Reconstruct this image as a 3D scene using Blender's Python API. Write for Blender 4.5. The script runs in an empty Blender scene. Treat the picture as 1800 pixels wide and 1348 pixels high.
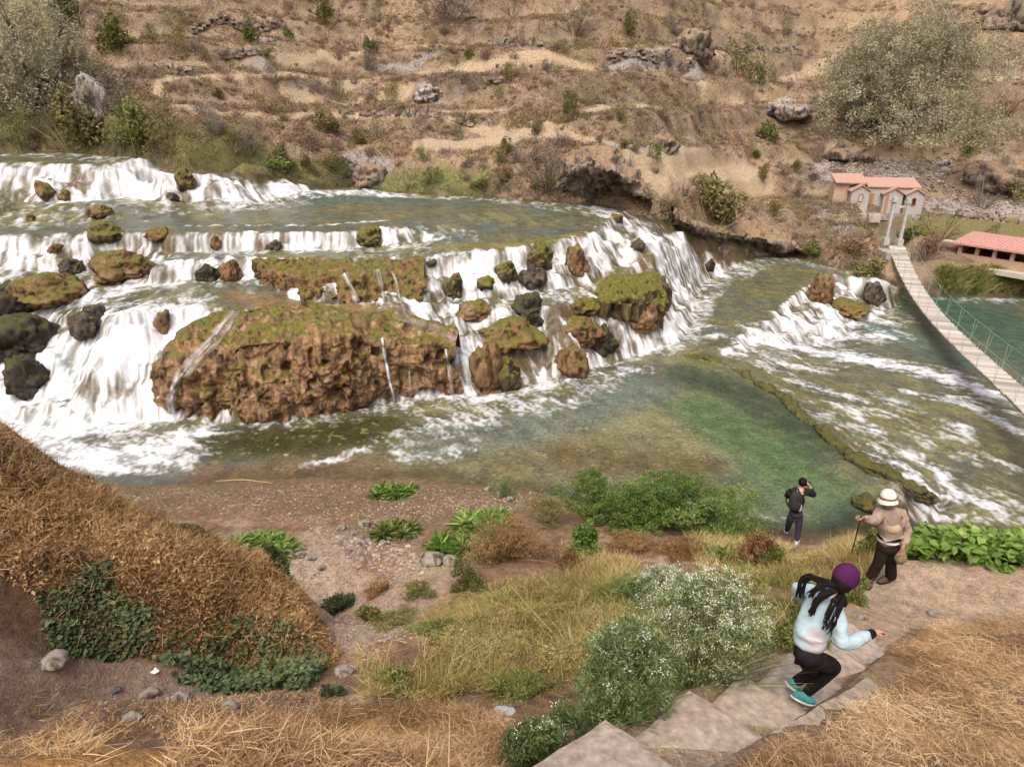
import bpy, bmesh, math, random, sys, time
import numpy as np
from mathutils import Vector, Matrix
from mathutils.geometry import delaunay_2d_cdt
T0 = time.time()
sc = bpy.context.scene
R = math.radians

# ------------------------------------------------------------------ camera, world, sun, exposure
HC = 9.8                                   # the eye stands 9.8 m above the lower pool
cam_d = bpy.data.cameras.new('camera'); cam = bpy.data.objects.new('camera', cam_d)
sc.collection.objects.link(cam); sc.camera = cam
cam_d.sensor_width = 36; cam_d.lens = 24; cam_d.clip_end = 800; cam_d.clip_start = 0.05
PITCH = 23.0
cam.location = (0, 0, HC); cam.rotation_euler = (R(90 - PITCH), 0, 0)
w = bpy.data.worlds.new('World'); sc.world = w; w.use_nodes = True
nt = w.node_tree; bg = nt.nodes['Background']
sky = nt.nodes.new('ShaderNodeTexSky'); sky.sky_type = 'NISHITA'; sky.sun_disc = False
SUN_EL, SUN_AZ = R(58), R(200)
sky.sun_elevation = SUN_EL; sky.sun_rotation = SUN_AZ
sky.air_density = 0.7; sky.dust_density = 7.0; sky.ozone_density = 1.0
nt.links.new(sky.outputs[0], bg.inputs[0]); bg.inputs[1].default_value = 0.15
sd = bpy.data.lights.new('sun', 'SUN'); sun = bpy.data.objects.new('sun', sd); sc.collection.objects.link(sun)
sd.energy = 0.62; sd.angle = R(35); sd.color = (1.0, 0.965, 0.90)
sv = Vector((math.sin(SUN_AZ) * math.cos(SUN_EL), math.cos(SUN_AZ) * math.cos(SUN_EL), math.sin(SUN_EL)))
sun.rotation_euler = sv.to_track_quat('Z', 'Y').to_euler()
sc.view_settings.view_transform = 'Standard'; sc.view_settings.look = 'None'
sc.view_settings.exposure = 0.76; sc.view_settings.gamma = 1
sc.cycles.use_denoising = True
sc.cycles.max_bounces = 6; sc.cycles.transparent_max_bounces = 12
sc.cycles.caustics_reflective = False; sc.cycles.caustics_refractive = False

# ------------------------------------------------------------------ numbers
SP, CP = math.sin(R(PITCH)), math.cos(R(PITCH)); F = 1200.0
def P(px, py, z):
    """world point on the ray of a photo pixel (1800x1348) at height z"""
    xc = (px - 900) / F; yc = (674 - py) / F
    fy = CP + yc * SP; fz = -SP + yc * CP
    d = (z - HC) / fz
    return (d * xc, d * fy, z)
def PY(px, py, Y):
    """world point on the ray of a photo pixel at forward distance Y"""
    xc = (px - 900) / F; yc = (674 - py) / F
    fy = CP + yc * SP; fz = -SP + yc * CP
    d = Y / fy
    return (d * xc, Y, HC + d * fz)
def PD(px, py, d):
    xc = (px - 900) / F; yc = (674 - py) / F
    return Vector((d * xc, d * (CP + yc * SP), HC + d * (-SP + yc * CP)))
def smooth(a, b, x):
    t = np.clip((x - a) / (b - a), 0, 1); return t * t * (3 - 2 * t)
def _h(ix, iy, iz, s):
    h = (ix.astype(np.uint32) * np.uint32(374761393) + iy.astype(np.uint32) * np.uint32(668265263) + iz.astype(np.uint32) * np.uint32(2147483647 - 56) + np.uint32(s * 1274126177 & 0xffffffff))
    h = (h ^ (h >> np.uint32(13))) * np.uint32(1274126177)
    h = h ^ (h >> np.uint32(16)); h = h * np.uint32(2246822519); h = h ^ (h >> np.uint32(15))
    return (h & np.uint32(0xffffff)).astype(np.float32) / 16777215.0
def vn3(x, y, z, s=0):
    ix = np.floor(x).astype(np.int64); iy = np.floor(y).astype(np.int64); iz = np.floor(z).astype(np.int64)
    fx = (x - ix); fy = (y - iy); fz = (z - iz)
    fx = fx * fx * (3 - 2 * fx); fy = fy * fy * (3 - 2 * fy); fz = fz * fz * (3 - 2 * fz)
    ix = ix & 0xffffff; iy = iy & 0xffffff; iz = iz & 0xffffff
    r = 0
    for a in (0, 1):
        wx = fx if a else 1 - fx
        for b in (0, 1):
            wy = fy if b else 1 - fy
            for c in (0, 1):
                wz = fz if c else 1 - fz
                r = r + wx * wy * wz * _h(ix + a, iy + b, iz + c, s)
    return r
def vn2(x, y, s=0):
    ix = np.floor(x).astype(np.int64); iy = np.floor(y).astype(np.int64)
    fx = (x - ix); fy = (y - iy)
    fx = fx * fx * (3 - 2 * fx); fy = fy * fy * (3 - 2 * fy)
    ix = ix & 0xffffff; iy = iy & 0xffffff; z = np.zeros_like(ix) + 7
    return ((1 - fx) * (1 - fy) * _h(ix, iy, z, s) + fx * (1 - fy) * _h(ix + 1, iy, z, s)
            + (1 - fx) * fy * _h(ix, iy + 1, z, s) + fx * fy * _h(ix + 1, iy + 1, z, s))
def fbm2(x, y, f, o=4, s=0, g=0.5):
    r = 0; a = 1; t = 0
    for k in range(o):
        c, q = math.cos(k * 1.1), math.sin(k * 1.1)
        r = r + a * vn2((x * c - y * q) * f + 17.3 * k + 500, (x * q + y * c) * f + 500, s + k); t += a; a *= g; f *= 2.03
    return r / t * 2 - 1
def fbm3(x, y, z, f, o=4, s=0, g=0.5):
    r = 0; a = 1; t = 0
    for k in range(o):
        r = r + a * vn3(x * f + 500 + 9 * k, y * f + 500, z * f + 500, s + k); t += a; a *= g; f *= 2.03
    return r / t * 2 - 1

# ------------------------------------------------------------------ object helpers
def tag(o, label=None, cat=None, group=None, kind=None):
    if label: o['label'] = label
    if cat: o['category'] = cat
    if group: o['group'] = group
    if kind: o['kind'] = kind
    return o
def link(o, parent=None):
    sc.collection.objects.link(o)
    if parent is not None: o.parent = parent
    return o
def empty(name, loc=(0, 0, 0), rz=0):
    o = bpy.data.objects.new(name, None); o.empty_display_size = 0.2
    o.location = loc; o.rotation_euler = (0, 0, rz); return link(o)
def np_mesh(name, V, faces, mat=None, attrs=None, smooth_=True, parent=None, cols=None, mats=None, mi=None):
    """V (n,3); faces: (m,k) int array or list of such arrays"""
    me = bpy.data.meshes.new(name)
    V = np.asarray(V, np.float32)
    fl = faces if isinstance(faces, list) else [faces]
    fl = [np.asarray(f, np.int32) for f in fl if len(f)]
    me.vertices.add(len(V)); me.vertices.foreach_set('co', V.ravel())
    nl = sum(f.size for f in fl); nf = sum(len(f) for f in fl)
    me.loops.add(nl); me.polygons.add(nf)
    me.loops.foreach_set('vertex_index', np.concatenate([f.ravel() for f in fl]))
    tot = np.concatenate([np.full(len(f), f.shape[1], np.int32) for f in fl])
    st = np.concatenate([[0], np.cumsum(tot)[:-1]]).astype(np.int32)
    me.polygons.foreach_set('loop_start', st); me.polygons.foreach_set('loop_total', tot)
    me.polygons.foreach_set('use_smooth', np.full(nf, smooth_, bool))
    if mi is not None: me.polygons.foreach_set('material_index', np.asarray(mi, np.int32))
    for k, a in (attrs or {}).items():
        at = me.attributes.new(k, 'FLOAT', 'POINT'); at.data.foreach_set('value', np.asarray(a, np.float32).ravel())
    for k, a in (cols or {}).items():
        at = me.attributes.new(k, 'FLOAT_COLOR', 'POINT')
        a = np.asarray(a, np.float32)
        if a.shape[1] == 3: a = np.hstack([a, np.ones((len(a), 1), np.float32)])
        at.data.foreach_set('color', a.ravel())
    me.update(calc_edges=True)
    for m in (mats or ([mat] if mat else [])): me.materials.append(m)
    o = bpy.data.objects.new(name, me)
    return link(o, parent)
class MB:
    """collects numpy geometry into ONE mesh"""
    def __init__(s): s.v = []; s.f = []; s.n = 0; s.t = []
    def add(s, V, Fc, t=0.5):
        V = np.asarray(V, np.float32).reshape(-1, 3)
        for f in (Fc if isinstance(Fc, list) else [Fc]): s.f.append(np.asarray(f, np.int32) + s.n)
        s.v.append(V); s.n += len(V); s.t.append(np.broadcast_to(np.asarray(t, np.float32), (len(V),)).copy())
    def box(s, c, size, rz=0, t=0.5, M=None):
        x, y, z = [q / 2 for q in size]
        V = np.array([[a * x, b * y, d * z] for a in (-1, 1) for b in (-1, 1) for d in (-1, 1)], np.float32)
        if M is not None: V = V @ np.array(M.to_3x3()).T
        elif rz: ca, sa = math.cos(rz), math.sin(rz); V = V @ np.array([[ca, sa, 0], [-sa, ca, 0], [0, 0, 1]])
        s.add(V + np.array(c), np.array([[0, 1, 3, 2], [4, 6, 7, 5], [0, 4, 5, 1], [2, 3, 7, 6], [0, 2, 6, 4], [1, 5, 7, 3]]), t)
    def hexa(s, pts, t=0.5):   # 8 points: bottom ring 4, top ring 4
        s.add(pts, np.array([[3, 2, 1, 0], [4, 5, 6, 7], [0, 1, 5, 4], [1, 2, 6, 5], [2, 3, 7, 6], [3, 0, 4, 7]]), t)
    def tube(s, pts, rad, n=6, t=0.5, cap=True, flat=None):
        pts = np.asarray(pts, float); m = len(pts)
        rad = np.broadcast_to(np.asarray(rad, float), (m,))
        tg = np.gradient(pts, axis=0); tg /= np.linalg.norm(tg, axis=1)[:, None] + 1e-9
        up = np.array([0, 0, 1.0]) if abs(tg[0][2]) < 0.9 else np.array([1.0, 0, 0])
        V = []
        for i in range(m):
            a = np.cross(tg[i], up); a /= np.linalg.norm(a) + 1e-9; b = np.cross(a, tg[i]); up = b
            for k in range(n):
                an = 2 * math.pi * k / n
                V.append(pts[i] + rad[i] * (math.cos(an) * a + math.sin(an) * b * (flat or 1)))
        Fq = [[i * n + k, i * n + (k + 1) % n, (i + 1) * n + (k + 1) % n, (i + 1) * n + k] for i in range(m - 1) for k in range(n)]
        fs = [np.array(Fq)]
        if cap: fs += [np.array([[(n - 1 - k) for k in range(n)]]), np.array([[(m - 1) * n + k for k in range(n)]])]
        s.add(V, fs, t)
    def build(s, name, mat, parent=None, smooth_=False):
        V = np.concatenate(s.v) if s.v else np.zeros((0, 3))
        by = {}
        for f in s.f: by.setdefault(f.shape[1], []).append(f)
        return np_mesh(name, V, [np.concatenate(q) for q in by.values()], mat, {'t': np.concatenate(s.t)}, smooth_, parent)

# ------------------------------------------------------------------ materials
def mat(name, rough=0.9, spec=0.2):
    m = bpy.data.materials.new(name); m.use_nodes = True
    b = m.node_tree.nodes['Principled BSDF']; b.inputs['Roughness'].default_value = rough
    b.inputs['Specular IOR Level'].default_value = spec
    return m, m.node_tree, b
def nd(t, typ, **k):
    n = t.nodes.new(typ)
    for a, v in k.items():
        if a.startswith('i_'):
            key = a[2:]; n.inputs[int(key) if key.isdigit() else key.replace('_', ' ')].default_value = v
        else: setattr(n, a, v)
    return n
def ramp(t, stops, interp='LINEAR'):
    r = t.nodes.new('ShaderNodeValToRGB'); e = r.color_ramp.elements; r.color_ramp.interpolation = interp
    while len(e) < len(stops): e.new(0.5)
    for i, (p, c) in enumerate(stops):
        e[i].position = p; e[i].color = (*c, 1) if len(c) == 3 else c
    return r
def noise_node(t, scale, detail=4, rough=0.6, vec=None):
    n = nd(t, 'ShaderNodeTexNoise', i_Scale=scale, i_Detail=detail, i_Roughness=rough)
    if vec is None:
        tc = nd(t, 'ShaderNodeTexCoord'); vec = tc.outputs['Object']
    t.links.new(vec, n.inputs['Vector']); return n
def bump(t, b, height, strength=0.5, dist=0.05):
    bm = nd(t, 'ShaderNodeBump', i_Strength=strength, i_Distance=dist)
    t.links.new(height, bm.inputs['Height']); t.links.new(bm.outputs[0], b.inputs['Normal']); return bm
def plain(name, col, rough=0.8, spec=0.3, nscale=30, var=0.25, bstr=0.2, bdist=0.01):
    m, t, b = mat(name, rough, spec)
    n = noise_node(t, nscale, 5)
    lo = tuple(c * (1 - var) for c in col); hi = tuple(min(1, c * (1 + var)) for c in col)
    r = ramp(t, [(0.3, lo), (0.7, hi)]); t.links.new(n.outputs[0], r.inputs[0]); t.links.new(r.outputs[0], b.inputs['Base Color'])
    bump(t, b, n.outputs[0], bstr, bdist); return m

# ------------------------------------------------------------------ the lie of the land
LN = []                                     # break lines: lists of world points
def L(*pts): LN.append([P(*p) for p in pts])
def LW(*pts): LN.append([tuple(p) for p in pts])
SHORE = [(-400, 258, 6.9), (-200, 262, 6.9), (0, 267, 6.9), (150, 269, 6.85), (270, 277, 6.75), (330, 284, 6.6), (430, 303, 6.0), (540, 320, 5.3), (620, 327, 4.9),
         (700, 338, 4.65), (760, 343, 4.6), (850, 345, 4.6), (950, 354, 4.6), (1050, 361, 4.5), (1100, 370, 4.3), (1170, 388, 3.6),
         (1230, 420, 2.2), (1270, 440, 1.2), (1330, 449, .6), (1400, 450, .45), (1460, 465, .4), (1540, 484, .3), (1572, 503, -.7),
         (1600, 514, -1.), (1650, 518, -1.), (1720, 518, -1.), (1800, 520, -1.), (2100, 525, -1.), (2500, 530, -1)]
L(*SHORE)
# hillside behind the far shore: radial offsets from the shore
HL = [(.5, .5), (1.6, 1.7), (4, 2.6), (9, 4.6), (16, 8), (26, 13), (45, 24), (90, 52), (150, 80)]
HB = [(.4, .5), (2.0, 1.6), (4, 2.3), (9, 3.3), (16, 5.5), (26, 10.), (45, 22), (90, 50), (150, 80)]
HR = [(.5, .8), (1.6, 1.5), (4, 2.1), (9, 2.6), (13, 3.0), (22, 6.5), (46, 22), (90, 48), (150, 78)]
hl = [[] for _ in HL]
for px, py, z in SHORE:
    X, Y, z = P(px, py, z); r = math.hypot(X, Y)
    if px < 1000: T, T2, w_ = HL, HL, 0
    elif px < 1400: T, T2, w_ = HL, HB, (px - 1000) / 400
    else: T, T2, w_ = HB, HR, min(1, (px - 1400) / 180)
    for k in range(len(HL)):
        dr = T[k][0] * (1 - w_) + T2[k][0] * w_; dz = T[k][1] * (1 - w_) + T2[k][1] * w_
        hl[k].append(((X / r) * (r + dr), (Y / r) * (r + dr), z + dz))
for q in hl: LN.append(q)
# upper falls (left)
L((-400, 292, 6.6), (-200, 290, 6.6), (0, 288, 6.6), (100, 288, 6.6), (200, 289, 6.55), (280, 291, 6.5), (340, 297, 6.25), (430, 309, 5.85))
L((-400, 352, 5.), (-200, 352, 5.), (0, 352, 5.0), (70, 358, 5.0), (150, 352, 5.05), (230, 346, 5.05), (300, 341, 5.05), (370, 336, 5.08), (450, 329, 5.1), (520, 325, 5.12))
L((-400, 369, 4.9), (-200, 369, 4.9), (0, 368, 4.9), (100, 366, 4.9), (200, 362, 4.92), (300, 354, 4.95), (400, 347, 4.98), (480, 340, 4.98), (560, 334, 4.88))
L((-400, 402, 4.45), (-200, 402, 4.45), (0, 399, 4.45), (100, 396, 4.45), (200, 391, 4.5), (300, 380, 4.55), (400, 370, 4.6), (500, 357, 4.62), (600, 347, 4.62), (680, 343, 4.62))
L((-400, 421, 4.4), (-200, 421, 4.4), (0, 418, 4.4), (90, 413, 4.4), (160, 412, 4.4), (210, 409, 4.4), (260, 408, 4.4), (300, 411, 4.39), (400, 410, 4.39), (500, 408, 4.39), (620, 408, 4.4),
  (650, 402, 4.42), (700, 395, 4.44), (740, 388, 4.46), (800, 378, 4.5), (870, 370, 4.52), (950, 363, 4.52), (1020, 362, 4.5))
L((-400, 475, 3.35), (-200, 475, 3.35), (0, 470, 3.4), (100, 468, 3.4), (170, 455, 3.5), (230, 446, 3.6), (300, 441, 3.72), (400, 439, 3.74), (500, 437, 3.76), (620, 435, 3.8),
  (700, 428, 3.9), (780, 420, 4.0), (850, 408, 4.08), (930, 393, 4.18), (1000, 379, 4.3), (1045, 368, 4.42))
L((272, 470, 3.55), (300, 459, 3.66), (350, 455, 3.68), (400, 453, 3.7), (450, 451, 3.7), (520, 455, 3.68), (600, 458, 3.68), (700, 453, 3.7), (745, 456, 3.68), (800, 449, 3.75),
  (860, 441, 3.86), (920, 433, 3.92), (980, 425, 3.95), (1040, 410, 4.0), (1075, 385, 4.25))
L((250, 500, 2.95), (300, 494, 3.0), (400, 492, 3.02), (470, 490, 3.0), (510, 522, 2.72), (600, 531, 2.7), (700, 531, 2.62), (745, 530, 2.5), (790, 528, 2.35), (830, 525, 2.3), (900, 520, 2.3),
  (960, 510, 2.38), (1040, 495, 2.45), (1100, 470, 2.65), (1150, 455, 2.7), (1165, 425, 3.1))
L((150, 548, 2.75), (200, 556, 2.8), (241, 552, 2.83), (272, 531, 2.9), (350, 529, 2.9), (400, 540, 2.8), (500, 548, 2.7), (600, 552, 2.6), (700, 552, 2.45), (760, 562, 2.0), (830, 553, 2.05), (900, 548, 2.1),
  (980, 537, 2.15), (1050, 524, 2.2), (1110, 505, 2.3), (1150, 490, 2.2))
L((-400, 560, 2.4), (-200, 560, 2.4), (0, 545, 2.5), (100, 560, 2.4), (150, 575, 2.3))
L((-400, 740, .1), (-200, 740, .1), (0, 738, .05), (120, 748, .02), (200, 748, 0), (250, 736, 0), (310, 735, 0), (400, 745, 0), (500, 738, 0), (640, 712, 0), (700, 702, 0), (760, 701, 0), (830, 695, 0), (900, 682, 0),
  (960, 666, 0), (1040, 655, 0), (1080, 632, 0), (1140, 617, .02), (1195, 602, .05), (1222, 560, .1), (1222, 520, .2), (1240, 492, .3), (1290, 470, .4))
L((1165, 520, 1.2), (1180, 480, 1.75), (1190, 440, 2.4), (1200, 415, 2.85))
# right side: shallows, small falls, rapids
L((1240, 640, .1), (1300, 600, .15), (1340, 562, .2), (1375, 535, .25), (1420, 500, .3), (1450, 482, .35), (1500, 479, .35), (1545, 490, .3), (1562, 500, .1))
L((1300, 620, .0), (1345, 600, -.25), (1400, 605, -.7), (1440, 610, -.85), (1480, 590, -.95), (1530, 565, -1.), (1568, 540, -1.), (1590, 520, -1))
L((1600, 640, -1.), (1700, 665, -1.02), (1800, 695, -1.05), (2100, 760, -1.1), (2500, 850, -1.2))
L((1240, 622, .08), (1300, 655, .0), (1350, 685, -.05), (1400, 700, -.15), (1450, 735, -.25), (1500, 770, -.4), (1560, 815, -.6), (1610, 850, -.8), (1660, 878, -.95))
L((1450, 655, -.5), (1550, 720, -.65), (1650, 780, -.85), (1760, 850, -1.0), (1900, 900, -1.1), (2200, 920, -1.2))
# pool side of the mossy rim
L((1195, 626, 0), (1240, 634, 0), (1290, 655, 0), (1340, 685, 0), (1390, 712, 0), (1430, 750, 0), (1480, 792, 0), (1530, 830, 0), (1580, 862, 0), (1600, 880, -.02))
L((1600, 905, -.4), (1560, 900, -.05), (1520, 915, 0))
# near shore
NEAR = [(-700, 900, 0), (-300, 862, 0), (0, 850, 0), (150, 855, 0), (300, 850, 0), (400, 846, 0), (480, 842, 0), (560, 838, 0), (620, 842, 0), (720, 838, 0), (800, 848, 0), (900, 858, 0), (960, 866, 0), (1150, 905, 0), (1300, 930, 0), (1420, 945, 0),
        (1500, 945, -.1), (1560, 950, -.7), (1640, 945, -1), (1800, 945, -1.), (2100, 950, -1.), (2600, 950, -1.1)]
L(*NEAR)
L((300, 905, .35), (480, 890, .3), (620, 885, .3), (760, 885, .3), (900, 900, .35), (1000, 930, .5), (1150, 950, .8), (1250, 955, .9), (1395, 962, .5), (1450, 958, .5))
L((500, 990, .85), (600, 985, .8), (700, 990, .75), (850, 970, .75), (1000, 1000, 1.3), (1150, 1010, 1.7), (1290, 1000, 1.9), (1380, 1000, 1.8), (1460, 990, 1.9), (1510, 985, 2.4))
L((600, 1100, 1.55), (700, 1090, 1.5), (850, 1080, 1.8), (1000, 1090, 2.4), (1150, 1090, 2.7), (1280, 1080, 2.8), (1400, 1050, 2.8), (1480, 1040, 2.85), (1530, 1010, 2.88))
# path
L((1560, 985, 2.9), (1640, 988, 2.9), (1720, 995, 2.9), (1800, 1000, 2.9), (2100, 1030, 2.9), (2700, 1060, 2.9))
L((1480, 1085, 3.45), (1500, 1060, 3.05), (1520, 1045, 2.92), (1600, 1060, 2.9), (1680, 1082, 2.9), (1800, 1084, 2.95), (2100, 1100, 3.0), (2700, 1150, 3.1))
# bank behind the path down to the river
L((1600, 968, 2.3), (1680, 970, 2.1), (1800, 978, 2.0), (2100, 990, 2.0), (2600, 1010, 2.))
# stairs: left foot, stairs line, right kerb
L((1400, 1140, 4.05), (1300, 1185, 4.3), (1212, 1215, 4.7), (1100, 1280, 5.15), (1000, 1348, 5.5), (900, 1440, 6.1))
L((1385, 1120, 3.35), (1290, 1165, 3.45), (1190, 1200, 3.65), (1060, 1250, 3.8), (940, 1330, 4.2), (800, 1440, 4.9))
L((1600, 1105, 3.2), (1560, 1160, 3.95), (1526, 1190, 4.3), (1430, 1240, 4.65), (1351, 1288, 5.0), (1260, 1345, 5.35), (1150, 1440, 5.9))
L((2100, 1348, 4.6), (1800, 1300, 4.5), (1700, 1250, 4.45), (1600, 1250, 4.6), (1500, 1300, 4.95), (1400, 1348, 5.4), (1300, 1440, 5.9))
L((1900, 1180, 3.8), (1750, 1160, 3.7), (1650, 1170, 4.0))
LW((-3.2, .6, 8.0), (-1, .5, 8.1), (1, .6, 8.1), (3, .9, 7.8), (6, 1.5, 7.2), (9, 3, 6.0), (-7, 2, 7.5), (-12, 5, 7.))
# bottom left bank of earth and straw
L((600, 1185, 2.3), (700, 1180, 2.3), (850, 1170, 2.6))
L((100, 1250, 3.4), (250, 1250, 3.2), (400, 1235, 2.95), (520, 1215, 2.7), (620, 1240, 3.1), (760, 1250, 3.4), (850, 1255, 3.6))
L((-300, 1440, 5.6), (0, 1400, 5.2), (300, 1348, 4.5), (450, 1300, 4.0), (600, 1330, 4.35), (750, 1340, 4.6), (850, 1348, 4.7))
# left mound: foot, belly, crest, lee
L((-500, 1250, 4.2), (0, 1165, 3.6), (100, 1165, 3.2), (200, 1172, 2.85), (350, 1185, 2.5), (480, 1185, 2.3), (560, 1175, 2.2), (590, 1160, 2.0))
L((-500, 1050, 5.), (0, 1010, 4.35), (150, 1010, 4.0), (300, 1050, 3.5), (450, 1090, 3.0), (540, 1110, 2.6))
L((-500, 840, 5.6), (0, 820, 4.95), (100, 870, 4.55), (200, 930, 4.1), (330, 990, 3.6), (450, 1030, 3.15), (535, 1080, 2.55))
L((-500, 690, 5.9), (-150, 715, 5.2), (0, 742, 4.85), (60, 790, 4.5), (150, 842, 4.1), (220, 890, 3.8), (300, 930, 3.5), (400, 965, 3.2), (480, 998, 2.9), (530, 1040, 2.4), (570, 1100, 2.1), (597, 1150, 1.95))
c = [P(*q) for q in ((-500, 690, 5.9), (-150, 715, 5.2), (0, 742, 4.85), (150, 842, 4.1), (300, 930, 3.5), (400, 965, 3.2), (480, 998, 2.9))]
LW(*[(x * 1.06 + .25, y + 1.6, max(.25, z - 2.6)) for x, y, z in c])

NA, NR = 1150, 1200
A0, A1 = R(-50), R(50)
aa = np.linspace(A0, A1, NA)
seg = [(0.8, 12, 240), (12, 20, 150), (20, 42, 560), (42, 60, 190), (60, 100, 210), (100, 190, 60)]
rr = np.concatenate([np.linspace(a, b, n, endpoint=False) for a, b, n in seg]); NR = len(rr)
GA, GR = np.meshgrid(aa, rr)                 # shape (NR, NA)
GX = (GR * np.sin(GA)).astype(np.float64); GY = (GR * np.cos(GA))
def pol(p): return (math.atan2(p[0], p[1]), math.log(math.hypot(p[0], p[1])))
verts, zs, edges = [], [], []
for l in LN:
    for i, p in enumerate(l):
        verts.append(Vector(pol(p))); zs.append(p[2])
        if i: edges.append((len(verts) - 2, len(verts) - 1))
for a in (-1.2, 1.2):
    for r_, z in ((.5, 8.), (5, 6.5), (10, 3), (20, 0), (40, 3), (100, 30), (260, 90)): verts.append(Vector((a, math.log(r_)))); zs.append(z)
for a in (-.6, 0, .6): verts.append(Vector((a, math.log(260)))); zs.append(95); verts.append(Vector((a, math.log(.4)))); zs.append(8.1)
ov, oe, of, ovm, _, _ = delaunay_2d_cdt(verts, edges, [], 0, 1e-6)
src = np.array([[v.x, v.y] for v in verts]); zs = np.array(zs)
oz = []
for i, v in enumerate(ov):
    if ovm[i]: oz.append(zs[ovm[i][0]])
    else:
        d = np.hypot(src[:, 0] - v.x, src[:, 1] - v.y); k = np.argsort(d)[:3]; wg = 1 / (d[k] + 1e-4); oz.append(float((zs[k] * wg).sum() / wg.sum()))
S = np.full(GX.shape, np.nan); LR = np.log(rr)
for f in of:
    p = [(ov[i].x, ov[i].y, oz[i]) for i in f]
    a_lo = min(q[0] for q in p); a_hi = max(q[0] for q in p); l_lo = min(q[1] for q in p); l_hi = max(q[1] for q in p)
    i0 = max(0, int((a_lo - A0) / (A1 - A0) * (NA - 1))); i1 = min(NA - 1, int((a_hi - A0) / (A1 - A0) * (NA - 1)) + 1)
    j0 = max(0, np.searchsorted(LR, l_lo) - 1); j1 = min(NR - 1, np.searchsorted(LR, l_hi) + 1)
    if i1 < i0 or j1 < j0: continue
    A_, L_ = np.meshgrid(aa[i0:i1 + 1], LR[j0:j1 + 1])
    (x1, y1, z1), (x2, y2, z2), (x3, y3, z3) = p
    D = (y2 - y3) * (x1 - x3) + (x3 - x2) * (y1 - y3)
    if abs(D) < 1e-14: continue
    u = ((y2 - y3) * (A_ - x3) + (x3 - x2) * (L_ - y3)) / D; v = ((y3 - y1) * (A_ - x3) + (x1 - x3) * (L_ - y3)) / D; q = 1 - u - v
    m = (u >= -1e-6) & (v >= -1e-6) & (q >= -1e-6)
    sub = S[j0:j1 + 1, i0:i1 + 1]; sub[m] = (u * z1 + v * z2 + q * z3)[m]
S = np.where(np.isnan(S), 3.0, S)
def blur(a, n=1):
    for _ in range(n):
        a = np.pad(a, 1, 'edge'); a = (a[:-2] + 2 * a[1:-1] + a[2:]) / 4; a = (a[:, :-2] + 2 * a[:, 1:-1] + a[:, 2:]) / 4
    return a
S = blur(S, 2)
def fidx(X, Y):
    X = np.asarray(X, float); Y = np.asarray(Y, float)
    a = (np.arctan2(X, Y) - A0) / (A1 - A0) * (NA - 1); r = np.hypot(X, Y)
    j = np.interp(r, rr, np.arange(NR)); return np.clip(a, 0, NA - 1.001), np.clip(j, 0, NR - 1.001)
def samp(Fd, X, Y):
    a, j = fidx(X, Y); ai = a.astype(int); ji = j.astype(int); fa = a - ai; fj = j - ji
    return (Fd[ji, ai] * (1 - fa) * (1 - fj) + Fd[ji, ai + 1] * fa * (1 - fj) + Fd[ji + 1, ai] * (1 - fa) * fj + Fd[ji + 1, ai + 1] * fa * fj)
def hit(px, py, Fd=None):
    """first point of the surface on the ray of a photo pixel"""
    Fd = S if Fd is None else Fd
    xc = (px - 900) / F; yc = (674 - py) / F
    v = np.array([xc, CP + yc * SP, -SP + yc * CP]); d = np.exp(np.linspace(math.log(1.5), math.log(150), 2600))
    pts = d[:, None] * v; z = HC + pts[:, 2]; h = samp(Fd, pts[:, 0], pts[:, 1]); k = np.argmax(z < h)
    if not (z < h).any(): k = len(d) - 1
    return (float(pts[k, 0]), float(pts[k, 1]), float(h[k]))
def hz(x, y, Fd=None): return float(samp(G if Fd is None else Fd, np.array([x]), np.array([y]))[0])
def in_poly(poly, X, Y):
    m = np.zeros(X.shape, bool); n = len(poly)
    for i in range(n):
        x1, y1 = poly[i][:2]; x2, y2 = poly[(i + 1) % n][:2]
        if y1 == y2: continue
        c = ((y1 > Y) != (y2 > Y)) & (X < (x2 - x1) * (Y - y1) / (y2 - y1) + x1); m ^= c
    return m
def seg_dist(pts, X=None, Y=None, rmax=3.0):
    X = GX if X is None else X; Y = GY if Y is None else Y
    D = np.full(X.shape, 1e3)
    for i in range(len(pts) - 1):
        x1, y1 = pts[i][:2]; x2, y2 = pts[i + 1][:2]
        if X is GX:
            r1, r2 = math.hypot(x1, y1), math.hypot(x2, y2); t = max(0, min(1, -(x1 * (x2 - x1) + y1 * (y2 - y1)) / ((x2 - x1) ** 2 + (y2 - y1) ** 2 + 1e-9)))
            rm = math.hypot(x1 + t * (x2 - x1), y1 + t * (y2 - y1)); lo = np.searchsorted(rr, rm - rmax); hi = np.searchsorted(rr, max(r1, r2) + rmax)
            da = rmax / max(rm, 1); al = [math.atan2(x1, y1), math.atan2(x2, y2)]
            c0 = int((min(al) - da - A0) / (A1 - A0) * NA); c1 = int((max(al) + da - A0) / (A1 - A0) * NA) + 1
            sl = (slice(max(0, lo), min(NR, hi + 1)), slice(max(0, min(NA, c0)), max(0, min(NA, c1))))
        else: sl = Ellipsis
        xs, ys = X[sl], Y[sl]
        L2 = (x2 - x1) ** 2 + (y2 - y1) ** 2 + 1e-9
        t = np.clip(((xs - x1) * (x2 - x1) + (ys - y1) * (y2 - y1)) / L2, 0, 1)
        D[sl] = np.minimum(D[sl], np.hypot(xs - x1 - t * (x2 - x1), ys - y1 - t * (y2 - y1)))
    return D
def stroke(pxs, rad, Fd=None):
    """soft mask along a line traced on the ground, rad in metres"""
    pts = [hit(x, y) for x, y in pxs]
    if len(pts) == 1: pts = pts * 2
    D = seg_dist(pts, rmax=rad * 1.3 + .2); return np.clip(1.25 - D / rad, 0, 1)
river_poly = [P(*q) for q in SHORE] + [P(*q) for q in reversed(NEAR)]
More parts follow.
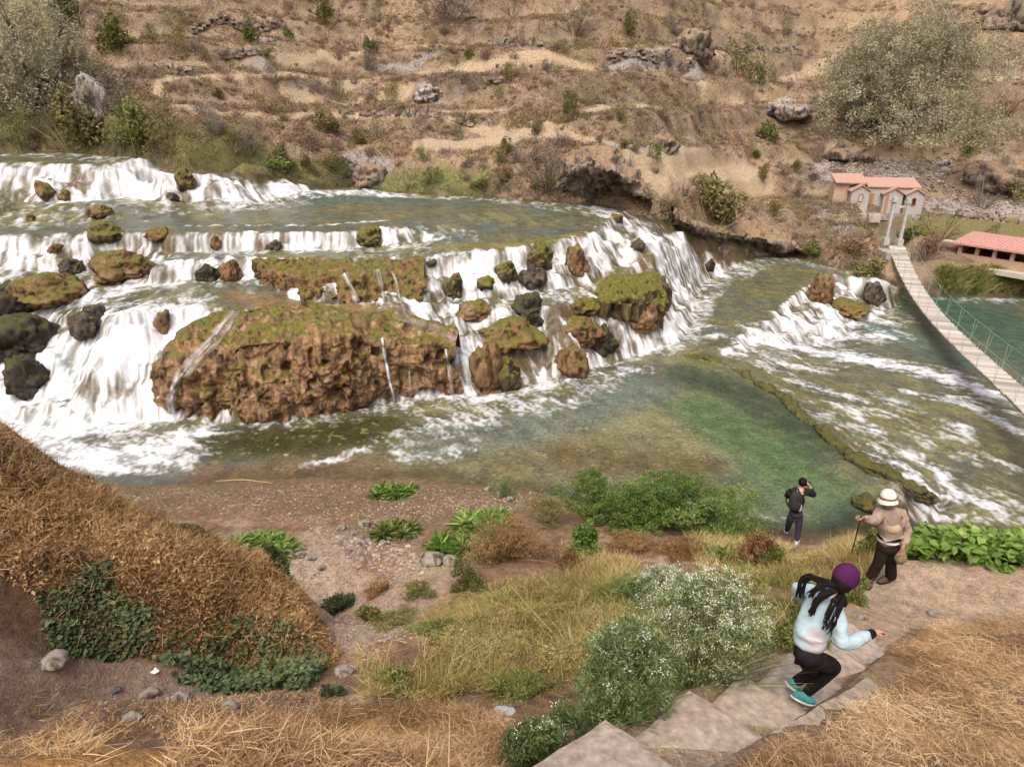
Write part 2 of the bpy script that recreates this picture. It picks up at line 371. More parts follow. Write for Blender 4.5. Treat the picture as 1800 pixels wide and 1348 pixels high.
WM = in_poly(river_poly, GX, GY)
near_pts = [P(*q) for q in NEAR]; far_pts = [P(*q) for q in SHORE]
DSH = np.minimum(seg_dist(near_pts, rmax=6), seg_dist(far_pts, rmax=6))
DS = np.where(WM, DSH, -DSH)                # signed distance from the shore, + in the water
print('terrain base', round(time.time() - T0, 1))

# ------------------------------------------------------------------ bed, banks and hillside relief
hill = WM * 0.0; HILLM = (~WM) & (GR > 30)
dhill = np.where(HILLM, DSH, 0)
DH = np.where(HILLM, np.clip(GR - np.interp(GA, [math.atan2(p[0], p[1]) for p in far_pts], [math.hypot(p[0], p[1]) for p in far_pts]), 0, 200), 0)
n1 = fbm2(GX, GY, .16, 4, 11); n2 = fbm2(GX, GY, .55, 4, 21); n3 = fbm2(GX, GY, 2.4, 3, 31)
lev = (S + .8 * n1 + .0 * GX) / 2.1; fr = lev - np.floor(lev)
bench = (np.where(fr < .72, fr / .72 * .25, .25 + (fr - .72) / .28 * .75) - fr)
amp = smooth(2.5, 8, DH) * smooth(-60, -20, -GA * 57.3 * 0)
flat_right = in_poly([P(1560, 500, -.5), P(1500, 380, 1.5), P(1480, 365, 2.2), P(1640, 365, 2.1), P(2200, 385, 1.6), P(2400, 520, -.5)], GX, GY)
fl = blur(flat_right.astype(float), 6)
near = (~WM) & (GR < 25)
G = S.copy()
G += HILLM * (bench * 1.5 * amp + (n2 * .24 + n3 * .045) * smooth(.3, 3, DH) + n1 * .5 * amp) * (1 - fl)
_a, _b = PY(1576, 432, 43.0), P(1785, 688, .45); _D = seg_dist([(_a[0] + .3, _a[1] + 2.5), _a, (_b[0], _b[1])], rmax=3)
G = np.where((_D < 2.2) & (~WM), np.minimum(G, (_a[2] - .34 - .25 * np.clip(_a[1] - GY, 0, 4)) * (1 - smooth(1.0, 2.2, _D)) + G * smooth(1.0, 2.2, _D)), G)
stairpath = in_poly([P(1560, 980, 2.9), P(2700, 1050, 2.9), P(2700, 1160, 3.1), P(1600, 1110, 3.2), P(1351, 1290, 5), P(1150, 1440, 5.9), P(900, 1440, 6.1), P(1062, 1255, 5.3), P(1212, 1205, 4.7), P(1385, 1130, 4.05), P(1500, 1050, 3.), P(1530, 1010, 2.9)], GX, GY)
sp = blur(stairpath.astype(float), 4)
G -= .0
G += near * (n2 * .09 * smooth(0, 1.5, DSH) + n3 * .035 + fbm2(GX, GY, 7, 3, 41) * .022) * (1 - .85 * sp) + near * .03 * smooth(0, .3, DSH)
step_poly = in_poly([P(880, 1400, 5.6), P(1064, 1261, 5.35), P(1190, 1225, 4.95), P(1213, 1210, 4.95), P(1300, 1183, 4.65), P(1388, 1145, 4.35), P(1440, 1108, 4.0), P(1475, 1080, 3.65), P(1560, 1150, 3.7), P(1526, 1190, 4.0), P(1351, 1290, 5), P(1250, 1345, 5.3), P(1150, 1440, 5.6)], GX, GY)
G -= .14 * blur(step_poly.astype(float), 2)
MP = in_poly([P(-500, 700, 5.8), P(-60, 742, 4.85), P(60, 790, 4.5), P(150, 842, 4.1), P(300, 930, 3.5), P(400, 965, 3.2), P(480, 998, 2.9), P(530, 1040, 2.4), P(597, 1150, 1.95), P(480, 1185, 2.3), P(200, 1172, 2.85), P(-60, 1165, 3.6), P(-500, 1100, 4.8)], GX, GY)
G += blur(MP.astype(float), 8) * (fbm2(GX, GY, .8, 3, 401) * .26 + fbm2(GX, GY, 2.6, 3, 402) * .09)
ST = in_poly([P(1560, 1150, 3.9), P(1640, 1100, 3.4), P(2300, 1085, 3.2), P(2300, 1500, 5), P(1380, 1500, 5.4), P(1420, 1330, 5.2), P(1480, 1260, 4.8)], GX, GY)
G += blur(ST.astype(float), 8) * (fbm2(GX, GY, 1.1, 3, 403) * .14)
# river bed: shallow over the steps, deep in the green pool and in the pool under the bridge
pool = stroke([(1230, 690), (1330, 720), (1420, 780), (1470, 840)], 2.6)
pool = np.maximum(pool, stroke([(1130, 650), (1200, 660), (1290, 690)], 1.6))
pool2 = stroke([(1650, 545), (1750, 590), (1900, 640)], 5.5) + stroke([(620, 357), (760, 352), (880, 356)], 1.3) * .6
dep = .10 + .5 * smooth(0, 4, DSH) * smooth(.6, .1, np.abs(S)) + 1.5 * smooth(0, 1, pool) + 1.0 * smooth(0, 1, pool2)
G = np.where(WM, S - dep * smooth(0, .5, DSH) - .03 + n3 * .04, G)

# ------------------------------------------------------------------ flow of the water
def bx(a, k):
    for ax in (0, 1):
        c = np.cumsum(np.pad(a, [(k + 1, k) if i == ax else (0, 0) for i in (0, 1)], 'edge'), axis=ax)
        n = a.shape[ax]
        a = (np.take(c, range(2 * k + 1, 2 * k + 1 + n), ax) - np.take(c, range(0, n), ax)) / (2 * k + 1)
    return a
drr = np.gradient(rr)[:, None]; dA = aa[1] - aa[0]
_s = np.hypot(np.gradient(S, axis=0) / drr, np.gradient(S, axis=1) / (GR * dA)); _f = bx(smooth(.12, .4, _s), 5) * WM
_lv = (S + .50 * fbm2(GX, GY, .6, 3, 301) + .05 * GX) / .52; _q = _lv - np.floor(_lv)
S += _f * (np.where(_q < .62, _q / .62 * .28, .28 + (_q - .62) / .38 * .72) - _q) * .50
S += _f * (fbm2(GX, GY, 1.0, 3, 302) * .42 + fbm2(GX, GY, 3.3, 3, 303) * .05)
S = blur(S, 1); G = np.where(WM, S - dep * smooth(0, .5, DSH) - .03 + n3 * .04, G)
Sb = bx(bx(S, 11), 11)
gr = np.gradient(Sb, axis=0) / drr; ga = np.gradient(Sb, axis=1) / (GR * dA)
fr_, fa_ = -gr, -ga
dfr, dfa = -.75, .6                          # where it is flat the water runs right and towards us
fr_ = fr_ + dfr * .02; fa_ = fa_ + dfa * .02
m_ = np.hypot(fr_, fa_) + 1e-6; fr_ /= m_; fa_ /= m_
s_r = np.gradient(S, axis=0) / drr; s_a = np.gradient(S, axis=1) / (GR * dA); SL = np.hypot(s_r, s_a)
RJ0 = np.searchsorted(rr, 13.5); RJ1 = np.searchsorted(rr, 66)
sub = slice(RJ0, RJ1)
vj = (fr_ / drr)[sub]; vi = (fa_ / (GR * dA))[sub]
def advect(a0, step, n, mode, decay=1.0):
    a0 = a0[sub] if a0.shape[0] == NR else a0
    H, W = a0.shape
    J, I = np.meshgrid(np.arange(H, dtype=np.float32), np.arange(W, dtype=np.float32), indexing='ij')
    acc = a0.copy(); outs = a0 * 1.0
    for sg in ((1, -1) if mode == 'lic' else (-1,)):
        j, i = J.copy(), I.copy(); g = 1.0
        for _ in range(n):
            jj = np.clip(j, 0, H - 1).astype(int); ii = np.clip(i, 0, W - 1).astype(int)
            j += sg * step * vj[jj, ii]; i += sg * step * vi[jj, ii]
            jj = np.clip(j + .5, 0, H - 1).astype(int); ii = np.clip(i + .5, 0, W - 1).astype(int)
            if mode == 'lic': acc += a0[jj, ii]
            else: g *= decay; outs = np.maximum(outs, a0[jj, ii] * g)
    return acc / (2 * n + 1) if mode == 'lic' else outs
x_, y_ = GX[sub], GY[sub]
def lic(freq, step, n, seed):
    a = advect(vn2(x_ * freq + 300, y_ * freq + 300, seed).astype(np.float32), step, n, 'lic'); a -= a.mean(); return a / (a.std() + 1e-6)
l1 = lic(13, .05, 6, 3); l2 = lic(4.5, .08, 7, 4); l3 = lic(24, .035, 4, 5)
streak = np.clip(.5 + .2 * (l1 * .6 + l2 * .6 + l3 * .35), 0, 1)
S_, SL_, DS_, ww = S[sub], SL[sub], DS[sub], WM[sub]
fall = smooth(.16, .5, SL_)
bare = np.zeros_like(fall)                   # rock showing between the strands
adv = advect(fall.astype(np.float32), .12, 16, 'adv', .93)
foam = np.maximum(fall * .80, adv * .64)
def add_strokes(arr, L_, op='max'):
    for pts, rad, v in L_:
        s_ = stroke(pts, rad)[sub] * v
        arr[:] = np.maximum(arr, s_) if op == 'max' else arr * (1 - s_)
    return arr
add_strokes(foam, [
    ([(20, 660), (120, 640), (230, 600), (300, 570)], 1.9, 1.1), ([(0, 740), (100, 760), (200, 740), (290, 715)], 1.5, 1.1), ([(40, 760), (120, 800), (200, 810), (300, 790), (340, 770)], 1.5, 1.12), ([(120, 830), (220, 838), (300, 825)], .7, .8),
    ([(300, 500), (380, 488), (440, 484)], .5, .9), ([(0, 430), (120, 430), (190, 440)], .9, .9), ([(0, 500), (180, 520), (240, 500)], 1.2, .95), ([(130, 590), (220, 560)], 1.2, 1),
    ([(650, 715), (720, 740), (800, 745)], .55, .62), ([(700, 800), (760, 810), (840, 780)], .42, .78), ([(540, 822), (600, 805), (640, 790)], .3, .75), ([(480, 802), (520, 800)], .12, .8),
    ([(700, 760), (820, 740), (900, 720), (1000, 700)], 1.0, .55), ([(760, 700), (860, 700), (960, 675), (1060, 655), (1130, 650)], .5, .85),
    ([(1100, 620), (1180, 600), (1230, 570)], .8, .75), ([(1200, 540), (1220, 500), (1270, 480)], .9, .8),
    ([(1340, 590), (1440, 620), (1560, 640), (1660, 660), (1740, 690)], 1.1, 1.1), ([(1400, 560), (1490, 590), (1570, 590)], .9, .95), ([(1540, 570), (1600, 565)], .4, .7),
    ([(1280, 620), (1340, 640), (1420, 680), (1500, 700)], .5, .6), ([(1250, 590), (1290, 600)], .5, .6), ([(1380, 640), (1450, 655)], .4, .62),
    ([(1340, 670), (1385, 690), (1420, 705)], .3, .8), ([(1465, 710), (1500, 720), (1540, 760)], .45, .85), ([(1500, 765), (1560, 800), (1610, 840)], .4, .85),
    ([(1590, 795), (1640, 825), (1680, 870)], .4, .95), ([(1680, 870), (1730, 885), (1740, 905)], .7, .85), ([(1600, 690), (1680, 705), (1740, 730), (1800, 765)], .4, .78),
    ([(1690, 745), (1700, 775)], .35, .8), ([(1640, 700), (1700, 700), (1780, 720)], .6, .6), ([(1480, 810), (1560, 850)], .35, .6), ([(1620, 890), (1700, 910), (1790, 925)], .5, .6), ([(1720, 800), (1790, 830)], .4, .5),
    ([(1560, 700), (1640, 740), (1700, 800)], .7, .45), ([(1760, 870), (1800, 900)], .5, .5), ([(1565, 880), (1590, 900), (1600, 935)], .7, .8), ([(1640, 925), (1760, 935)], .4, .6), ([(1500, 700), (1580, 740), (1640, 780)], .6, .45),
    ([(540, 335), (640, 338), (700, 345)], .8, 1.0), ([(330, 398), (450, 396), (560, 397), (680, 388)], .16, .6), ([(860, 352), (930, 352)], .3, .6),
    ([(1050, 365), (1100, 400), (1150, 450), (1190, 520)], 1.3, .8), ([(1020, 440), (1080, 450), (1130, 440)], .9, .7), ([(760, 545), (840, 560), (960, 600)], 1.0, .65), ([(1030, 520), (1060, 560), (1110, 590)], 1.0, .6), ([(760, 470), (900, 470), (1000, 460)], 1.0, .6),
])
# calm water: no foam there
add_strokes(foam, [([(410, 775), (480, 782), (560, 765), (680, 745)], 1.1, 1), ([(1230, 660), (1330, 700), (1430, 780), (1500, 870)], 2.2, 1), ([(900, 790), (1050, 760), (1150, 720)], 1.6, .85), ([(440, 375), (640, 370), (820, 362)], .8, .85),
    ([(0, 408), (120, 405), (250, 400)], .35, .8), ([(460, 448), (600, 448), (740, 440)], .35, .75), ([(820, 435), (920, 428), (1020, 410)], .45, .7), ([(520, 470), (620, 470), (730, 470)], .7, .9),
    ([(1060, 495), (1120, 485), (1150, 470)], .7, .8), ([(380, 512), (460, 506)], .3, .9), ([(400, 530), (520, 545), (700, 555)], .8, .9), ([(1640, 540), (1720, 560), (1850, 640)], 3.2, 1), ([(600, 350), (700, 354)], .3, .3), ([(0, 362), (200, 357), (330, 348)], .25, .6),
    ([(1000, 872), (1150, 915), (1300, 938), (1420, 950), (1470, 945)], .9, 1), ([(1300, 500), (1360, 510), (1380, 480)], 1.4, .6)], 'mul')
foam = np.clip(foam, 0, 1.3) * ww * np.where(S_ > 3.2, smooth(.1, .4, DS_), smooth(.35, .9, DS_))
thin = fbm2(x_, y_, .9, 3, 77) * .62 + fbm2(x_, y_, .33, 2, 78) * .2
def uni(a):
    a = (a - a.mean()) / (a.std() + 1e-6); return 1 / (1 + np.exp(-1.7 * a))
lace = advect((1 - np.abs(fbm2(x_, y_, 1.6, 4, 61, .6)) * 3).astype(np.float32), .05, 5, 'lic')
uf = uni(l1 * .55 + l2 * .5 + l3 * .5 + fbm2(x_, y_, 1.7, 5, 63, .6) * 3.2); ul = uni(uni(lace) * 2.2 + l3 * .34 + l2 * .2 + fbm2(x_, y_, 11, 3, 62) * 2.2)
u_ = uf * fall + ul * (1 - fall)
steep = smooth(.35, 1.2, SL_)
cov = np.where(foam > .97, foam - .12, foam * (.84 + thin * (1 - .5 * np.clip(foam, 0, 1))))
FO = smooth(1 - cov - .42, 1 - cov + .62, u_) * smooth(.03, .15, foam)
FO *= 1 - .22 * (1 - fall) * (foam < .95)
FO = blur(FO, 1)
# body colour of the water: olive over moss and weed, green-blue where it is deep
def col(c): return np.array(c, np.float32)
def mixc(A, B, t): return A * (1 - t[..., None]) + B * t[..., None]
na = fbm2(x_, y_, .7, 4, 91); nb = fbm2(x_, y_, 2.6, 3, 92)
lstr = np.clip(.5 + .28 * l2, 0, 1)
C = np.zeros(x_.shape + (3,), np.float32) + col((.115, .115, .066))
C = mixc(C, col((.15, .14, .058)), smooth(.0, .5, na + nb * .5 + (lstr - .5) * .5))
C = mixc(C, col((.085, .10, .08)), smooth(.1, .6, -na + (lstr - .5) * .7))
pl, pl2 = pool[sub], pool2[sub]
def wash(pxs, rad, c, v):
    global C
    C = mixc(C, col(c), smooth(0, 1, stroke(pxs, rad)[sub] + .25 * na * 0 + nb * .12) * v)
# submerged flats of the near pool, amber weed, dark weed
wash([(560, 830), (760, 825), (950, 810), (1100, 800)], 2.2, (.15, .13, .065), .8)
wash([(330, 845), (480, 835), (640, 830)], 1.0, (.17, .11, .065), .9)
wash([(400, 775), (520, 775), (660, 755)], 1.5, (.042, .042, .014), .95)
wash([(1090, 740), (1180, 750), (1230, 790)], 1.3, (.19, .175, .085), .8)
wash([(1000, 800), (1120, 815), (1230, 820)], .9, (.10, .075, .03), .8)
wash([(760, 780), (900, 760), (1000, 730), (1120, 690)], 1.4, (.115, .14, .105), .8)
wash([(1210, 660), (1300, 690), (1380, 740), (1430, 780)], 1.3, (.040, .058, .028), .9)
wash([(1230, 720), (1300, 770), (1360, 800), (1410, 850)], 1.5, (.068, .118, .044), .85)
wash([(1330, 860), (1420, 900), (1500, 880)], 1.3, (.095, .135, .065), .75)
wash([(1480, 930), (1510, 900)], .8, (.03, .05, .035), .7)
wash([(1620, 530), (1720, 560), (1800, 600), (1950, 680)], 3.6, (.038, .082, .050), .95)
wash([(1500, 575), (1620, 600), (1700, 640)], 1.6, (.07, .13, .12), .6)
wash([(560, 350), (660, 352), (740, 356)], 1.3, (.06, .11, .09), .75)
wash([(0, 405), (200, 400), (330, 392)], .6, (.075, .085, .07), .7)
wash([(450, 370), (650, 375), (900, 372)], .7, (.13, .115, .06), .8)
wash([(800, 437), (900, 432), (1020, 415)], .5, (.17, .15, .035), .85)
wash([(1300, 500), (1350, 520), (1400, 480)], 1.4, (.115, .115, .045), .7)
wash([(1330, 650), (1420, 700), (1540, 770), (1640, 830)], .8, (.12, .115, .04), .6)
wash([(1440, 670), (1600, 730), (1720, 780), (1800, 830)], .6, (.12, .11, .04), .6)
wash([(480, 455), (600, 470), (740, 465)], .8, (.17, .14, .035), .8)
wash([(1050, 500), (1120, 485), (1160, 470)], .8, (.19, .17, .03), .85)
wash([(420, 520), (560, 545), (720, 560)], .9, (.2, .12, .04), .7)
wash([(150, 820), (220, 835), (280, 840)], 1.0, (.16, .2, .19), .5)
C = mixc(C, mixc(C * 0 + col((.14, .09, .045)), col((.075, .07, .028)), smooth(-.2, .3, nb)), fall * .8)
# patchy cover of the hidden bed
C *= (1 + .35 * nb[..., None] + .22 * (lstr - .5)[..., None])
speck = fbm2(x_, y_, 5.5, 2, 95)
C = mixc(C, col((.30, .22, .08)), smooth(.45, .6, speck) * .5 * smooth(2, 0, np.abs(S_)) * (1 - smooth(0, .6, pl)) * (1 - smooth(0, .6, pl2)))
C = np.clip(C, .008, 1)
# relief of the water: strands on the falls, chop in the rapids
rip = fbm2(x_, y_, 3.2, 3, 88) * .02 * ww + FO * ((streak - .4) * .05 + fbm2(x_, y_, 5, 2, 89) * .05) + (l2 * .012) * (foam > .15)
WZ = S_ + rip * smooth(0, .4, DS_)
# where rock humps break the strands
alpha = np.clip(.55 + .45 * smooth(.05, .9, DS_), 0, 1)
keep = DS_ > -.12
H_, W_ = x_.shape
idx = np.full((H_, W_), -1, np.int64)
q = keep[:-1, :-1] & keep[1:, :-1] & keep[:-1, 1:] & keep[1:, 1:]
use = np.zeros((H_, W_), bool); use[:-1, :-1] |= q; use[1:, :-1] |= q; use[:-1, 1:] |= q; use[1:, 1:] |= q
idx[use] = np.arange(use.sum())
Fq = np.stack([idx[:-1, :-1][q], idx[:-1, 1:][q], idx[1:, 1:][q], idx[1:, :-1][q]], 1)
VW = np.stack([x_[use], y_[use], WZ[use]], 1)
m, t, b = mat('river water', .16, .5)
ca = nd(t, 'ShaderNodeAttribute', attribute_name='body'); fa = nd(t, 'ShaderNodeAttribute', attribute_name='foam'); al = nd(t, 'ShaderNodeAttribute', attribute_name='alpha')
n = noise_node(t, 9, 5, .65); n2_ = noise_node(t, 2.2, 4, .6)
mm = nd(t, 'ShaderNodeMix', data_type='RGBA', blend_type='MULTIPLY'); mm.inputs[0].default_value = 1
rr_ = ramp(t, [(.3, (.55, .55, .55)), (.7, (1.45, 1.45, 1.45))]); t.links.new(n.outputs[0], rr_.inputs[0])
t.links.new(ca.outputs['Color'], mm.inputs[6]); t.links.new(rr_.outputs[0], mm.inputs[7]); t.links.new(mm.outputs[2], b.inputs['Base Color'])
ad = nd(t, 'ShaderNodeMath', operation='ADD'); t.links.new(n.outputs[0], ad.inputs[0]); t.links.new(n2_.outputs[0], ad.inputs[1])
bump(t, b, ad.outputs[0], .7, .045); b.inputs['IOR'].default_value = 1.33
fb = nd(t, 'ShaderNodeBsdfPrincipled'); fb.inputs['Roughness'].default_value = .7; fb.inputs['Specular IOR Level'].default_value = .2
n4 = noise_node(t, 14, 6, .7); sa_ = nd(t, 'ShaderNodeAttribute', attribute_name='strand'); av = nd(t, 'ShaderNodeMath', operation='MULTIPLY_ADD', i_1=.55); t.links.new(sa_.outputs['Fac'], av.inputs[0]); h4 = nd(t, 'ShaderNodeMath', operation='MULTIPLY', i_1=.55); t.links.new(n4.outputs[0], h4.inputs[0]); t.links.new(h4.outputs[0], av.inputs[2]); fr4 = ramp(t, [(.10, (.32, .34, .345)), (.42, (.53, .545, .555)), (.88, (.76, .765, .77))]); t.links.new(av.outputs[0], fr4.inputs[0]); t.links.new(fr4.outputs[0], fb.inputs['Base Color'])
bump(t, fb, n4.outputs[0], .5, .04)
ms = nd(t, 'ShaderNodeMixShader'); mp = nd(t, 'ShaderNodeMapRange', i_1=.02, i_2=.75)
# break the edge of the foam into flecks
n5 = noise_node(t, 26, 3, .7); sb = nd(t, 'ShaderNodeMath', operation='MULTIPLY_ADD', i_1=.9, i_2=-.45); t.links.new(n5.outputs[0], sb.inputs[0])
a5 = nd(t, 'ShaderNodeMath', operation='ADD'); t.links.new(fa.outputs['Fac'], a5.inputs[0]); t.links.new(sb.outputs[0], a5.inputs[1])
gt = nd(t, 'ShaderNodeMath', operation='MULTIPLY'); g2 = nd(t, 'ShaderNodeMapRange', i_1=.0, i_2=.12); t.links.new(fa.outputs['Fac'], g2.inputs[0])
mp.inputs[1].default_value = .08; mp.inputs[2].default_value = .92; mp.inputs[4].default_value = .95
t.links.new(a5.outputs[0], mp.inputs[0]); t.links.new(mp.outputs[0], gt.inputs[0]); t.links.new(g2.outputs[0], gt.inputs[1])
t.links.new(gt.outputs[0], ms.inputs[0]); t.links.new(b.outputs[0], ms.inputs[1]); t.links.new(fb.outputs[0], ms.inputs[2])
tr = nd(t, 'ShaderNodeBsdfTransparent'); m2 = nd(t, 'ShaderNodeMixShader'); mx = nd(t, 'ShaderNodeMath', operation='MAXIMUM')
t.links.new(al.outputs['Fac'], mx.inputs[0]); t.links.new(gt.outputs[0], mx.inputs[1]); t.links.new(mx.outputs[0], m2.inputs[0])
t.links.new(tr.outputs[0], m2.inputs[1]); t.links.new(ms.outputs[0], m2.inputs[2]); t.links.new(m2.outputs[0], t.nodes['Material Output'].inputs['Surface'])
river = np_mesh('river', VW, Fq, m, {'foam': FO[use], 'alpha': alpha[use], 'strand': u_[use]}, True, cols={'body': C[use]})
tag(river, kind='structure')
print('river', len(VW), round(time.time() - T0, 1))
# river surface for setting things on: water where there is water, ground elsewhere
TOP = G.copy(); tmp = TOP[sub]; tmp[ww] = WZ[ww]; TOP[sub] = tmp

# ------------------------------------------------------------------ ground sheet
st_r = np.concatenate([np.arange(0, NR, 2)]); st_a = np.arange(0, NA, 2)
gx, gy, gz = GX[np.ix_(st_r, st_a)], GY[np.ix_(st_r, st_a)], G[np.ix_(st_r, st_a)]
def gsub(a): return a[np.ix_(st_r, st_a)]
hm = gsub(HILLM.astype(float)); d_h = gsub(DH); nr_ = gsub(near.astype(float)); wm_ = gsub(WM.astype(float)); d_s = gsub(DSH)
a1 = fbm2(gx, gy, .22, 5, 51); a2 = fbm2(gx, gy, 1.3, 4, 52); a3 = fbm2(gx, gy, .09, 3, 53); a4 = fbm2(gx, gy, 4.5, 3, 54)
HC_ = np.zeros(gx.shape + (3,), np.float32) + col((.245, .182, .118))
HC_ = mixc(HC_, col((.17, .122, .082)), smooth(-.05, .35, a1 + a2 * .6))
HC_ = mixc(HC_, col((.37, .27, .165)), smooth(.12, .45, -a1 + a4 * .5 + a2 * .3) * .8)
HC_ = mixc(HC_, col((.17, .15, .055)), smooth(.22, .5, a3 + a2 * .5 - .002 * gx) * .5)
HC_ = mixc(HC_, col((.25, .225, .205)), smooth(.33, .55, a2 * .7 + a1 * .3 + a4 * .4) * .6)
gs = np.hypot(np.gradient(gz, axis=0) / np.gradient(rr[st_r])[:, None], 0)
_fr = gsub(fr); _tr = smooth(.52, .62, _fr) * smooth(.86, .74, _fr) * smooth(-.12, .12, a1 * .6 + a3 * .6 + .1) * smooth(2, 6, d_h)
HC_ = mixc(HC_, col((.40, .31, .195)), _tr * .45)
def hwash(pxs, rad, c, v, base=None, nz=.5):
    global HC_
    D = gsub(stroke(pxs, rad, G)); q_ = smooth(.15, .7, D + a2 * nz * .5 + a4 * nz * .4) * v * (D > 0); HC_ = mixc(HC_, col(c), q_)
    if c == pale: PALE[:] = np.maximum(PALE, q_)
pale = (.43, .335, .215); PALE = np.zeros(gx.shape)
for pts, rad in (([(272, 144), (389, 130), (505, 122), (700, 120), (755, 115), (802, 105), (930, 101), (1067, 103), (1241, 117)], .55), ([(319, 190), (447, 200), (600, 200), (697, 202), (833, 216), (880, 222)], .6),
                 ([(740, 256), (872, 238), (989, 230), (1067, 250)], 1.1), ([(755, 185), (888, 190)], .5), ([(1024, 187), (1183, 198)], .5), ([(1130, 288), (1230, 282), (1330, 300)], 1.8), ([(1243, 77), (1484, 83)], .5), ([(420, 88), (560, 92), (700, 75), (830, 72)], .45),
                 ([(1040, 305), (1150, 320), (1240, 318)], .8), ([(1720, 130), (1800, 137)], .5), ([(500, 150), (640, 155), (720, 150)], .45), ([(1230, 150), (1300, 160)], .5), ([(1480, 240), (1440, 290)], .8)):
    hwash(pts, rad, pale, .8, nz=.35)
rock = (.30, .28, .265)
for pts, rad in (([(272, 127), (338, 130)], .5), ([(390, 100), (460, 95)], .5), ([(864, 77), (960, 84)], .5), ([(1067, 110), (1240, 122)], .6), ([(1450, 290), (1520, 305), (1580, 290)], 1.6), ([(1640, 365), (1720, 370), (1800, 375)], 1.1),
                 ([(1760, 290), (1810, 320)], 1.8), ([(1040, 265), (1120, 250), (1180, 232)], .5), ([(740, 150), (770, 165)], .5), ([(820, 130), (880, 128)], .5), ([(1380, 185), (1400, 195)], .8), ([(620, 285), (670, 305)], .8), ([(1420, 340), (1480, 400)], .9), ([(640, 110), (760, 95)], .4), ([(330, 60), (480, 50)], .6)):
    hwash(pts, rad, rock, .8)
hwash([(1660, 400), (1740, 402), (1860, 405)], 3.0, (.185, .165, .07), 1, nz=.2)
hwash([(1620, 395), (1700, 400)], 1.6, (.185, .165, .07), 1, nz=.2)
hwash([(1480, 440), (1540, 450), (1570, 430)], 1.2, (.35, .25, .15), .8)
hwash([(40, 180), (150, 250), (300, 262), (420, 290)], 2.2, (.12, .12, .04), .85); hwash([(50, 240), (160, 240)], 3, (.10, .105, .04), .7)
hwash([(480, 300), (600, 315), (720, 325), (850, 330)], .8, (.13, .15, .045), .8)
NC = np.zeros(gx.shape + (3,), np.float32) + col((.205, .135, .088))
NC = mixc(NC, col((.30, .235, .175)), smooth(.0, .5, a2 + a4 * .6)); NC = mixc(NC, col((.13, .085, .055)), smooth(.1, .5, -a2 * .7 + a4 * .5 - a1 * .3))
wet = smooth(1.6, .1, d_s + a2 * .5) * smooth(.8, .2, gz)
NC = mixc(NC, col((.14, .102, .062)), wet * .85)
def nwash(pxs, rad, c, v, nz=.5):
    global NC
    D = gsub(stroke(pxs, rad, G)); NC = mixc(NC, col(c), smooth(.1, .7, D + a2 * nz * .5 + a4 * nz * .4) * v * (D > 0))
nwash([(220, 870), (420, 875), (620, 880), (800, 890), (960, 905)], 1.3, (.135, .102, .066), .8); nwash([(640, 940), (780, 930), (900, 930)], .8, (.16, .12, .085), .7)
nwash([(560, 960), (560, 1040), (620, 1120), (760, 1000)], .9, (.32, .26, .21), .8); nwash([(540, 1000), (560, 1060)], .5, (.38, .31, .25), .6)
nwash([(0, 1010), (30, 1100), (0, 1150)], .8, (.13, .095, .075), .9)
nwash([(120, 1230), (300, 1240), (450, 1240)], .8, (.19, .14, .115), .9); nwash([(250, 1300), (420, 1280)], .7, (.14, .095, .07), .8)
nwash([(320, 1340), (500, 1300), (700, 1310), (850, 1320)], .8, (.36, .21, .085), .9)
nwash([(1270, 1005), (1330, 1010), (1400, 1000)], .5, (.30, .21, .15), .9)
nwash([(1400, 975), (1450, 990)], .6, (.22, .14, .09), .8)
nwash([(850, 1080), (1000, 1040), (1150, 1120)], 1.3, (.24, .19, .06), .7)
nwash([(1600, 1250), (1500, 1330), (1750, 1300), (1750, 1150), (1650, 1130)], 1.2, (.21, .15, .10), .8)
NC = mixc(NC, col((.085, .052, .030)), gsub(blur(MP.astype(float), 4)) * .9)
spm = gsub(sp); NC = mixc(NC, col((.30, .235, .18)) , smooth(.3, .7, spm))
NC = np.where((spm > .3)[..., None], NC * (1 + .12 * a4[..., None] + .10 * a2[..., None]), NC)
BC = np.zeros(gx.shape + (3,), np.float32) + col((.13, .095, .04)); BC = mixc(BC, col((.07, .075, .025)), smooth(0, .5, a2)); BC = mixc(BC, col((.25, .18, .09)), smooth(.2, .6, a4 - a2 * .5))
NC *= col((1.38, 1.33, 1.20))
GC = np.where(wm_[..., None] > .5, BC, np.where(hm[..., None] > .5, HC_, NC))
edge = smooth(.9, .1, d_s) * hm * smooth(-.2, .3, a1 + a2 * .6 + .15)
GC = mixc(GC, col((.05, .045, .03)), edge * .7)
GC = np.clip(GC, .01, .9)
# the ground goes on round the sides and behind the viewer
_as = np.linspace(R(51), R(180), 40); _rs = rr[st_r][:, None]
def _skirt(sgn, e):
    t_ = (_as - R(50)) / R(130); zz = gz[:, e][:, None] * (1 - t_ ** 2) + np.clip(8.0 + .25 * _rs, 0, 60) * t_ ** 2 + fbm2(_rs * np.sin(_as), _rs * np.cos(_as), .5, 3, 9) * .15
    X = sgn * _rs * np.sin(_as); Y = _rs * np.cos(_as); Cc = np.repeat(GC[:, e][:, None, :], 40, 1)
    return (X, Y, zz, Cc) if sgn > 0 else (X[:, ::-1], Y[:, ::-1], zz[:, ::-1], Cc)
_l, _r_ = _skirt(-1, 0), _skirt(1, -1)
gx, gy, gz, GC = np.hstack([_l[0], gx, _r_[0]]), np.hstack([_l[1], gy, _r_[1]]), np.hstack([_l[2], gz, _r_[2]]), np.concatenate([_l[3], GC, _r_[3]], 1)
nR, nA = gx.shape
ii = np.arange(nR * nA).reshape(nR, nA)
FG = np.stack([ii[:-1, :-1].ravel(), ii[:-1, 1:].ravel(), ii[1:, 1:].ravel(), ii[1:, :-1].ravel()], 1)
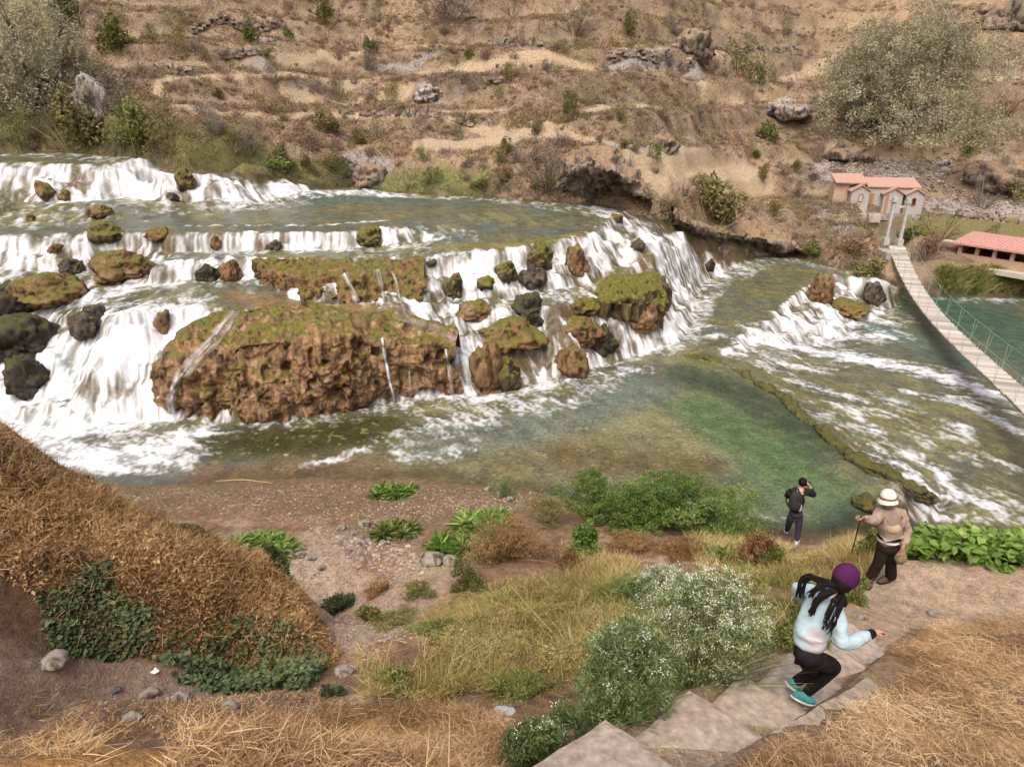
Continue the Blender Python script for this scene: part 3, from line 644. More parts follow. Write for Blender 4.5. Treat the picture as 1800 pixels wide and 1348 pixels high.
m, t, b = mat('ground', .95, .12)
ca = nd(t, 'ShaderNodeAttribute', attribute_name='tone'); n = noise_node(t, 7, 7, .72); n_2 = noise_node(t, 38, 4, .7)
mm = nd(t, 'ShaderNodeMix', data_type='RGBA', blend_type='MULTIPLY'); mm.inputs[0].default_value = 1
ad = nd(t, 'ShaderNodeMath', operation='ADD'); t.links.new(n.outputs[0], ad.inputs[0]); t.links.new(n_2.outputs[0], ad.inputs[1])
rr_ = ramp(t, [(.38, (.5, .5, .52)), (.5, (1, 1, 1)), (.62, (1.55, 1.5, 1.42))])
hf = nd(t, 'ShaderNodeMath', operation='MULTIPLY', i_1=.5); t.links.new(ad.outputs[0], hf.inputs[0]); t.links.new(hf.outputs[0], rr_.inputs[0])
t.links.new(ca.outputs['Color'], mm.inputs[6]); t.links.new(rr_.outputs[0], mm.inputs[7]); t.links.new(mm.outputs[2], b.inputs['Base Color'])
bump(t, b, ad.outputs[0], .8, .06)
PF = np.zeros(GX.shape); PF[np.ix_(st_r, st_a)] = np.maximum(PALE, _tr * .8); PF = bx(bx(PF, 3), 3) * 4
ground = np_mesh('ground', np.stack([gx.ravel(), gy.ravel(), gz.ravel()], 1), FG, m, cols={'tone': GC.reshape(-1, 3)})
tag(ground, kind='structure')
print('ground', round(time.time() - T0, 1))

# ------------------------------------------------------------------ rock
def rock_mat(name, cols_, moss=(.13, .12, .018), moss_amt=.5, stain=.5, wet=.5, sc_=3.0):
    m, t, b = mat(name, .55, .35)
    tc = nd(t, 'ShaderNodeTexCoord'); n = noise_node(t, sc_, 6, .65, tc.outputs['Object']); r = ramp(t, [(.32, cols_[0]), (.5, cols_[1]), (.68, cols_[2])]); t.links.new(n.outputs[0], r.inputs[0])
    mp = nd(t, 'ShaderNodeMapping'); mp.inputs['Scale'].default_value = (1, 1, .28); t.links.new(tc.outputs['Object'], mp.inputs[0])
    n2 = noise_node(t, sc_ * 1.6, 5, .6, mp.outputs[0]); st = ramp(t, [(.42 + .1 * (1 - stain), (1, 1, 1)), (.62, (.22, .2, .16))]); t.links.new(n2.outputs[0], st.inputs[0])
    mm = nd(t, 'ShaderNodeMix', data_type='RGBA', blend_type='MULTIPLY'); mm.inputs[0].default_value = 1; t.links.new(r.outputs[0], mm.inputs[6]); t.links.new(st.outputs[0], mm.inputs[7])
    ge = nd(t, 'ShaderNodeNewGeometry'); sx = nd(t, 'ShaderNodeSeparateXYZ'); t.links.new(ge.outputs['Normal'], sx.inputs[0])
    n3 = noise_node(t, sc_ * .8, 5, .6, tc.outputs['Object'])
    ma = nd(t, 'ShaderNodeMath', operation='MULTIPLY_ADD', i_1=.55); t.links.new(sx.outputs[2], ma.inputs[0]); t.links.new(n3.outputs[0], ma.inputs[2])
    mr = nd(t, 'ShaderNodeMapRange'); mr.inputs[1].default_value = 1.12 - moss_amt * .5; mr.inputs[2].default_value = 1.25 - moss_amt * .5; t.links.new(ma.outputs[0], mr.inputs[0])
    mc = ramp(t, [(.3, tuple(c * .4 for c in moss)), (.5, moss), (.72, (moss[0] * 1.7, moss[1] * 1.45, moss[2] * 1.3))]); nq = noise_node(t, 7, 7, .75, tc.outputs['Object']); t.links.new(nq.outputs[0], mc.inputs[0])
    mx = nd(t, 'ShaderNodeMix', data_type='RGBA'); t.links.new(mr.outputs[0], mx.inputs[0]); t.links.new(mm.outputs[2], mx.inputs[6]); t.links.new(mc.outputs[0], mx.inputs[7])
    t.links.new(mx.outputs[2], b.inputs['Base Color'])
    nb_ = noise_node(t, sc_ * 6, 6, .75, tc.outputs['Object']); bump(t, b, nb_.outputs[0], .9, .05)
    rr2 = ramp(t, [(.4, (.75 - .3 * wet,) * 3), (.6, (.95 - .3 * wet,) * 3)]); t.links.new(n2.outputs[0], rr2.inputs[0]); t.links.new(rr2.outputs[0], b.inputs['Roughness'])
    return m
M_TUFA = rock_mat('brown tufa', [(.13, .075, .035), (.29, .17, .085), (.45, .29, .165)], moss_amt=.54, stain=.8, sc_=2.1)
M_TUFA2 = rock_mat('brown mossy tufa', [(.10, .06, .028), (.22, .125, .055), (.32, .19, .10)], moss_amt=.62, stain=.6)
M_MOSS = rock_mat('mossy rock', [(.05, .038, .018), (.10, .07, .03), (.17, .11, .055)], moss_amt=.95, stain=.6)
M_DARK = rock_mat('dark wet rock', [(.02, .018, .012), (.045, .035, .022), (.09, .065, .04)], moss=(.055, .06, .012), moss_amt=.7, stain=.6, wet=.9)
M_WET = rock_mat('wet grey rock', [(.035, .028, .02), (.09, .067, .045), (.17, .13, .09)], moss_amt=.35, stain=.6, wet=.9)
M_RIM = rock_mat('wet mossy rim', [(.03, .028, .014), (.07, .055, .025), (.12, .09, .045)], moss=(.085, .082, .016), moss_amt=.9, stain=.6, wet=.8)
M_GREY = rock_mat('pale dry rock', [(.20, .175, .15), (.34, .30, .26), (.5, .45, .39)], moss=(.28, .21, .12), moss_amt=.3, stain=.2, wet=0)
M_BANK = rock_mat('bank rock', [(.09, .072, .055), (.19, .15, .115), (.31, .25, .195)], moss=(.25, .175, .10), moss_amt=.7, stain=.5, wet=.1, sc_=1.5)

def ico(sub_):
    bm = bmesh.new(); bmesh.ops.create_icosphere(bm, subdivisions=sub_, radius=1)
    V = np.array([v.co[:] for v in bm.verts]); Fc = np.array([[v.index for v in f.verts] for f in bm.faces]); bm.free(); return V, Fc
ICO = {k: ico(k) for k in (2, 3, 4, 5)}
def rock(name, loc, size, mat_, seed=0, sub_=4, rough=.5, label=None, cat='rock', group=None, sink=.25, rz=None, lobes=None, freq=1.1):
    V, Fc = ICO[sub_]; V = V.copy()
    parts_ = lobes or [((0, 0, 0), 1.0)]
    VV = []; FF = []; n0 = 0
    rg = random.Random(seed)
    if lobes:                                 # blend the lobes radially: support function of several balls
        D = np.zeros(len(V))
        for (cx, cy, cz), s_ in parts_:
            c_ = np.array([cx, cy, cz]); bdot = V @ c_; disc = bdot ** 2 - (c_ @ c_) + s_ ** 2
            D = np.maximum(D, np.where(disc > 0, bdot + np.sqrt(np.maximum(disc, 0)), 0))
        V = V * np.maximum(D, .35)[:, None]
    n_ = fbm3(V[:, 0] + seed * 3.1, V[:, 1], V[:, 2], freq, 5, seed, .55); n2_ = fbm3(V[:, 0], V[:, 1] + seed, V[:, 2], freq * 3.5, 3, seed + 9)
    V = V * (1 + rough * 1.3 * n_ + rough * .35 * n2_ + (.05 * (1 - np.abs(fbm3(V[:, 0], V[:, 1], V[:, 2], freq * 5, 3, seed + 31)) * 3) if sub_ > 4 else 0))[:, None]
    V = V * np.array(size) / 2
    V[:, 2] = np.where(V[:, 2] < 0, V[:, 2] * .7, V[:, 2])
    o = np_mesh(name, V, Fc, mat_, smooth_=True)
    o.location = (loc[0], loc[1], loc[2] + size[2] * (.5 - sink)); o.rotation_euler = (0, 0, rz if rz is not None else rg.uniform(-.4, .4))
    tag(o, label, cat, group); return o
def boulder(px0, py0, px1, py1, mat_, label, seed, depth=.9, **k):
    """a boulder filling a photo box, its foot on the surface seen at the bottom of the box"""
    cx = (px0 + px1) / 2; x, y, z = hit(cx, py1 - 2, TOP); d = (y) / (CP + (674 - py1) / F * SP)
    wd = (px1 - px0) * d / F * 1.02; el = math.atan2(HC - z, math.hypot(x, y)); h = (py1 - py0) * d / F
    dp = wd * depth
    hh = max(.25, (h - dp * .55 * math.sin(el)) / math.cos(el)) * 1.05
    r = math.hypot(x, y); k_ = (r + dp * .35) / r
    return rock('boulder', (x * k_, y * k_, z), (wd * 1.12, dp * 1.15, hh * 1.35), mat_, seed, label=label, sink=.32, rz=-math.atan2(x, y), cat='boulder', sub_=5, **k)
GB = 'boulders standing in the cascade'
for a in [
    (0, 497, 62, 550, M_DARK, 'dark green mossy boulder at the left edge of the falls, beside the brown-topped one'),
    (50, 480, 148, 537, M_TUFA2, 'brown-topped boulder standing in white water near the left edge'),
    (0, 555, 85, 628, M_DARK, 'large dark mossy boulder in the foam at the left edge'),
    (25, 618, 85, 692, M_DARK, 'wet reddish black boulder with water sliding over it, lowest at the left edge'),
    (133, 540, 186, 592, M_WET, 'grey brown wet boulder half covered by the big left fall'),
    (172, 441, 258, 494, M_TUFA2, 'brown boulder with a mossy cap between two branches of the left falls'),
    (108, 458, 143, 484, M_WET, 'small dark stone poking out of foam left of the mossy capped boulder'),
    (313, 300, 342, 336, M_MOSS, 'mossy block standing in the uppermost left falls'),
    (162, 360, 196, 385, M_TUFA2, 'small brown and green stone on the second step of the left falls'),
    (262, 402, 300, 424, M_TUFA2, 'low brown stone at the left end of the long straight fall'),
    (170, 398, 212, 432, M_MOSS, 'rounded olive ledge stone where the left channel bends'),
    (350, 464, 382, 497, M_DARK, 'dark brown stone between thin falls, left of the mossy chunk'),
    (392, 458, 422, 497, M_TUFA2, 'brown stone with moss between thin falls above the big outcrop'),
    (450, 452, 500, 497, M_MOSS, 'mossy chunk at the left end of the middle ledge'),
    (630, 402, 672, 436, M_MOSS, 'moss covered boulder at the right end of the long straight fall'),
    (928, 432, 966, 476, M_MOSS, 'upright mossy boulder at the top of the central falls'),
    (873, 462, 904, 498, M_MOSS, 'smooth olive dome of rock alone in the central falls'),
    (998, 440, 1026, 486, M_TUFA2, 'narrow brown rock leaning in the falls right of the upright mossy one'),
    (783, 484, 811, 526, M_MOSS, 'slim green boulder right of the middle ledge'),
    (916, 466, 958, 508, M_WET, 'brown rock streaked with running water in the central falls'),
    (900, 520, 952, 570, M_DARK, 'wet grey slab under a veil of water in the middle of the cascade'),
    (806, 527, 862, 564, M_TUFA, 'orange topped flat boulder above the large mossy brown one'),
    (838, 556, 938, 618, M_TUFA2, 'large mossy brown boulder in the middle of the lower cascade'),
    (832, 600, 880, 690, M_TUFA2, 'tall brown boulder with a green cap at the foot of the cascade'),
    (872, 620, 912, 688, M_MOSS, 'dark mossy boulder leaning on the tall brown one at the foot of the cascade'),
    (1001, 525, 1046, 559, M_MOSS, 'round bright mossy boulder above the brown and black one'),
    (992, 556, 1048, 606, M_TUFA2, 'brown boulder with a dark green rim under the round mossy one'),
    (1036, 572, 1074, 622, M_DARK, 'dark wet boulder at the right of the brown one with the green rim'),
    (985, 612, 1032, 664, M_TUFA2, 'small boulder with a green tip at the foot of the right cascade'),
    (1098, 528, 1152, 582, M_TUFA, 'rusty brown boulder hanging under the mossy shelf on the right'),
    (1148, 492, 1174, 545, M_WET, 'wet brown rib of rock at the right end of the mossy shelf'),
    (1422, 490, 1454, 532, M_TUFA2, 'brown boulder splitting the small fall near the footbridge'),
    (1455, 528, 1516, 556, M_TUFA2, 'flat olive brown boulder at the foot of the small fall near the footbridge'),
    (1520, 500, 1546, 534, M_WET, 'dark boulder at the right end of the small fall near the footbridge'),
    (1502, 872, 1534, 898, M_RIM, 'small green stone at the edge of the pool behind the man in the pale hat'),
    (1596, 860, 1640, 884, M_WET, 'wet grey stone at the tip of the mossy rim'),
]:
    boulder(*a[:5], a[5], seed=int(a[0] + a[1]) % 97, group=GB)

# small rocks showing between the strands of the cascade
_r = np.random.default_rng(101); _n = 0; _f = np.zeros(GX.shape); _f[sub] = fall * np.clip(foam, 0, 1); bigs = [(o.location.x, o.location.y, max(o.dimensions[:2])) for o in sc.objects if o.name.startswith('boulder')]
while _n < 14:
    px, py = _r.uniform(0, 1290), _r.uniform(285, 690)
    if 300 < px < 810 and 520 < py: continue
    x, y, z = hit(px, py, TOP)
    if samp(_f, np.array([x]), np.array([y]))[0] < .55 or any(math.hypot(x - bx_, y - by_) < bs * .6 + .3 for bx_, by_, bs in bigs): continue
    s_ = _r.uniform(.25, .75) * (1.25 if py < 420 else 1); k_ = _r.uniform(); m_ = M_DARK if k_ < .2 else M_WET if k_ < .4 else M_TUFA2 if k_ < .85 else M_MOSS
    rock('cascade_rock', (x, y, z - .02), (s_ * _r.uniform(.6, 1.1), s_, s_ * _r.uniform(.7, 1.3)), m_, int(_r.integers(1, 400)), 3, .7, {0: 'dark wet', 1: 'grey brown wet', 2: 'brown', 3: 'mossy'}[[M_DARK, M_WET, M_TUFA2, M_MOSS].index(m_)] + ' small rock showing between white strands of the cascade', 'rock', group='small rocks showing through the cascade, ' + {0: 'dark', 1: 'grey', 2: 'brown', 3: 'mossy'}[[M_DARK, M_WET, M_TUFA2, M_MOSS].index(m_)], sink=.55); _n += 1
def loft(name, A, B, Cc, mat_, label, cat, out=.3, under=0.0, nu=200, rough=.16, seed=0, deep=.6, freq=1.0, drip=.0, seg_=(34, 40)):
    """rock body lofted from foot line A over brink B to back line Cc (world points)"""
    def res(p, n):
        p = np.array(p, float); d = np.r_[0, np.cumsum(np.linalg.norm(np.diff(p, axis=0), axis=1))]; q_ = np.linspace(0, d[-1], n)
        k = np.stack([np.interp(q_, d, p[:, i]) for i in range(3)], 1)
        for _ in range(6): k[1:-1] = (k[:-2] + 2 * k[1:-1] + k[2:]) / 4
        return k
    A, B, Cc = res(A, nu), res(B, nu), res(Cc, nu)
    rows = [A + np.array([0, 0, -deep])]
    toB = A[:, :2] - Cc[:, :2]; toB /= np.linalg.norm(toB, axis=1)[:, None] + 1e-9; o3 = np.c_[toB, np.zeros(nu)]
    n1_, n2_ = seg_
    endt = np.sin(np.linspace(0, math.pi, nu)) ** .35
    for i in range(n1_ + 1):
        t_ = i / n1_; p = A * (1 - t_) + B * t_
        bul = (out * math.sin(math.pi * min(1, t_ * 1.15)) ** .8 if t_ < .87 else out * math.sin(math.pi * min(1, t_ * 1.15)) ** .8) - under * math.sin(math.pi * min(1, t_ * 1.25)) ** 1.2
        rows.append(p + o3 * (bul * endt)[:, None])
    for i in range(1, n2_ + 1):
        t_ = i / n2_; p = B * (1 - t_) + Cc * t_; p = p + np.array([0, 0, .08 * math.sin(math.pi * t_)]); rows.append(p)
    rows.append(Cc + np.array([0, 0, -deep]))
    V = np.array(rows); nr = len(rows); cen = V.mean(axis=(0, 1))
    for _ in range(9): V[2:-1] = (V[1:-2] + 2 * V[2:-1] + V[3:]) / 4 if False else V[2:-1]
    if nr > 60:
        for _ in range(60): V[2:-2] = (V[1:-3] + 2 * V[2:-2] + V[3:-1]) / 4
    du = np.gradient(V, axis=1); dv = np.gradient(V, axis=0); N = np.cross(du, dv); N /= np.linalg.norm(N, axis=2)[..., None] + 1e-9
    x, y, z = V[..., 0], V[..., 1], V[..., 2]
    d_ = fbm3(x, y, z, freq, 5, seed, .55) * rough * 2 + fbm3(x, y, z, freq * 4, 4, seed + 5) * rough * .8
    if nr > 120: d_ += fbm3(x, y, z, .55, 3, seed + 21) * .5 + .22 * np.round(fbm3(x, y, z, 1.1, 2, seed + 22) * 3) / 3
    if drip:
        d_ += drip * fbm3(x, y, z * .25, freq * 2.6, 4, seed + 8) * 1.6
        p2_ = fbm3(x, y, z * .8, freq * .75, 3, seed + 13); d_ -= drip * 2.2 * smooth(.15, .4, p2_) * (np.arange(nr)[:, None] < n1_ + 2); pit = fbm3(x, y, z * .7, freq * 1.7, 3, seed + 3); d_ -= drip * 2.6 * smooth(.22, .42, pit) * (np.arange(nr)[:, None] < n1_ + 2)
    V = V + N * d_[..., None]
    ii_ = np.arange(nr * nu).reshape(nr, nu)
    Fq_ = np.stack([ii_[:-1, :-1].ravel(), ii_[:-1, 1:].ravel(), ii_[1:, 1:].ravel(), ii_[1:, :-1].ravel()], 1)
    o = np_mesh(name, V.reshape(-1, 3), Fq_, mat_, smooth_=True); tag(o, label, cat); return o
def PP(*q): return [P(*a) for a in q]
big = loft('travertine_outcrop', PP((258, 722, 0), (290, 738, 0), (340, 746, 0), (400, 747, 0), (470, 743, 0), (540, 736, 0), (600, 723, 0), (660, 707, 0), (720, 701, 0), (780, 697, 0), (806, 690, 0)),
     PP((262, 678, .9), (300, 640, 1.8), (345, 616, 2.3), (400, 603, 2.68), (470, 594, 2.72), (540, 590, 2.7), (600, 593, 2.6), (660, 598, 2.35), (720, 601, 2.15), (770, 603, 2.0), (800, 614, 1.85)),
     PP((268, 655, 1.3), (300, 612, 2.15), (340, 580, 2.6), (390, 552, 2.75), (470, 540, 2.82), (540, 538, 2.8), (600, 540, 2.74), (660, 545, 2.6), (720, 550, 2.4), (775, 562, 2.1), (806, 585, 1.9)),
     M_TUFA, 'big brown travertine outcrop with an undercut mossy front below the cascades', 'rock', out=.35, nu=420, rough=.13, seed=4, drip=.12, freq=1.3, seg_=(110, 70))
mid = loft('travertine_ledge', PP((452, 497, 3.0), (500, 512, 2.8), (530, 524, 2.7), (600, 531, 2.7), (680, 531, 2.65), (745, 529, 2.55)),
     PP((452, 474, 3.5), (500, 482, 3.45), (530, 488, 3.4), (600, 487, 3.45), (680, 480, 3.5), (745, 474, 3.5)),
     PP((456, 455, 3.72), (500, 455, 3.72), (530, 456, 3.72), (600, 458, 3.7), (680, 456, 3.7), (748, 455, 3.7)),
     M_TUFA2, 'long mossy brown ledge with thin falls, behind the big outcrop', 'rock', out=.15, nu=260, rough=.11, seed=8, drip=.12, freq=1.6, seg_=(40, 40))
shelf = loft('shelf_rock', PP((1040, 528, 2.2), (1080, 536, 2.0), (1120, 540, 1.9), (1150, 540, 1.8), (1172, 560, 1.2)),
     PP((1045, 510, 2.45), (1080, 512, 2.4), (1120, 510, 2.45), (1150, 512, 2.4), (1168, 520, 2.1)),
     PP((1060, 492, 2.55), (1085, 485, 2.65), (1115, 480, 2.7), (1145, 478, 2.72), (1160, 482, 2.6)),
     M_MOSS, 'olive mossy shelf of rock jutting out of the right cascade', 'rock', out=.2, nu=120, rough=.12, seed=12, drip=.12, freq=1.6, seg_=(30, 30))
mound_l = loft('mossy_shoulder', PP((300, 622, 1.9), (330, 622, 1.95), (362, 612, 2.1)), PP((306, 596, 2.3), (325, 580, 2.6), (372, 566, 2.7)), PP((312, 580, 2.4), (350, 560, 2.7), (385, 550, 2.75)), M_MOSS,
     'rounded mossy shoulder between the left fall and the big outcrop', 'rock', out=.15, nu=60, rough=.1, seed=15, seg_=(24, 16))
# mossy rim between the green pool and the rapids
def ridge(name, pts, wds, hts, mat_, label, cat, seed, nu=300, nv=22):
    p = np.array(pts, float); d = np.r_[0, np.cumsum(np.linalg.norm(np.diff(p, axis=0), axis=1))]; q_ = np.linspace(0, d[-1], nu)
    c = np.stack([np.interp(q_, d, p[:, i]) for i in range(3)], 1); w_ = np.interp(q_, d, wds); h_ = np.interp(q_, d, hts)
    tg = np.gradient(c, axis=0); tg /= np.linalg.norm(tg, axis=1)[:, None]; sd_ = np.c_[-tg[:, 1], tg[:, 0], np.zeros(nu)]
    V = []
    for i in range(nv + 1):
        a = math.pi * (-.2 + 1.4 * i / nv)
        V.append(c + sd_ * (w_ * math.cos(a) * (1))[:, None] + np.array([0, 0, 1]) * (h_ * math.sin(a))[:, None])
    V = np.array(V); dn = fbm3(V[..., 0], V[..., 1], V[..., 2], 1.5, 5, seed) * .34 + fbm3(V[..., 0], V[..., 1], V[..., 2], 5, 4, seed + 2) * .16
    V = V + (V - c[None]) / (np.linalg.norm(V - c[None], axis=2)[..., None] + 1e-6) * dn[..., None]
    ii_ = np.arange((nv + 1) * nu).reshape(nv + 1, nu); Fq_ = np.stack([ii_[:-1, :-1].ravel(), ii_[:-1, 1:].ravel(), ii_[1:, 1:].ravel(), ii_[1:, :-1].ravel()], 1)
    o = np_mesh(name, V.reshape(-1, 3), Fq_, mat_, smooth_=True); tag(o, label, cat); return o
ridge('rim_rock', PP((1180, 626, -.02), (1240, 630, 0), (1290, 648, 0), (1340, 678, 0), (1385, 704, 0), (1412, 735, 0), (1450, 765, 0), (1500, 800, 0), (1550, 832, -.03), (1600, 856, -.1), (1640, 876, -.3)),
      [.05, .11, .15, .18, .15, .16, .24, .30, .30, .22, .08], [.02, .04, .06, .08, .08, .09, .14, .17, .16, .12, .08], M_RIM, 'low mossy rim of rock between the green pool and the rapids', 'rock', 21)
# undercut rock of the far bank
loft('grotto_rock', PP((985, 358, 4.45), (1020, 362, 4.4), (1060, 364, 4.35), (1090, 369, 4.25), (1115, 374, 4.1), (1140, 380, 3.9)),
     PP((978, 322, 5.5), (1005, 300, 6.3), (1045, 288, 6.8), (1080, 295, 6.6), (1110, 318, 5.9), (1142, 345, 5.0)),
     [tuple(np.array(P(a, b_, c_)) * np.array([1, 1, 1]) + np.array([0, 3.2, .6])) for a, b_, c_ in ((978, 322, 5.5), (1005, 300, 6.3), (1045, 288, 6.8), (1080, 295, 6.6), (1110, 318, 5.9), (1142, 345, 5.0))],
     M_BANK, 'undercut grey rock with a shallow dark grotto above the far water edge', 'rock', out=0, under=.75, nu=200, rough=.22, seed=31, drip=.2, freq=.7, seg_=(60, 20))
loft('bank_rock', PP((1185, 396, 3.2), (1230, 424, 2.0), (1275, 446, 1.0), (1330, 453, .5), (1385, 452, .4), (1412, 449, .5)),
     PP((1188, 384, 3.9), (1230, 402, 2.9), (1280, 412, 2.2), (1335, 418, 1.9), (1385, 432, 1.4), (1412, 440, .9)),
     [tuple(np.array(P(a, b_, c_)) + np.array([0, 2.6, .5])) for a, b_, c_ in ((1188, 384, 3.9), (1230, 402, 2.9), (1280, 412, 2.2), (1335, 418, 1.9), (1385, 432, 1.4), (1412, 440, .9))],
     M_BANK, 'grey overhanging bank rock with a dark hollow at the foot of the hill', 'rock', out=.1, under=.6, nu=200, rough=.2, seed=37, drip=.15, freq=.8, seg_=(40, 16))
# rocks on the hillside and the beach
for a in [
    (1190, 45, 1245, 90, M_BANK, 'large grey boulder standing on the upper hillside'),
    (1352, 168, 1402, 200, M_GREY, 'pale boulder over a shade-painted hollow left of the big grey-green tree'),
    (862, 118, 894, 142, M_BANK, 'dark stone on the middle of the hillside'),
    (735, 145, 775, 170, M_GREY, 'pale lichened boulder in the dry grass left of the dark stone'),
    (140, 148, 180, 200, M_GREY, 'pale leaning rock beside the left tree'),
    (620, 282, 668, 318, M_BANK, 'grey rock at the far water edge between green shrubs'),
    (1140, 225, 1185, 262, M_BANK, 'cracked grey rock above the grotto'),
    (1640, 275, 1665, 295, M_GREY, 'small pale stone on the scree right of the huts'),
    (1735, 280, 1800, 320, M_BANK, 'grey rock face on the scree at the right edge'),
    (1730, 5, 1800, 45, M_BANK, 'grey crag at the top right of the hillside'),
    (1470, 250, 1520, 280, M_BANK, 'grey rock ledge above the huts'),
]:
    x, y, z = hit((a[0] + a[2]) / 2, a[3], G); d = math.hypot(x, y, HC - z)
    rock('rock', (x, y, z), ((a[2] - a[0]) * d / F * 1.1, (a[2] - a[0]) * d / F * .9, (a[3] - a[1]) * d / F * 1.15), a[4], int(a[0]) % 89, 4, .8, a[5], 'rock', sink=.42)
hollow = rock('hollow_shade_rock', hit(1372, 204, G), (2.4, 1.3, 1.0), plain('shade-painted hollow', (.012, .01, .009), var=.3), 5, 3, .4, 'black rock painted as the shade in a small hollow under the pale boulder', 'hollow', sink=.45)  # solid rock, the hollow's shade is put into its near-black colour
for px, py, w_, lab in [(760, 990, 34, 'broad pale rock at the edge of the weeds'), (792, 990, 26, 'grey rock right beside the broad pale one'), (604, 1186, 26, 'whitish stone alone on the straw below the mound'),
    (507, 976, 18, 'pale round stone by the bright green plant'), (528, 978, 15, 'small pale stone right of the round one'), (858, 862, 12, 'reddish stone by the water left of the pair of white ones'), (880, 872, 14, 'white stone by the water edge'),
    (897, 880, 12, 'white stone next to the sage bush'), (640, 925, 18, 'pale stone under the second bright plant'), (622, 940, 12, 'little grey stone left of the second bright plant'), (600, 930, 13, 'rusty stone left of the second bright plant'), (634, 958, 15, 'flat pale stone on the gravel'),
    (618, 968, 10, 'small stone on the gravel below the flat pale one'), (548, 982, 13, 'low grey stone on the gravel by the mound'), (566, 1000, 12, 'grey stone on the dirt beside the mound'), (680, 955, 10, 'small white stone in the dirt'), (725, 945, 10, 'small tan stone near the weeds'),
    (540, 1268, 28, 'flat pale stone in the straw at the bottom'), (524, 1276, 15, 'chipped stone beside the flat one at the bottom'), (262, 1224, 20, 'whitish stone on the bare earth'), (230, 1268, 22, 'flat pale stone on the bare earth'), (405, 1245, 22, 'pinkish flat stone on the bare earth'),
    (100, 1172, 30, 'reddish stone at the foot of the dark green creeper'), (318, 1228, 20, 'pale chip of rock left of the pinkish stone'), (430, 1290, 18, 'dull flat stone in the straw heap'), (498, 1316, 24, 'mauve flat stone at the edge of the straw heap'),
    (1516, 1088, 12, 'white stone on the path edge by the woman'), (1590, 1060, 7, 'tiny pale pebble on the path'), (1640, 1082, 16, 'pinkish stone at the edge of the path')]:
    x, y, z = hit(px, py, G); d = math.hypot(x, y, HC - z); w = w_ * d / F
    rock('stone', (x, y, z), (w * 1.2, w, w * .75), M_GREY, (px * 7 + py) % 83, 3, .4, lab, 'stone', sink=.25)
# gravel and pebbles
def w_poly(pxs, Fd=None): return [hit(x, y, G if Fd is None else Fd) for x, y in pxs]
def scatter(poly, n, seed=0):
    rg = np.random.default_rng(seed); p = np.array([q[:2] for q in poly]); lo, hi = p.min(0), p.max(0); out = []
    tot = 0
    while tot < n:
        c = rg.uniform(lo, hi, (n * 3 + 50, 2)); c = c[in_poly(poly, c[:, 0], c[:, 1])]; out.append(c); tot += len(c)
        if len(out) > 40: break
    c = np.concatenate(out)[:n]; return np.c_[c, samp(G, c[:, 0], c[:, 1])]
def pebbles(Pn, size, seed):
    rg = np.random.default_rng(seed); V0, F0 = ICO[2]; V0, F0 = (lambda v, f: (v, f))(*ico(1)); n = len(Pn)
    s = size * rg.uniform(.4, 1.6, (n, 1, 1)) * rg.uniform(.6, 1.2, (n, 1, 3)) * np.array([1, 1, .6]); V = V0[None] * (1 + rg.uniform(-.25, .25, (n, len(V0), 1))) * s + Pn[:, None, :] + np.array([0, 0, size * .15])
    Fx = F0[None] + (np.arange(n) * len(V0))[:, None, None]; t_ = np.repeat(rg.uniform(0, 1, n), len(V0)); return V.reshape(-1, 3), Fx.reshape(-1, 3), t_
def tmat(name, stops, rough=.85, spec=.2, rnd=False, nz=0, trans=0.0):
    m, t, b = mat(name, rough, spec); at = nd(t, 'ShaderNodeAttribute', attribute_name='t'); r = ramp(t, stops)
    src_ = at.outputs['Fac']
    if rnd:
        oi = nd(t, 'ShaderNodeObjectInfo'); a = nd(t, 'ShaderNodeMath', operation='MULTIPLY_ADD', i_1=.3, i_2=-.15); t.links.new(oi.outputs['Random'], a.inputs[0]); a2_ = nd(t, 'ShaderNodeMath', operation='ADD')
        t.links.new(a.outputs[0], a2_.inputs[0]); t.links.new(src_, a2_.inputs[1]); src_ = a2_.outputs[0]
    t.links.new(src_, r.inputs[0]); t.links.new(r.outputs[0], b.inputs['Base Color'])
    if trans:
        tl = nd(t, 'ShaderNodeBsdfTranslucent'); t.links.new(r.outputs[0], tl.inputs['Color']); ms_ = nd(t, 'ShaderNodeMixShader'); ms_.inputs[0].default_value = trans
        t.links.new(b.outputs[0], ms_.inputs[1]); t.links.new(tl.outputs[0], ms_.inputs[2]); t.links.new(ms_.outputs[0], t.nodes['Material Output'].inputs['Surface'])
    return m
pm = tmat('pebble tones', [(0, (.16, .11, .08)), (.4, (.30, .23, .18)), (.8, (.36, .29, .235)), (1, (.44, .37, .31))])
pb = [pebbles(scatter(w_poly(pl_), n, k), s_, k) for k, (pl_, n, s_) in enumerate([
    ([(540, 940), (700, 900), (760, 960), (700, 1060), (760, 1120), (640, 1160), (560, 1080), (520, 1000)], 2200, .018), ([(560, 930), (720, 960), (760, 1010), (620, 1000)], 220, .045),
    ([(200, 870), (560, 850), (960, 870), (900, 900), (560, 930), (300, 900)], 1500, .022), ([(80, 1180), (300, 1180), (560, 1210), (620, 1250), (400, 1300), (100, 1280)], 600, .012),
    ([(1260, 1000), (1400, 985), (1440, 1010), (1330, 1040)], 260, .02), ([(1560, 1000), (1800, 1010), (1800, 1080), (1560, 1090)], 240, .010), ([(1150, 1250), (1500, 1090), (1560, 1130), (1300, 1340), (1080, 1348)], 300, .008)])]
o_ = 0; VV, FF, TT = [], [], []
for v_, f_, t_ in pb: VV.append(v_); FF.append(f_ + o_); TT.append(t_); o_ += len(v_)
tag(np_mesh('gravel', np.concatenate(VV), np.concatenate(FF), pm, {'t': np.concatenate(TT)}, False), 'loose pebbles and gravel strewn over the beach and path', 'gravel', kind='stuff')
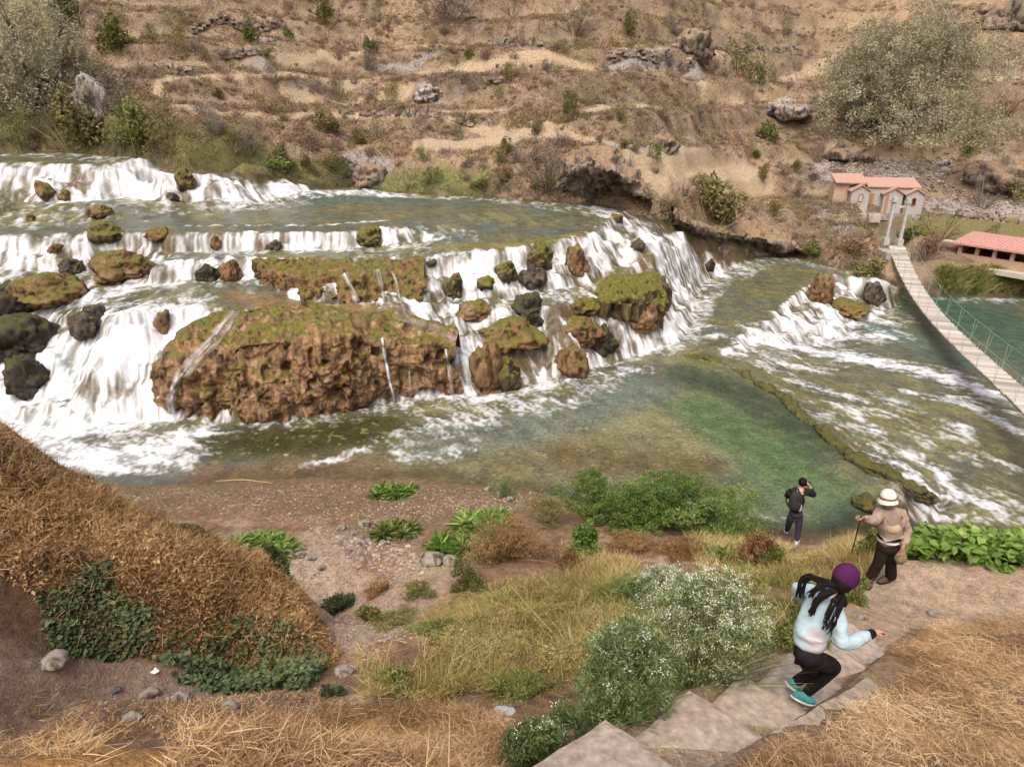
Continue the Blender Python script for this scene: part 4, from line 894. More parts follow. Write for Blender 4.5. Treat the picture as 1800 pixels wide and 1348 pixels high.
# scree on the hill
hs = scatter(w_poly([(1420, 270), (1600, 280), (1800, 330), (1800, 380), (1640, 372), (1480, 320)]), 1500, 9)
v_, f_, t_ = pebbles(hs, .11, 5)
tag(np_mesh('scree', v_, f_, tmat('scree tones', [(0, (.17, .14, .115)), (.6, (.28, .24, .20)), (1, (.40, .36, .31))]), {'t': t_}, False), 'grey scree of small stones around the huts', 'scree', kind='stuff')
print('rocks', round(time.time() - T0, 1))

# ------------------------------------------------------------------ plants
def rnd_dirs(rg, n, up=0.0):
    v = rg.normal(size=(n, 3)); v[:, 2] += up; return v / np.linalg.norm(v, axis=1)[:, None]
def leaf_geo(Pn, L_, W_, rg, up=.3, dirs=None, t_=None):
    n = len(Pn); d = dirs if dirs is not None else rnd_dirs(rg, n, up); s = np.cross(d, rnd_dirs(rg, n)); s /= np.linalg.norm(s, axis=1)[:, None] + 1e-9
    nn = np.cross(s, d)
    L_ = (np.asarray(L_) * rg.uniform(.6, 1.3, n))[:, None]; W_ = (np.asarray(W_) * rg.uniform(.7, 1.2, n))[:, None]
    V = np.stack([Pn, Pn + d * L_ * .45 + s * W_ / 2 + nn * L_ * .08, Pn + d * L_, Pn + d * L_ * .45 - s * W_ / 2 + nn * L_ * .08], 1)
    Fq_ = np.arange(n * 4).reshape(n, 4); t_ = rg.uniform(0, 1, n) if t_ is None else t_
    return V.reshape(-1, 3), Fq_, np.repeat(t_, 4)
def blade_geo(Pn, Hh, W_, rg, lean=.5, az=None, droop=.4, t_=None, seg=3, dirs=None):
    """curved tapering ribbons"""
    n = len(Pn); az = rg.uniform(0, 2 * math.pi, n) if az is None else az
    ln = lean * rg.uniform(.2, 1.3, n) if lean < 1.4 else rg.uniform(1.2, 1.62, n); d = np.stack([np.cos(az) * np.sin(ln), np.sin(az) * np.sin(ln), np.cos(ln)], 1) if dirs is None else dirs
    Hh = (np.asarray(Hh) * rg.uniform(.5, 1.25, n)); W_ = np.asarray(W_) * rg.uniform(.7, 1.3, n)
    s = np.cross(d, rnd_dirs(rg, n)); s /= np.linalg.norm(s, axis=1)[:, None] + 1e-9
    hd = np.stack([np.cos(az), np.sin(az), np.zeros(n)], 1); rows = []
    for k in range(seg + 1):
        u = k / seg; c = Pn + d * (Hh * u)[:, None] + (hd * .6 - np.array([0, 0, .8])) * (Hh * droop * u * u)[:, None]
        wk = (W_ * (1 - u) ** .6 * .5 + .0004)[:, None] * (1 if k else .7); rows += [c + s * wk, c - s * wk]
    V = np.stack(rows, 1); m_ = 2 * (seg + 1)
    f = np.array([[2 * k, 2 * k + 1, 2 * k + 3, 2 * k + 2] for k in range(seg)]); Fq_ = (f[None] + (np.arange(n) * m_)[:, None, None]).reshape(-1, 4)
    t_ = rg.uniform(0, 1, n) if t_ is None else t_
    return V.reshape(-1, 3), Fq_, np.repeat(t_, m_)
def merge(*gs):
    V, Fc, T_, o_ = [], [], [], 0
    for v, f, t_ in gs: V.append(v); Fc.append(f + o_); T_.append(t_); o_ += len(v)
    return np.concatenate(V), np.concatenate(Fc), np.concatenate(T_)
def crown_pts(rg, n, size, lobes=9, fill=.45, base=.15, spread=.62):
    """points in a lumpy crown: clusters over several lobes, gaps between them"""
    sx_, sy_, sz_ = size; out = []; tone = []
    for k in range(lobes):
        a = rg.uniform(0, 2 * math.pi); r = rg.uniform(0, spread) ** .7; z = rg.uniform(base, .8)
        c = np.array([math.cos(a) * r * (1.1 - z * .6), math.sin(a) * r * (1.1 - z * .6), z]); s_ = rg.uniform(.22, .42)
        m_ = n // lobes; d = rnd_dirs(rg, m_, .25); q_ = s_ * (fill + (1 - fill) * rg.uniform(0, 1, m_) ** .5)
        # sub-clumps
        cl = rnd_dirs(rg, 14, .2); best = (d @ cl.T).argmax(1); d = d * .55 + cl[best] * .45; d /= np.linalg.norm(d, axis=1)[:, None]
        q_ = q_ * (1 + .22 * np.sin(best * 2.4))
        out.append(c + d * q_[:, None] * np.array([1, 1, .8])); tone.append(np.full(m_, rg.uniform(-.22, .22)) + .1 * np.sin(best * 5.1))
    p = np.concatenate(out); p[:, 2] = np.abs(p[:, 2]); t_ = np.concatenate(tone)
    return p * np.array([sx_ / 2, sy_ / 2, sz_]), t_
def twig_geo(rg, n, size, thick, lvl=3, base=.0):
    """bare twigs fanning up from the foot"""
    az = rg.uniform(0, 2 * math.pi, n); Pn = np.stack([np.cos(az) * .06 * size[0], np.sin(az) * .06 * size[1], np.zeros(n)], 1)
    ln = rg.uniform(.1, 1.2, n); d = np.stack([np.cos(az) * np.sin(ln) * size[0] / 2, np.sin(az) * np.sin(ln) * size[1] / 2, np.cos(ln) * size[2]], 1)
    L_ = np.linalg.norm(d, axis=1); return blade_geo(Pn, L_, thick, rg, az=az, dirs=d / L_[:, None], droop=.15, seg=3)
PAL = {
    'olive': [(0, (.11, .095, .04)), (.45, (.22, .19, .075)), (.8, (.33, .28, .12)), (1, (.43, .36, .18))],
    'green': [(0, (.09, .095, .03)), (.5, (.18, .185, .06)), (.85, (.25, .27, .09)), (1, (.34, .34, .14))],
    'lush': [(0, (.06, .10, .022)), (.5, (.155, .235, .06)), (.85, (.26, .35, .10)), (1, (.38, .43, .17))],
    'bright': [(0, (.06, .11, .02)), (.5, (.14, .23, .045)), (.85, (.24, .35, .08)), (1, (.36, .43, .14))],
    'brown': [(0, (.14, .09, .058)), (.5, (.26, .172, .11)), (.85, (.36, .25, .16)), (1, (.46, .34, .22))],
    'grey': [(0, (.12, .092, .072)), (.5, (.23, .185, .145)), (.85, (.32, .265, .205)), (1, (.4, .34, .26))],
    'sage': [(0, (.17, .155, .09)), (.5, (.35, .32, .20)), (.85, (.46, .43, .29)), (1, (.56, .52, .38))],
    'yellow': [(0, (.17, .135, .04)), (.5, (.36, .285, .10)), (.85, (.50, .40, .16)), (1, (.62, .52, .25))],
    'straw': [(0, (.17, .10, .045)), (.4, (.40, .255, .125)), (.75, (.58, .40, .21)), (1, (.74, .57, .35))],
    'mound': [(0, (.10, .055, .022)), (.3, (.29, .17, .068)), (.65, (.50, .325, .15)), (1, (.68, .50, .28))],
    'ivy': [(0, (.03, .042, .016)), (.5, (.085, .115, .048)), (.85, (.15, .19, .085)), (1, (.24, .27, .14))],
    'feather': [(0, (.07, .10, .03)), (.5, (.17, .23, .085)), (.85, (.28, .35, .15)), (1, (.40, .45, .22))],
    'rust': [(0, (.13, .065, .03)), (.5, (.29, .165, .07)), (.85, (.40, .26, .12)), (1, (.5, .37, .18))],
    'bank': [(0, (.055, .075, .018)), (.5, (.13, .165, .04)), (.85, (.22, .26, .075)), (1, (.32, .33, .13))],
    'dry': [(0, (.18, .115, .068)), (.4, (.33, .225, .135)), (.8, (.48, .35, .22)), (1, (.58, .45, .30))],
    'reed': [(0, (.09, .12, .025)), (.5, (.23, .25, .075)), (.85, (.38, .36, .14)), (1, (.52, .45, .22))],
}
FM = {k: tmat('leaves ' + k, v, .7, .15, rnd=True, trans=.25) for k, v in PAL.items()}
TW = plain('twigs', (.16, .115, .08)); BARK = plain('bark', (.17, .13, .10), nscale=12)
def cl01(a): return np.clip(a, 0, 1)
def shrub_mesh(name, n, lw, seed, size=(1, 1, .8), twigs=40, lobes=9, tw=.015, up=.3):
    rg = np.random.default_rng(seed); p, tn = crown_pts(rg, n, size, lobes); t_ = cl01(rg.uniform(.1, .9, len(p)) + tn)
    g = merge(leaf_geo(p, lw[0], lw[1], rg, up, t_=t_), twig_geo(rg, twigs, size, tw))
    return g
# four kinds of far shrub, three shapes each, one mesh per thing
SHM = {}
for kind, lobes, lw, size in (('olive', 8, (.10, .06), (1, 1, .75)), ('green', 7, (.11, .07), (1, 1, .8)), ('brown', 9, (.09, .04), (1, 1, .6)), ('grey', 9, (.10, .03), (1, 1, .7)), ('bank', 7, (.11, .07), (1, 1, .6))):
    for v_ in range(3):
        nl = 1500 if kind in ('olive', 'green', 'bank') else 1100; lw = (lw[0] * .62, lw[1] * .62)
        V, Fq_, t_ = shrub_mesh(kind, nl, lw, hash_ := (len(SHM) * 13 + 5), size, 60 if kind in ('brown', 'grey') else 20, lobes)
        o = np_mesh(kind, V, Fq_, FM[kind], {'t': t_}, False); SHM[kind, v_] = o.data; bpy.data.objects.remove(o)
rgl = random.Random(7)
def put(name, me, loc, sc_, label, cat, group=None, rz=None):
    o = bpy.data.objects.new(name, me); o.location = loc; o.rotation_euler = (rgl.uniform(-.1, .1), rgl.uniform(-.1, .1), rgl.uniform(0, 6.28) if rz is None else rz); o.scale = sc_ if isinstance(sc_, tuple) else (sc_,) * 3
    link(o); return tag(o, label, cat, group)
def far_shrub(px, py, wpx, kind, label, group=None, hk=1.0, cat='shrub', name='shrub'):
    x, y, z = hit(px, py, G); d = math.hypot(x, y, HC - z); s_ = wpx * d / F / .95
    return put(name, SHM[kind, rgl.randrange(3)], (x, y, z - .06 * s_), (s_, s_, s_ * hk), label, cat, group)
# the ones that can be told apart (px centre of the foot, width, kind)
for px, py, w_, kd, hk, lab in [
    (998, 214, 46, 'green', 1.5, 'bright green upright bush in the middle of the dry hillside'),
    (592, 178, 34, 'olive', 1.9, 'tall narrow olive bush on the left middle of the hillside'),
    (440, 78, 40, 'green', 1.0, 'yellowish green bush near the upper left of the hillside'), (574, 50, 56, 'olive', 1.0, 'broad olive bush at the top left of the hillside'),
    (1100, 65, 40, 'olive', 1.2, 'yellow green bush left of the large grey boulder, lower of two'), (1380, 68, 32, 'green', 1.3, 'dark green upright bush left of the big grey-green tree top'),
    (658, 98, 24, 'green', 1.1, 'small round dark bush above the upper terrace'), (690, 176, 34, 'olive', 1.1, 'ochre green bush above the second terrace'),
    (1010, 60, 90, 'grey', .8, 'grey brown thicket at the top centre'), (790, 40, 110, 'grey', .7, 'wide grey brown thicket at the top, left of centre'), (900, 25, 60, 'olive', 1.0, 'ochre bush at the top edge, centre'),
    (960, 330, 110, 'grey', 1.0, 'large bare grey thicket hanging left of the grotto'), (965, 345, 40, 'olive', 1.2, 'olive bush at the left foot of the grotto'), (1085, 345, 40, 'olive', 1.4, 'olive creeper hanging in the grotto mouth'),
    (1252, 408, 120, 'olive', .95, 'big olive bush on the bank right of the grotto'), (1180, 378, 50, 'olive', .8, 'pale green bush at the water edge right of the grotto'), (1200, 340, 60, 'grey', .7, 'brown thicket above the olive bush on the bank'),
    (600, 310, 80, 'bank', .8, 'fresh green bush by the far water edge, left one'), (490, 300, 60, 'bank', .7, 'fresh green bush by the far water edge under the grey thicket'), (760, 322, 60, 'bank', .8, 'fresh green bush by the far water edge, middle one'),
    (720, 335, 40, 'bank', .7, 'low green bush touching the far water'), (840, 332, 60, 'bank', .55, 'low pale green patch of bushes by the far water'), (440, 275, 55, 'grey', 1.1, 'grey bush above the end of the upper falls'),
    (380, 235, 50, 'grey', 1.2, 'grey bush above the upper falls, upper one'), (480, 200, 60, 'olive', .6, 'olive bush on the second terrace edge'), (545, 262, 50, 'brown', 1.0, 'brown bush between the two green bank bushes'),
    (660, 240, 70, 'grey', .7, 'grey thicket under the second terrace'), (570, 235, 60, 'olive', .8, 'olive grey bush under the second terrace'),
    (130, 265, 110, 'olive', 1.0, 'dense olive bush below the left tree, by the upper falls'), (235, 268, 110, 'green', 1.0, 'dense green bush beside the upper falls'), (300, 268, 70, 'olive', .8, 'olive bush at the right of the dense green one'), (40, 258, 90, 'green', .9, 'green bush at the left edge above the falls'),
    (170, 165, 80, 'bank', 1.1, 'fresh green bush right of the left tree'), (205, 95, 60, 'green', 1.1, 'dark green bush right of the top of the left tree'), (120, 45, 60, 'green', 1.0, 'dark green bush above the left tree'), (190, 200, 60, 'grey', 1.1, 'brown grey bush under the pale leaning rock'),
    (290, 250, 70, 'olive', 1.2, 'reddish olive bush above the dense green one'), (1300, 130, 90, 'olive', .8, 'ochre green bush left of the tree, on the terrace wall'), (1330, 150, 50, 'green', 1.0, 'green bush just right of the ochre one'),
    (1700, 275, 40, 'bank', 1.0, 'green bush at the lower right of the big tree'), (1650, 418, 80, 'olive', .9, 'spreading olive bush on the lawn right of the bridge head'), (1600, 418, 50, 'bank', .7, 'green bush between the bridge posts and the lawn bush'),
    (1745, 418, 30, 'olive', 1.0, 'round bush behind the red-roofed shelter'), (1680, 118, 70, 'green', .8, 'dark green thicket right of the big tree, upper'), (1770, 200, 60, 'brown', 1.0, 'brown bush at the right edge of the hillside'),
    (1425, 450, 40, 'bank', .9, 'green bush by the water under the bridge bank'), (1495, 440, 70, 'brown', .7, 'dry brown bush left of the bridge head'), (1530, 488, 70, 'olive', .6, 'olive bank bush beside the small fall'), (1540, 506, 44, 'grey', .6, 'grey brown bush under the bridge head'),
    (1630, 455, 60, 'brown', 1.1, 'dry bush right of the bridge head'), (1725, 365, 60, 'grey', 1.0, 'grey bush behind the gravel path'), (1790, 355, 60, 'olive', 1.0, 'olive bush at the right edge behind the gravel path'), (1350, 245, 60, 'green', .6, 'sage green bush below the shade-painted hollow'),
    (1520, 398, 50, 'brown', .8, 'rust brown bush below the huts'), (5, 375, 50, 'green', 1.0, 'dark green bush on the left bank at the frame edge')]:
    far_shrub(px, py, w_, kd, lab, None, hk)
# the mass of small scrub, nearest first
rgs = np.random.default_rng(33); cnt = {'brown': 0, 'olive': 0, 'grey': 0, 'green': 0}
cand = []
NBIG = 620
while len(cand) < NBIG:
    px, py = rgs.uniform(-20, 1820), rgs.uniform(-25, 400)
    x, y, z = hit(px, py, G)
    if not (samp(HILLM.astype(float), np.array([x]), np.array([y]))[0] > .9): continue
    if samp(fl, np.array([x]), np.array([y]))[0] > .2 or (1440 < px < 1800 and py > 245): continue
    pm_ = float(samp(amp * 0 + n1, np.array([x]), np.array([y]))[0])
    u = rgs.uniform(); kd = 'brown' if u < .38 else 'olive' if u < .72 else 'grey' if u < .9 else 'green'
    if py > 225 and u < .5 and 1000 < px < 1350: continue
    cand.append((x, y, z, kd, rgs.uniform(.5, 1.5) * (1.25 if kd == 'grey' else 1)))
LABS = {'brown': 'small dry brown shrub, one of those dotting the hillside', 'olive': 'small olive shrub, one of those dotting the hillside', 'grey': 'bare grey twiggy shrub, one of those dotting the hillside', 'green': 'small dark green shrub, one of those dotting the hillside'}
cand.sort(key=lambda c_: -c_[4] / math.hypot(c_[0], c_[1])); small = cand[225:]; cand = cand[:225]
for x, y, z, kd, s_ in cand:
    put('shrub', SHM[kd, rgl.randrange(3)], (x, y, z - .05), (s_, s_, s_ * rgl.uniform(.6, 1.2)), LABS[kd], 'shrub', kd + ' shrubs scattered over the hillside')
rg = np.random.default_rng(15)
def far_scrub(n, kinds, label, kind, smax, seed, nleaf=70):
    rg = np.random.default_rng(seed); a_ = rg.uniform(R(-39), R(39), n * 4); r_ = 36 + 60 * rg.uniform(0, 1, n * 4) ** 1.1; x = r_ * np.sin(a_); y = r_ * np.cos(a_)
    k = (samp(HILLM.astype(float), x, y) > .95) & (samp(fl, x, y) < .2) & (fbm2(x, y, .28, 3, 70 + seed) + rg.uniform(-.35, .35, n * 4) > -.05) & (samp(PF, x, y) < .3 + .5 * rg.uniform(0, 1, n * 4) ** 2); x, y = x[k][:n], y[k][:n]; n = len(x); s_ = rg.uniform(.3, 1, n) * smax
    c = np.repeat(np.c_[x, y, samp(G, x, y)], nleaf, 0); d = rnd_dirs(rg, n * nleaf, .3); d[:, 2] = np.abs(d[:, 2]); q_ = np.repeat(s_, nleaf) * rg.uniform(.3, 1, n * nleaf); p = c + d * q_[:, None] * np.array([1, 1, .75])
    V, Fq_, t_ = leaf_geo(p, .12, .05, rg, .3, t_=cl01(np.repeat(rg.uniform(-.25, .25, n), nleaf) + rg.uniform(.1, .9, n * nleaf)))
    tag(np_mesh('scrub', V, Fq_, FM[kind], {'t': t_}, False), label, 'scrub', kind='stuff')
far_scrub(4200, 0, 'low brown scrub covering the far hillside', 'brown', .55, 1); far_scrub(2000, 0, 'low grey scrub mixed into the far hillside', 'grey', .6, 2); far_scrub(2600, 0, 'low olive scrub mixed into the far hillside', 'olive', .5, 3)
# dry grass of the hillside, stuff
rg = np.random.default_rng(5); n = 150000
a_ = rg.uniform(R(-39), R(39), n * 2); r_ = 36 + 52 * rg.uniform(0, 1, n * 2) ** 1.25; x = r_ * np.sin(a_); y = r_ * np.cos(a_)
k = (samp(HILLM.astype(float), x, y) > .95) & (samp(fl, x, y) < .3) & (fbm2(x, y, .5, 3, 66) + rg.uniform(-.5, .5, n * 2) > -.18) & (samp(PF, x, y) < .6); x, y = x[k][:n], y[k][:n]; z = samp(G, x, y)
tn = cl01(.45 + .9 * fbm2(x, y, .35, 3, 67) + rg.uniform(-.3, .3, len(x)))
V, Fq_, t_ = blade_geo(np.c_[x, y, z - .03], .30, .055, rg, lean=.9, droop=.3, t_=tn, seg=2)
tag(np_mesh('dry_grass', V, Fq_, FM['dry'], {'t': t_}, False), 'dry tawny grass covering the far hillside', 'grass', kind='stuff')
print('far shrubs', round(time.time() - T0, 1))
# two big grey-green trees
def tree(name, foot, height, width, seed, label, nl=26000, kind='sage', lw=(.16, .075), lobes=26, trunks=6):
    rg = np.random.default_rng(seed); e = empty(name, foot); tag(e, label, 'tree')
    tb = MB()
    tips = []
    for k in range(trunks):
        az = 6.28 * k / trunks + rg.uniform(-.4, .4); ln = rg.uniform(.15, .75); p = np.zeros(3); d = np.array([math.cos(az) * math.sin(ln), math.sin(az) * math.sin(ln), math.cos(ln)])
        pts = [p.copy()]
        for q in range(5): d = d + rg.normal(size=3) * .12 + np.array([0, 0, .05]); d /= np.linalg.norm(d); p = p + d * height * .15; pts.append(p.copy())
        tb.tube(pts, np.linspace(.15, .05, 6), 6)
        for q in (2, 3, 4, 5):
            for _ in range(2):
                b_ = pts[q]; dd = d + rg.normal(size=3) * .6; dd[2] = abs(dd[2]); dd /= np.linalg.norm(dd); s2 = [b_, b_ + dd * height * .12, b_ + dd * height * .22 + rg.normal(size=3) * .15]; tb.tube(s2, [.05, .03, .012], 4); tips.append(s2[-1])
    tb.build('trunk', BARK, e, True)
    p, tn = crown_pts(rg, nl, (width * 1.08, width * .9, height * 1.0), lobes, .5, .05, .95)
    V, Fq_, t_ = leaf_geo(p, lw[0], lw[1], rg, .3, t_=cl01(rg.uniform(.33, .68, len(p)) + tn * 1.1))
    np_mesh('crown', V, Fq_, FM[kind], {'t': t_}, False, e); return e
x, y, z = hit(1580, 238, G); tree('tree', (x, y, z - .5), 9.2, 15.0, 3, 'big grey-green spreading tree on the hillside above the huts', 60000, lw=(.19, .10), lobes=40)
x, y, z = hit(1500, 195, G); tree('tree', (x, y, z - .3), 6.0, 7.5, 6, 'smaller grey-green tree at the left side of the big spreading one', 16000, lobes=16)
x, y, z = hit(55, 190, G); tree('tree', (x, y, z - .3), 7.6, 8.6, 4, 'feathery grey-green tree at the left edge above the falls', 30000, lobes=20)
# reeds by the pool under the bridge
rg = np.random.default_rng(8)
def reeds(px0, px1, py, hgt, n, label, kind='reed'):
    q = [hit(px0 + (px1 - px0) * k / 9, py, TOP) for k in range(10)]; c = rg.uniform(0, 9, n); i = c.astype(int).clip(0, 8); f = c - i; qq = np.array(q)
    Pn = qq[i] * (1 - f[:, None]) + qq[i + 1] * f[:, None]; Pn[:, 1] += rg.uniform(0, .9, n); Pn[:, 2] = np.maximum(samp(TOP, Pn[:, 0], Pn[:, 1]), -1.0) - .05
    cx = Pn.mean(0); V, Fq_, t_ = blade_geo(Pn - cx, hgt, .075, rg, lean=.35, droop=.35, t_=cl01(rg.uniform(0, 1, n) * .7 + .35 * np.sin(Pn[:, 0] * 2.1) ** 2))
    o = np_mesh('reed_bed', V, Fq_, FM[kind], {'t': t_}, False); o.location = cx; tag(o, label, 'reeds')
reeds(1655, 1840, 518, .80, 12000, 'dense reed bed hanging over the pool below the red-roofed shelter')
# ---- near plants
def near_plant(name, px, py, wpx, hpx, kind, label, cat, n=5000, lw=(.05, .025), lobes=12, twigs=60, seed=0, deep=.8, up=.3, extra=None, tw=.008):
    x, y, z = hit(px, py, G); d = y / (CP + (674 - py) / F * SP); w_ = wpx * d / F; dp = w_ * deep; el = math.atan2(HC - z, math.hypot(x, y))
    h_ = max(.15, (hpx * d / F - dp * .6 * math.sin(el)) / math.cos(el)); r = math.hypot(x, y); k = (r + dp * .35) / r
    x, y = x * k, y * k; z = hz(x, y)
    w_ *= 1.25; dp *= 1.2; h_ *= 1.3; rg = np.random.default_rng(seed + int(px)); p, tn = crown_pts(rg, int(n * 1.3), (w_, dp, h_), lobes, .35, .08)
    p[:, 2] += np.clip(samp(G, p[:, 0] + x, p[:, 1] + y) - z, -.5, .5) * .8
    gs_ = [leaf_geo(p, lw[0], lw[1], rg, up, t_=cl01(rg.uniform(.12, .88, len(p)) + tn)), twig_geo(rg, twigs, (w_, dp, h_), tw)]
    e = np_mesh(name, *merge(*gs_)[:2], FM[kind], {'t': merge(*gs_)[2]}, False) if False else None
    V, Fq_, t_ = merge(*gs_); o = np_mesh(name, V, Fq_, FM[kind], {'t': t_}, False); o.location = (x, y, z); tag(o, label, cat)
    return o, p, (w_, dp, h_)
near_plant('bush', 1050, 928, 190, 118, 'lush', 'leafy green bush at the water edge, left of three that touch', 'bush', 14000, (.055, .026), 18)
near_plant('bush', 1165, 940, 210, 125, 'lush', 'leafy green bush at the water edge, middle of three that touch', 'bush', 16000, (.055, .026), 20, seed=2)
near_plant('bush', 1272, 942, 150, 108, 'lush', 'leafy green bush at the water edge, right of three, nearest the man in black', 'bush', 7000, (.045, .022), 14, seed=3)
near_plant('bush', 1110, 940, 130, 95, 'lush', 'low green bush filling the gap between the left and middle water edge bushes', 'bush', 9000, (.055, .026), 14, seed=21)
near_plant('bush', 1222, 948, 130, 90, 'lush', 'low green bush filling the gap between the middle and right water edge bushes', 'bush', 9000, (.055, .026), 14, seed=22)
near_plant('shrub', 885, 878, 50, 40, 'feather', 'small sage coloured bush by the white stones at the water', 'shrub', 1500, (.04, .016), 8)
near_plant('shrub', 335, 938, 120, 48, 'ivy', 'dark green low shrub behind the straw mound', 'shrub', 4000, (.05, .03), 12)
near_plant('shrub', 495, 1010, 40, 50, 'ivy', 'dark weed at the foot of the mound beside the white stones', 'shrub', 1200, (.05, .03), 6)
near_plant('shrub', 1335, 1002, 90, 76, 'rust', 'rust red and green weed bush behind the white flowered plant', 'bush', 4500, (.05, .02), 12)
near_plant('shrub', 1345, 1000, 60, 46, 'bank', 'fresh green weed growing in front of the rust red bush', 'shrub', 1600, (.05, .025), 7)
near_plant('shrub', 1400, 1152, 95, 125, 'reed', 'yellow green bush at the left edge of the steps', 'bush', 6500, (.05, .02), 14)
near_plant('shrub', 1495, 1062, 50, 60, 'reed', 'straw yellow weed behind the woman in the purple hat', 'shrub', 1800, (.05, .018), 8)
near_plant('shrub', 1527, 985, 44, 62, 'reed', 'lime green bush beside the trousers of the man in the pale hat', 'shrub', 2200, (.045, .025), 8)
near_plant('shrub', 665, 1052, 60, 36, 'rust', 'small reddish brown weed on the stony ground', 'shrub', 1200, (.04, .015), 7)
near_plant('shrub', 590, 1085, 80, 46, 'ivy', 'dark green broad weed at the right foot of the mound', 'shrub', 2200, (.05, .03), 8)
near_plant('shrub', 650, 1095, 50, 38, 'green', 'green weed on the stony ground left of the yellow weeds', 'shrub', 1200, (.05, .03), 6)
near_plant('shrub', 740, 1058, 70, 42, 'green', 'green weed on the stony ground nearest the broad pale rock', 'shrub', 1300, (.04, .02), 7)
near_plant('shrub', 700, 1228, 95, 70, 'reed', 'olive yellow weed at the edge of the straw heap', 'shrub', 3200, (.04, .018), 10)
near_plant('shrub', 590, 1225, 44, 26, 'ivy', 'small dark weed left of the olive yellow one', 'shrub', 900, (.035, .02), 5)
near_plant('shrub', 1020, 985, 60, 62, 'bright', 'bright green upright plant among the rust brown weeds', 'plant', 1500, (.08, .04), 8)
near_plant('shrub', 1000, 1010, 70, 52, 'rust', 'rust brown weed in front of the bright green upright plant', 'shrub', 1800, (.04, .018), 8)
near_plant('shrub', 820, 1040, 70, 56, 'green', 'dark green weed right of the broad pale rock', 'shrub', 2200, (.05, .025), 8)
near_plant('weed_patch', 900, 1005, 190, 110, 'rust', 'tall dry brown weeds behind the yellow grass', 'weeds', 8000, (.05, .014), 18, seed=5)
near_plant('weed_patch', 860, 1000, 120, 90, 'olive', 'olive weeds mixed into the left of the dry brown ones', 'weeds', 3500, (.05, .02), 12, seed=6)
near_plant('weed_patch', 960, 930, 80, 60, 'olive', 'olive weeds between the green bushes and the bright plant', 'weeds', 2500, (.05, .018), 10, seed=6)
for i_, (a_, b_, w2, h2, kd, lab) in enumerate([(930, 1110, 150, 60, 'yellow', 'mustard yellow weeds at the top of the yellow patch'), (1010, 1180, 150, 60, 'yellow', 'mustard yellow weeds left of the feathery bush'), (850, 1170, 170, 60, 'yellow', 'golden weeds in the middle of the slope'),
    (780, 1235, 120, 50, 'yellow', 'golden weeds above the straw heap'), (900, 1235, 130, 55, 'reed', 'yellow green weeds left of the dark feathery bush'), (760, 1130, 110, 50, 'reed', 'yellow green weeds at the edge of the stony ground'), (980, 1060, 130, 55, 'yellow', 'straw yellow weeds under the rust brown ones'),
    (1090, 1060, 110, 60, 'reed', 'pale yellow green weeds behind the flowering bushes'), (1300, 1035, 100, 50, 'yellow', 'dry yellow weeds behind the big flowering bush'), (1420, 1010, 90, 45, 'yellow', 'dry yellow weeds at the feet of the man in black'), (1210, 985, 110, 50, 'rust', 'reddish dry weeds under the middle green bush'),
    (1110, 975, 100, 50, 'rust', 'reddish dry weeds under the left green bush'), (690, 1105, 80, 40, 'olive', 'olive weeds on the stony ground')]):
    near_plant('weed_patch', a_, b_, w2 * 1.15, h2 * 1.2, kd, lab, 'weeds', 6500, (.042, .014), 16, 160, seed=i_ + 40, tw=.006, deep=1.1)
print('near shrubs', round(time.time() - T0, 1))
# broad leaf rosettes
def rosette(px, py, wpx, label, kind='bright', n=170, L_=.30, W_=.085, clumps=6, seed=1):
    x, y, z = hit(px, py, G); d = y / (CP + (674 - py) / F * SP); w_ = wpx * d / F; rg = np.random.default_rng(seed + int(px)); gs_ = []
    for k in range(clumps):
        ox, oy = rg.uniform(-.36, .36) * w_, rg.uniform(-.26, .3) * w_ * .8; oz = hz(x + ox, y + oy) - z
        gs_.append(blade_geo(np.tile([ox, oy, oz], (n, 1)) + rg.normal(size=(n, 3)) * .03, L_, W_, rg, lean=1.3, droop=.35, seg=4))
    V, Fq_, t_ = merge(*gs_); o = np_mesh('leafy_plant', V, Fq_, FM[kind], {'t': t_}, False); o.location = (x, y, z); tag(o, label, 'plant')
rosette(690, 870, 76, 'bright green leafy plant nearest the foaming shallows', clumps=8); rosette(702, 936, 80, 'bright green leafy plant with dry flower heads, below the nearest one to the water', 'bank', clumps=8); rosette(468, 960, 120, 'bright green leafy plant behind the straw mound', clumps=9)
rosette(842, 925, 110, 'tall bright green plant at the left of the brown weeds, upper clump', clumps=10, L_=.42); rosette(800, 968, 90, 'bright green plant at the left of the brown weeds, lower clump', clumps=8, L_=.38)
rosette(1270, 985, 40, 'green broad leaves left of the rust red bush', 'bank', clumps=4)
# big flowering plant and the feathery one
def flower_bush(px, py, wpx, hpx, kind, label, flowers, seed, n=14000, lw=(.045, .014), lobes=22, fl_zone=.5, deep=.8):
    o, p, (w_, dp, h_) = near_plant('flowering_bush' if flowers > 300 else 'feathery_bush', px, py, wpx, hpx, kind, label, 'bush', n, lw, lobes, 160, seed, deep=deep, tw=.010)
    rg = np.random.default_rng(seed); q = p[p[:, 2] > h_ * fl_zone]; q = q[rg.permutation(len(q))[:flowers // 12]]
    if len(q):
        c = np.repeat(q, 12, 0) + rg.normal(size=(len(q) * 12, 3)) * np.array([.022, .022, .012]) + np.array([0, 0, .05])
        V, Fq_, t_ = leaf_geo(c, .014, .013, rg, .8); fo = np_mesh('blossom', V, Fq_, M_FLOWER, {'t': t_}, False, o)
    return o
M_FLOWER = tmat('white blossom', [(0, (.42, .46, .26)), (.5, (.62, .64, .5)), (1, (.78, .78, .70))])
flower_bush(1225, 1222, 300, 250, 'feather', 'big bush covered with small white flower heads beside the steps', 11000, 11, fl_zone=.35)
flower_bush(1165, 1075, 170, 95, 'feather', 'paler flowering bush behind the big white flowered one', 4200, 12, 8000)
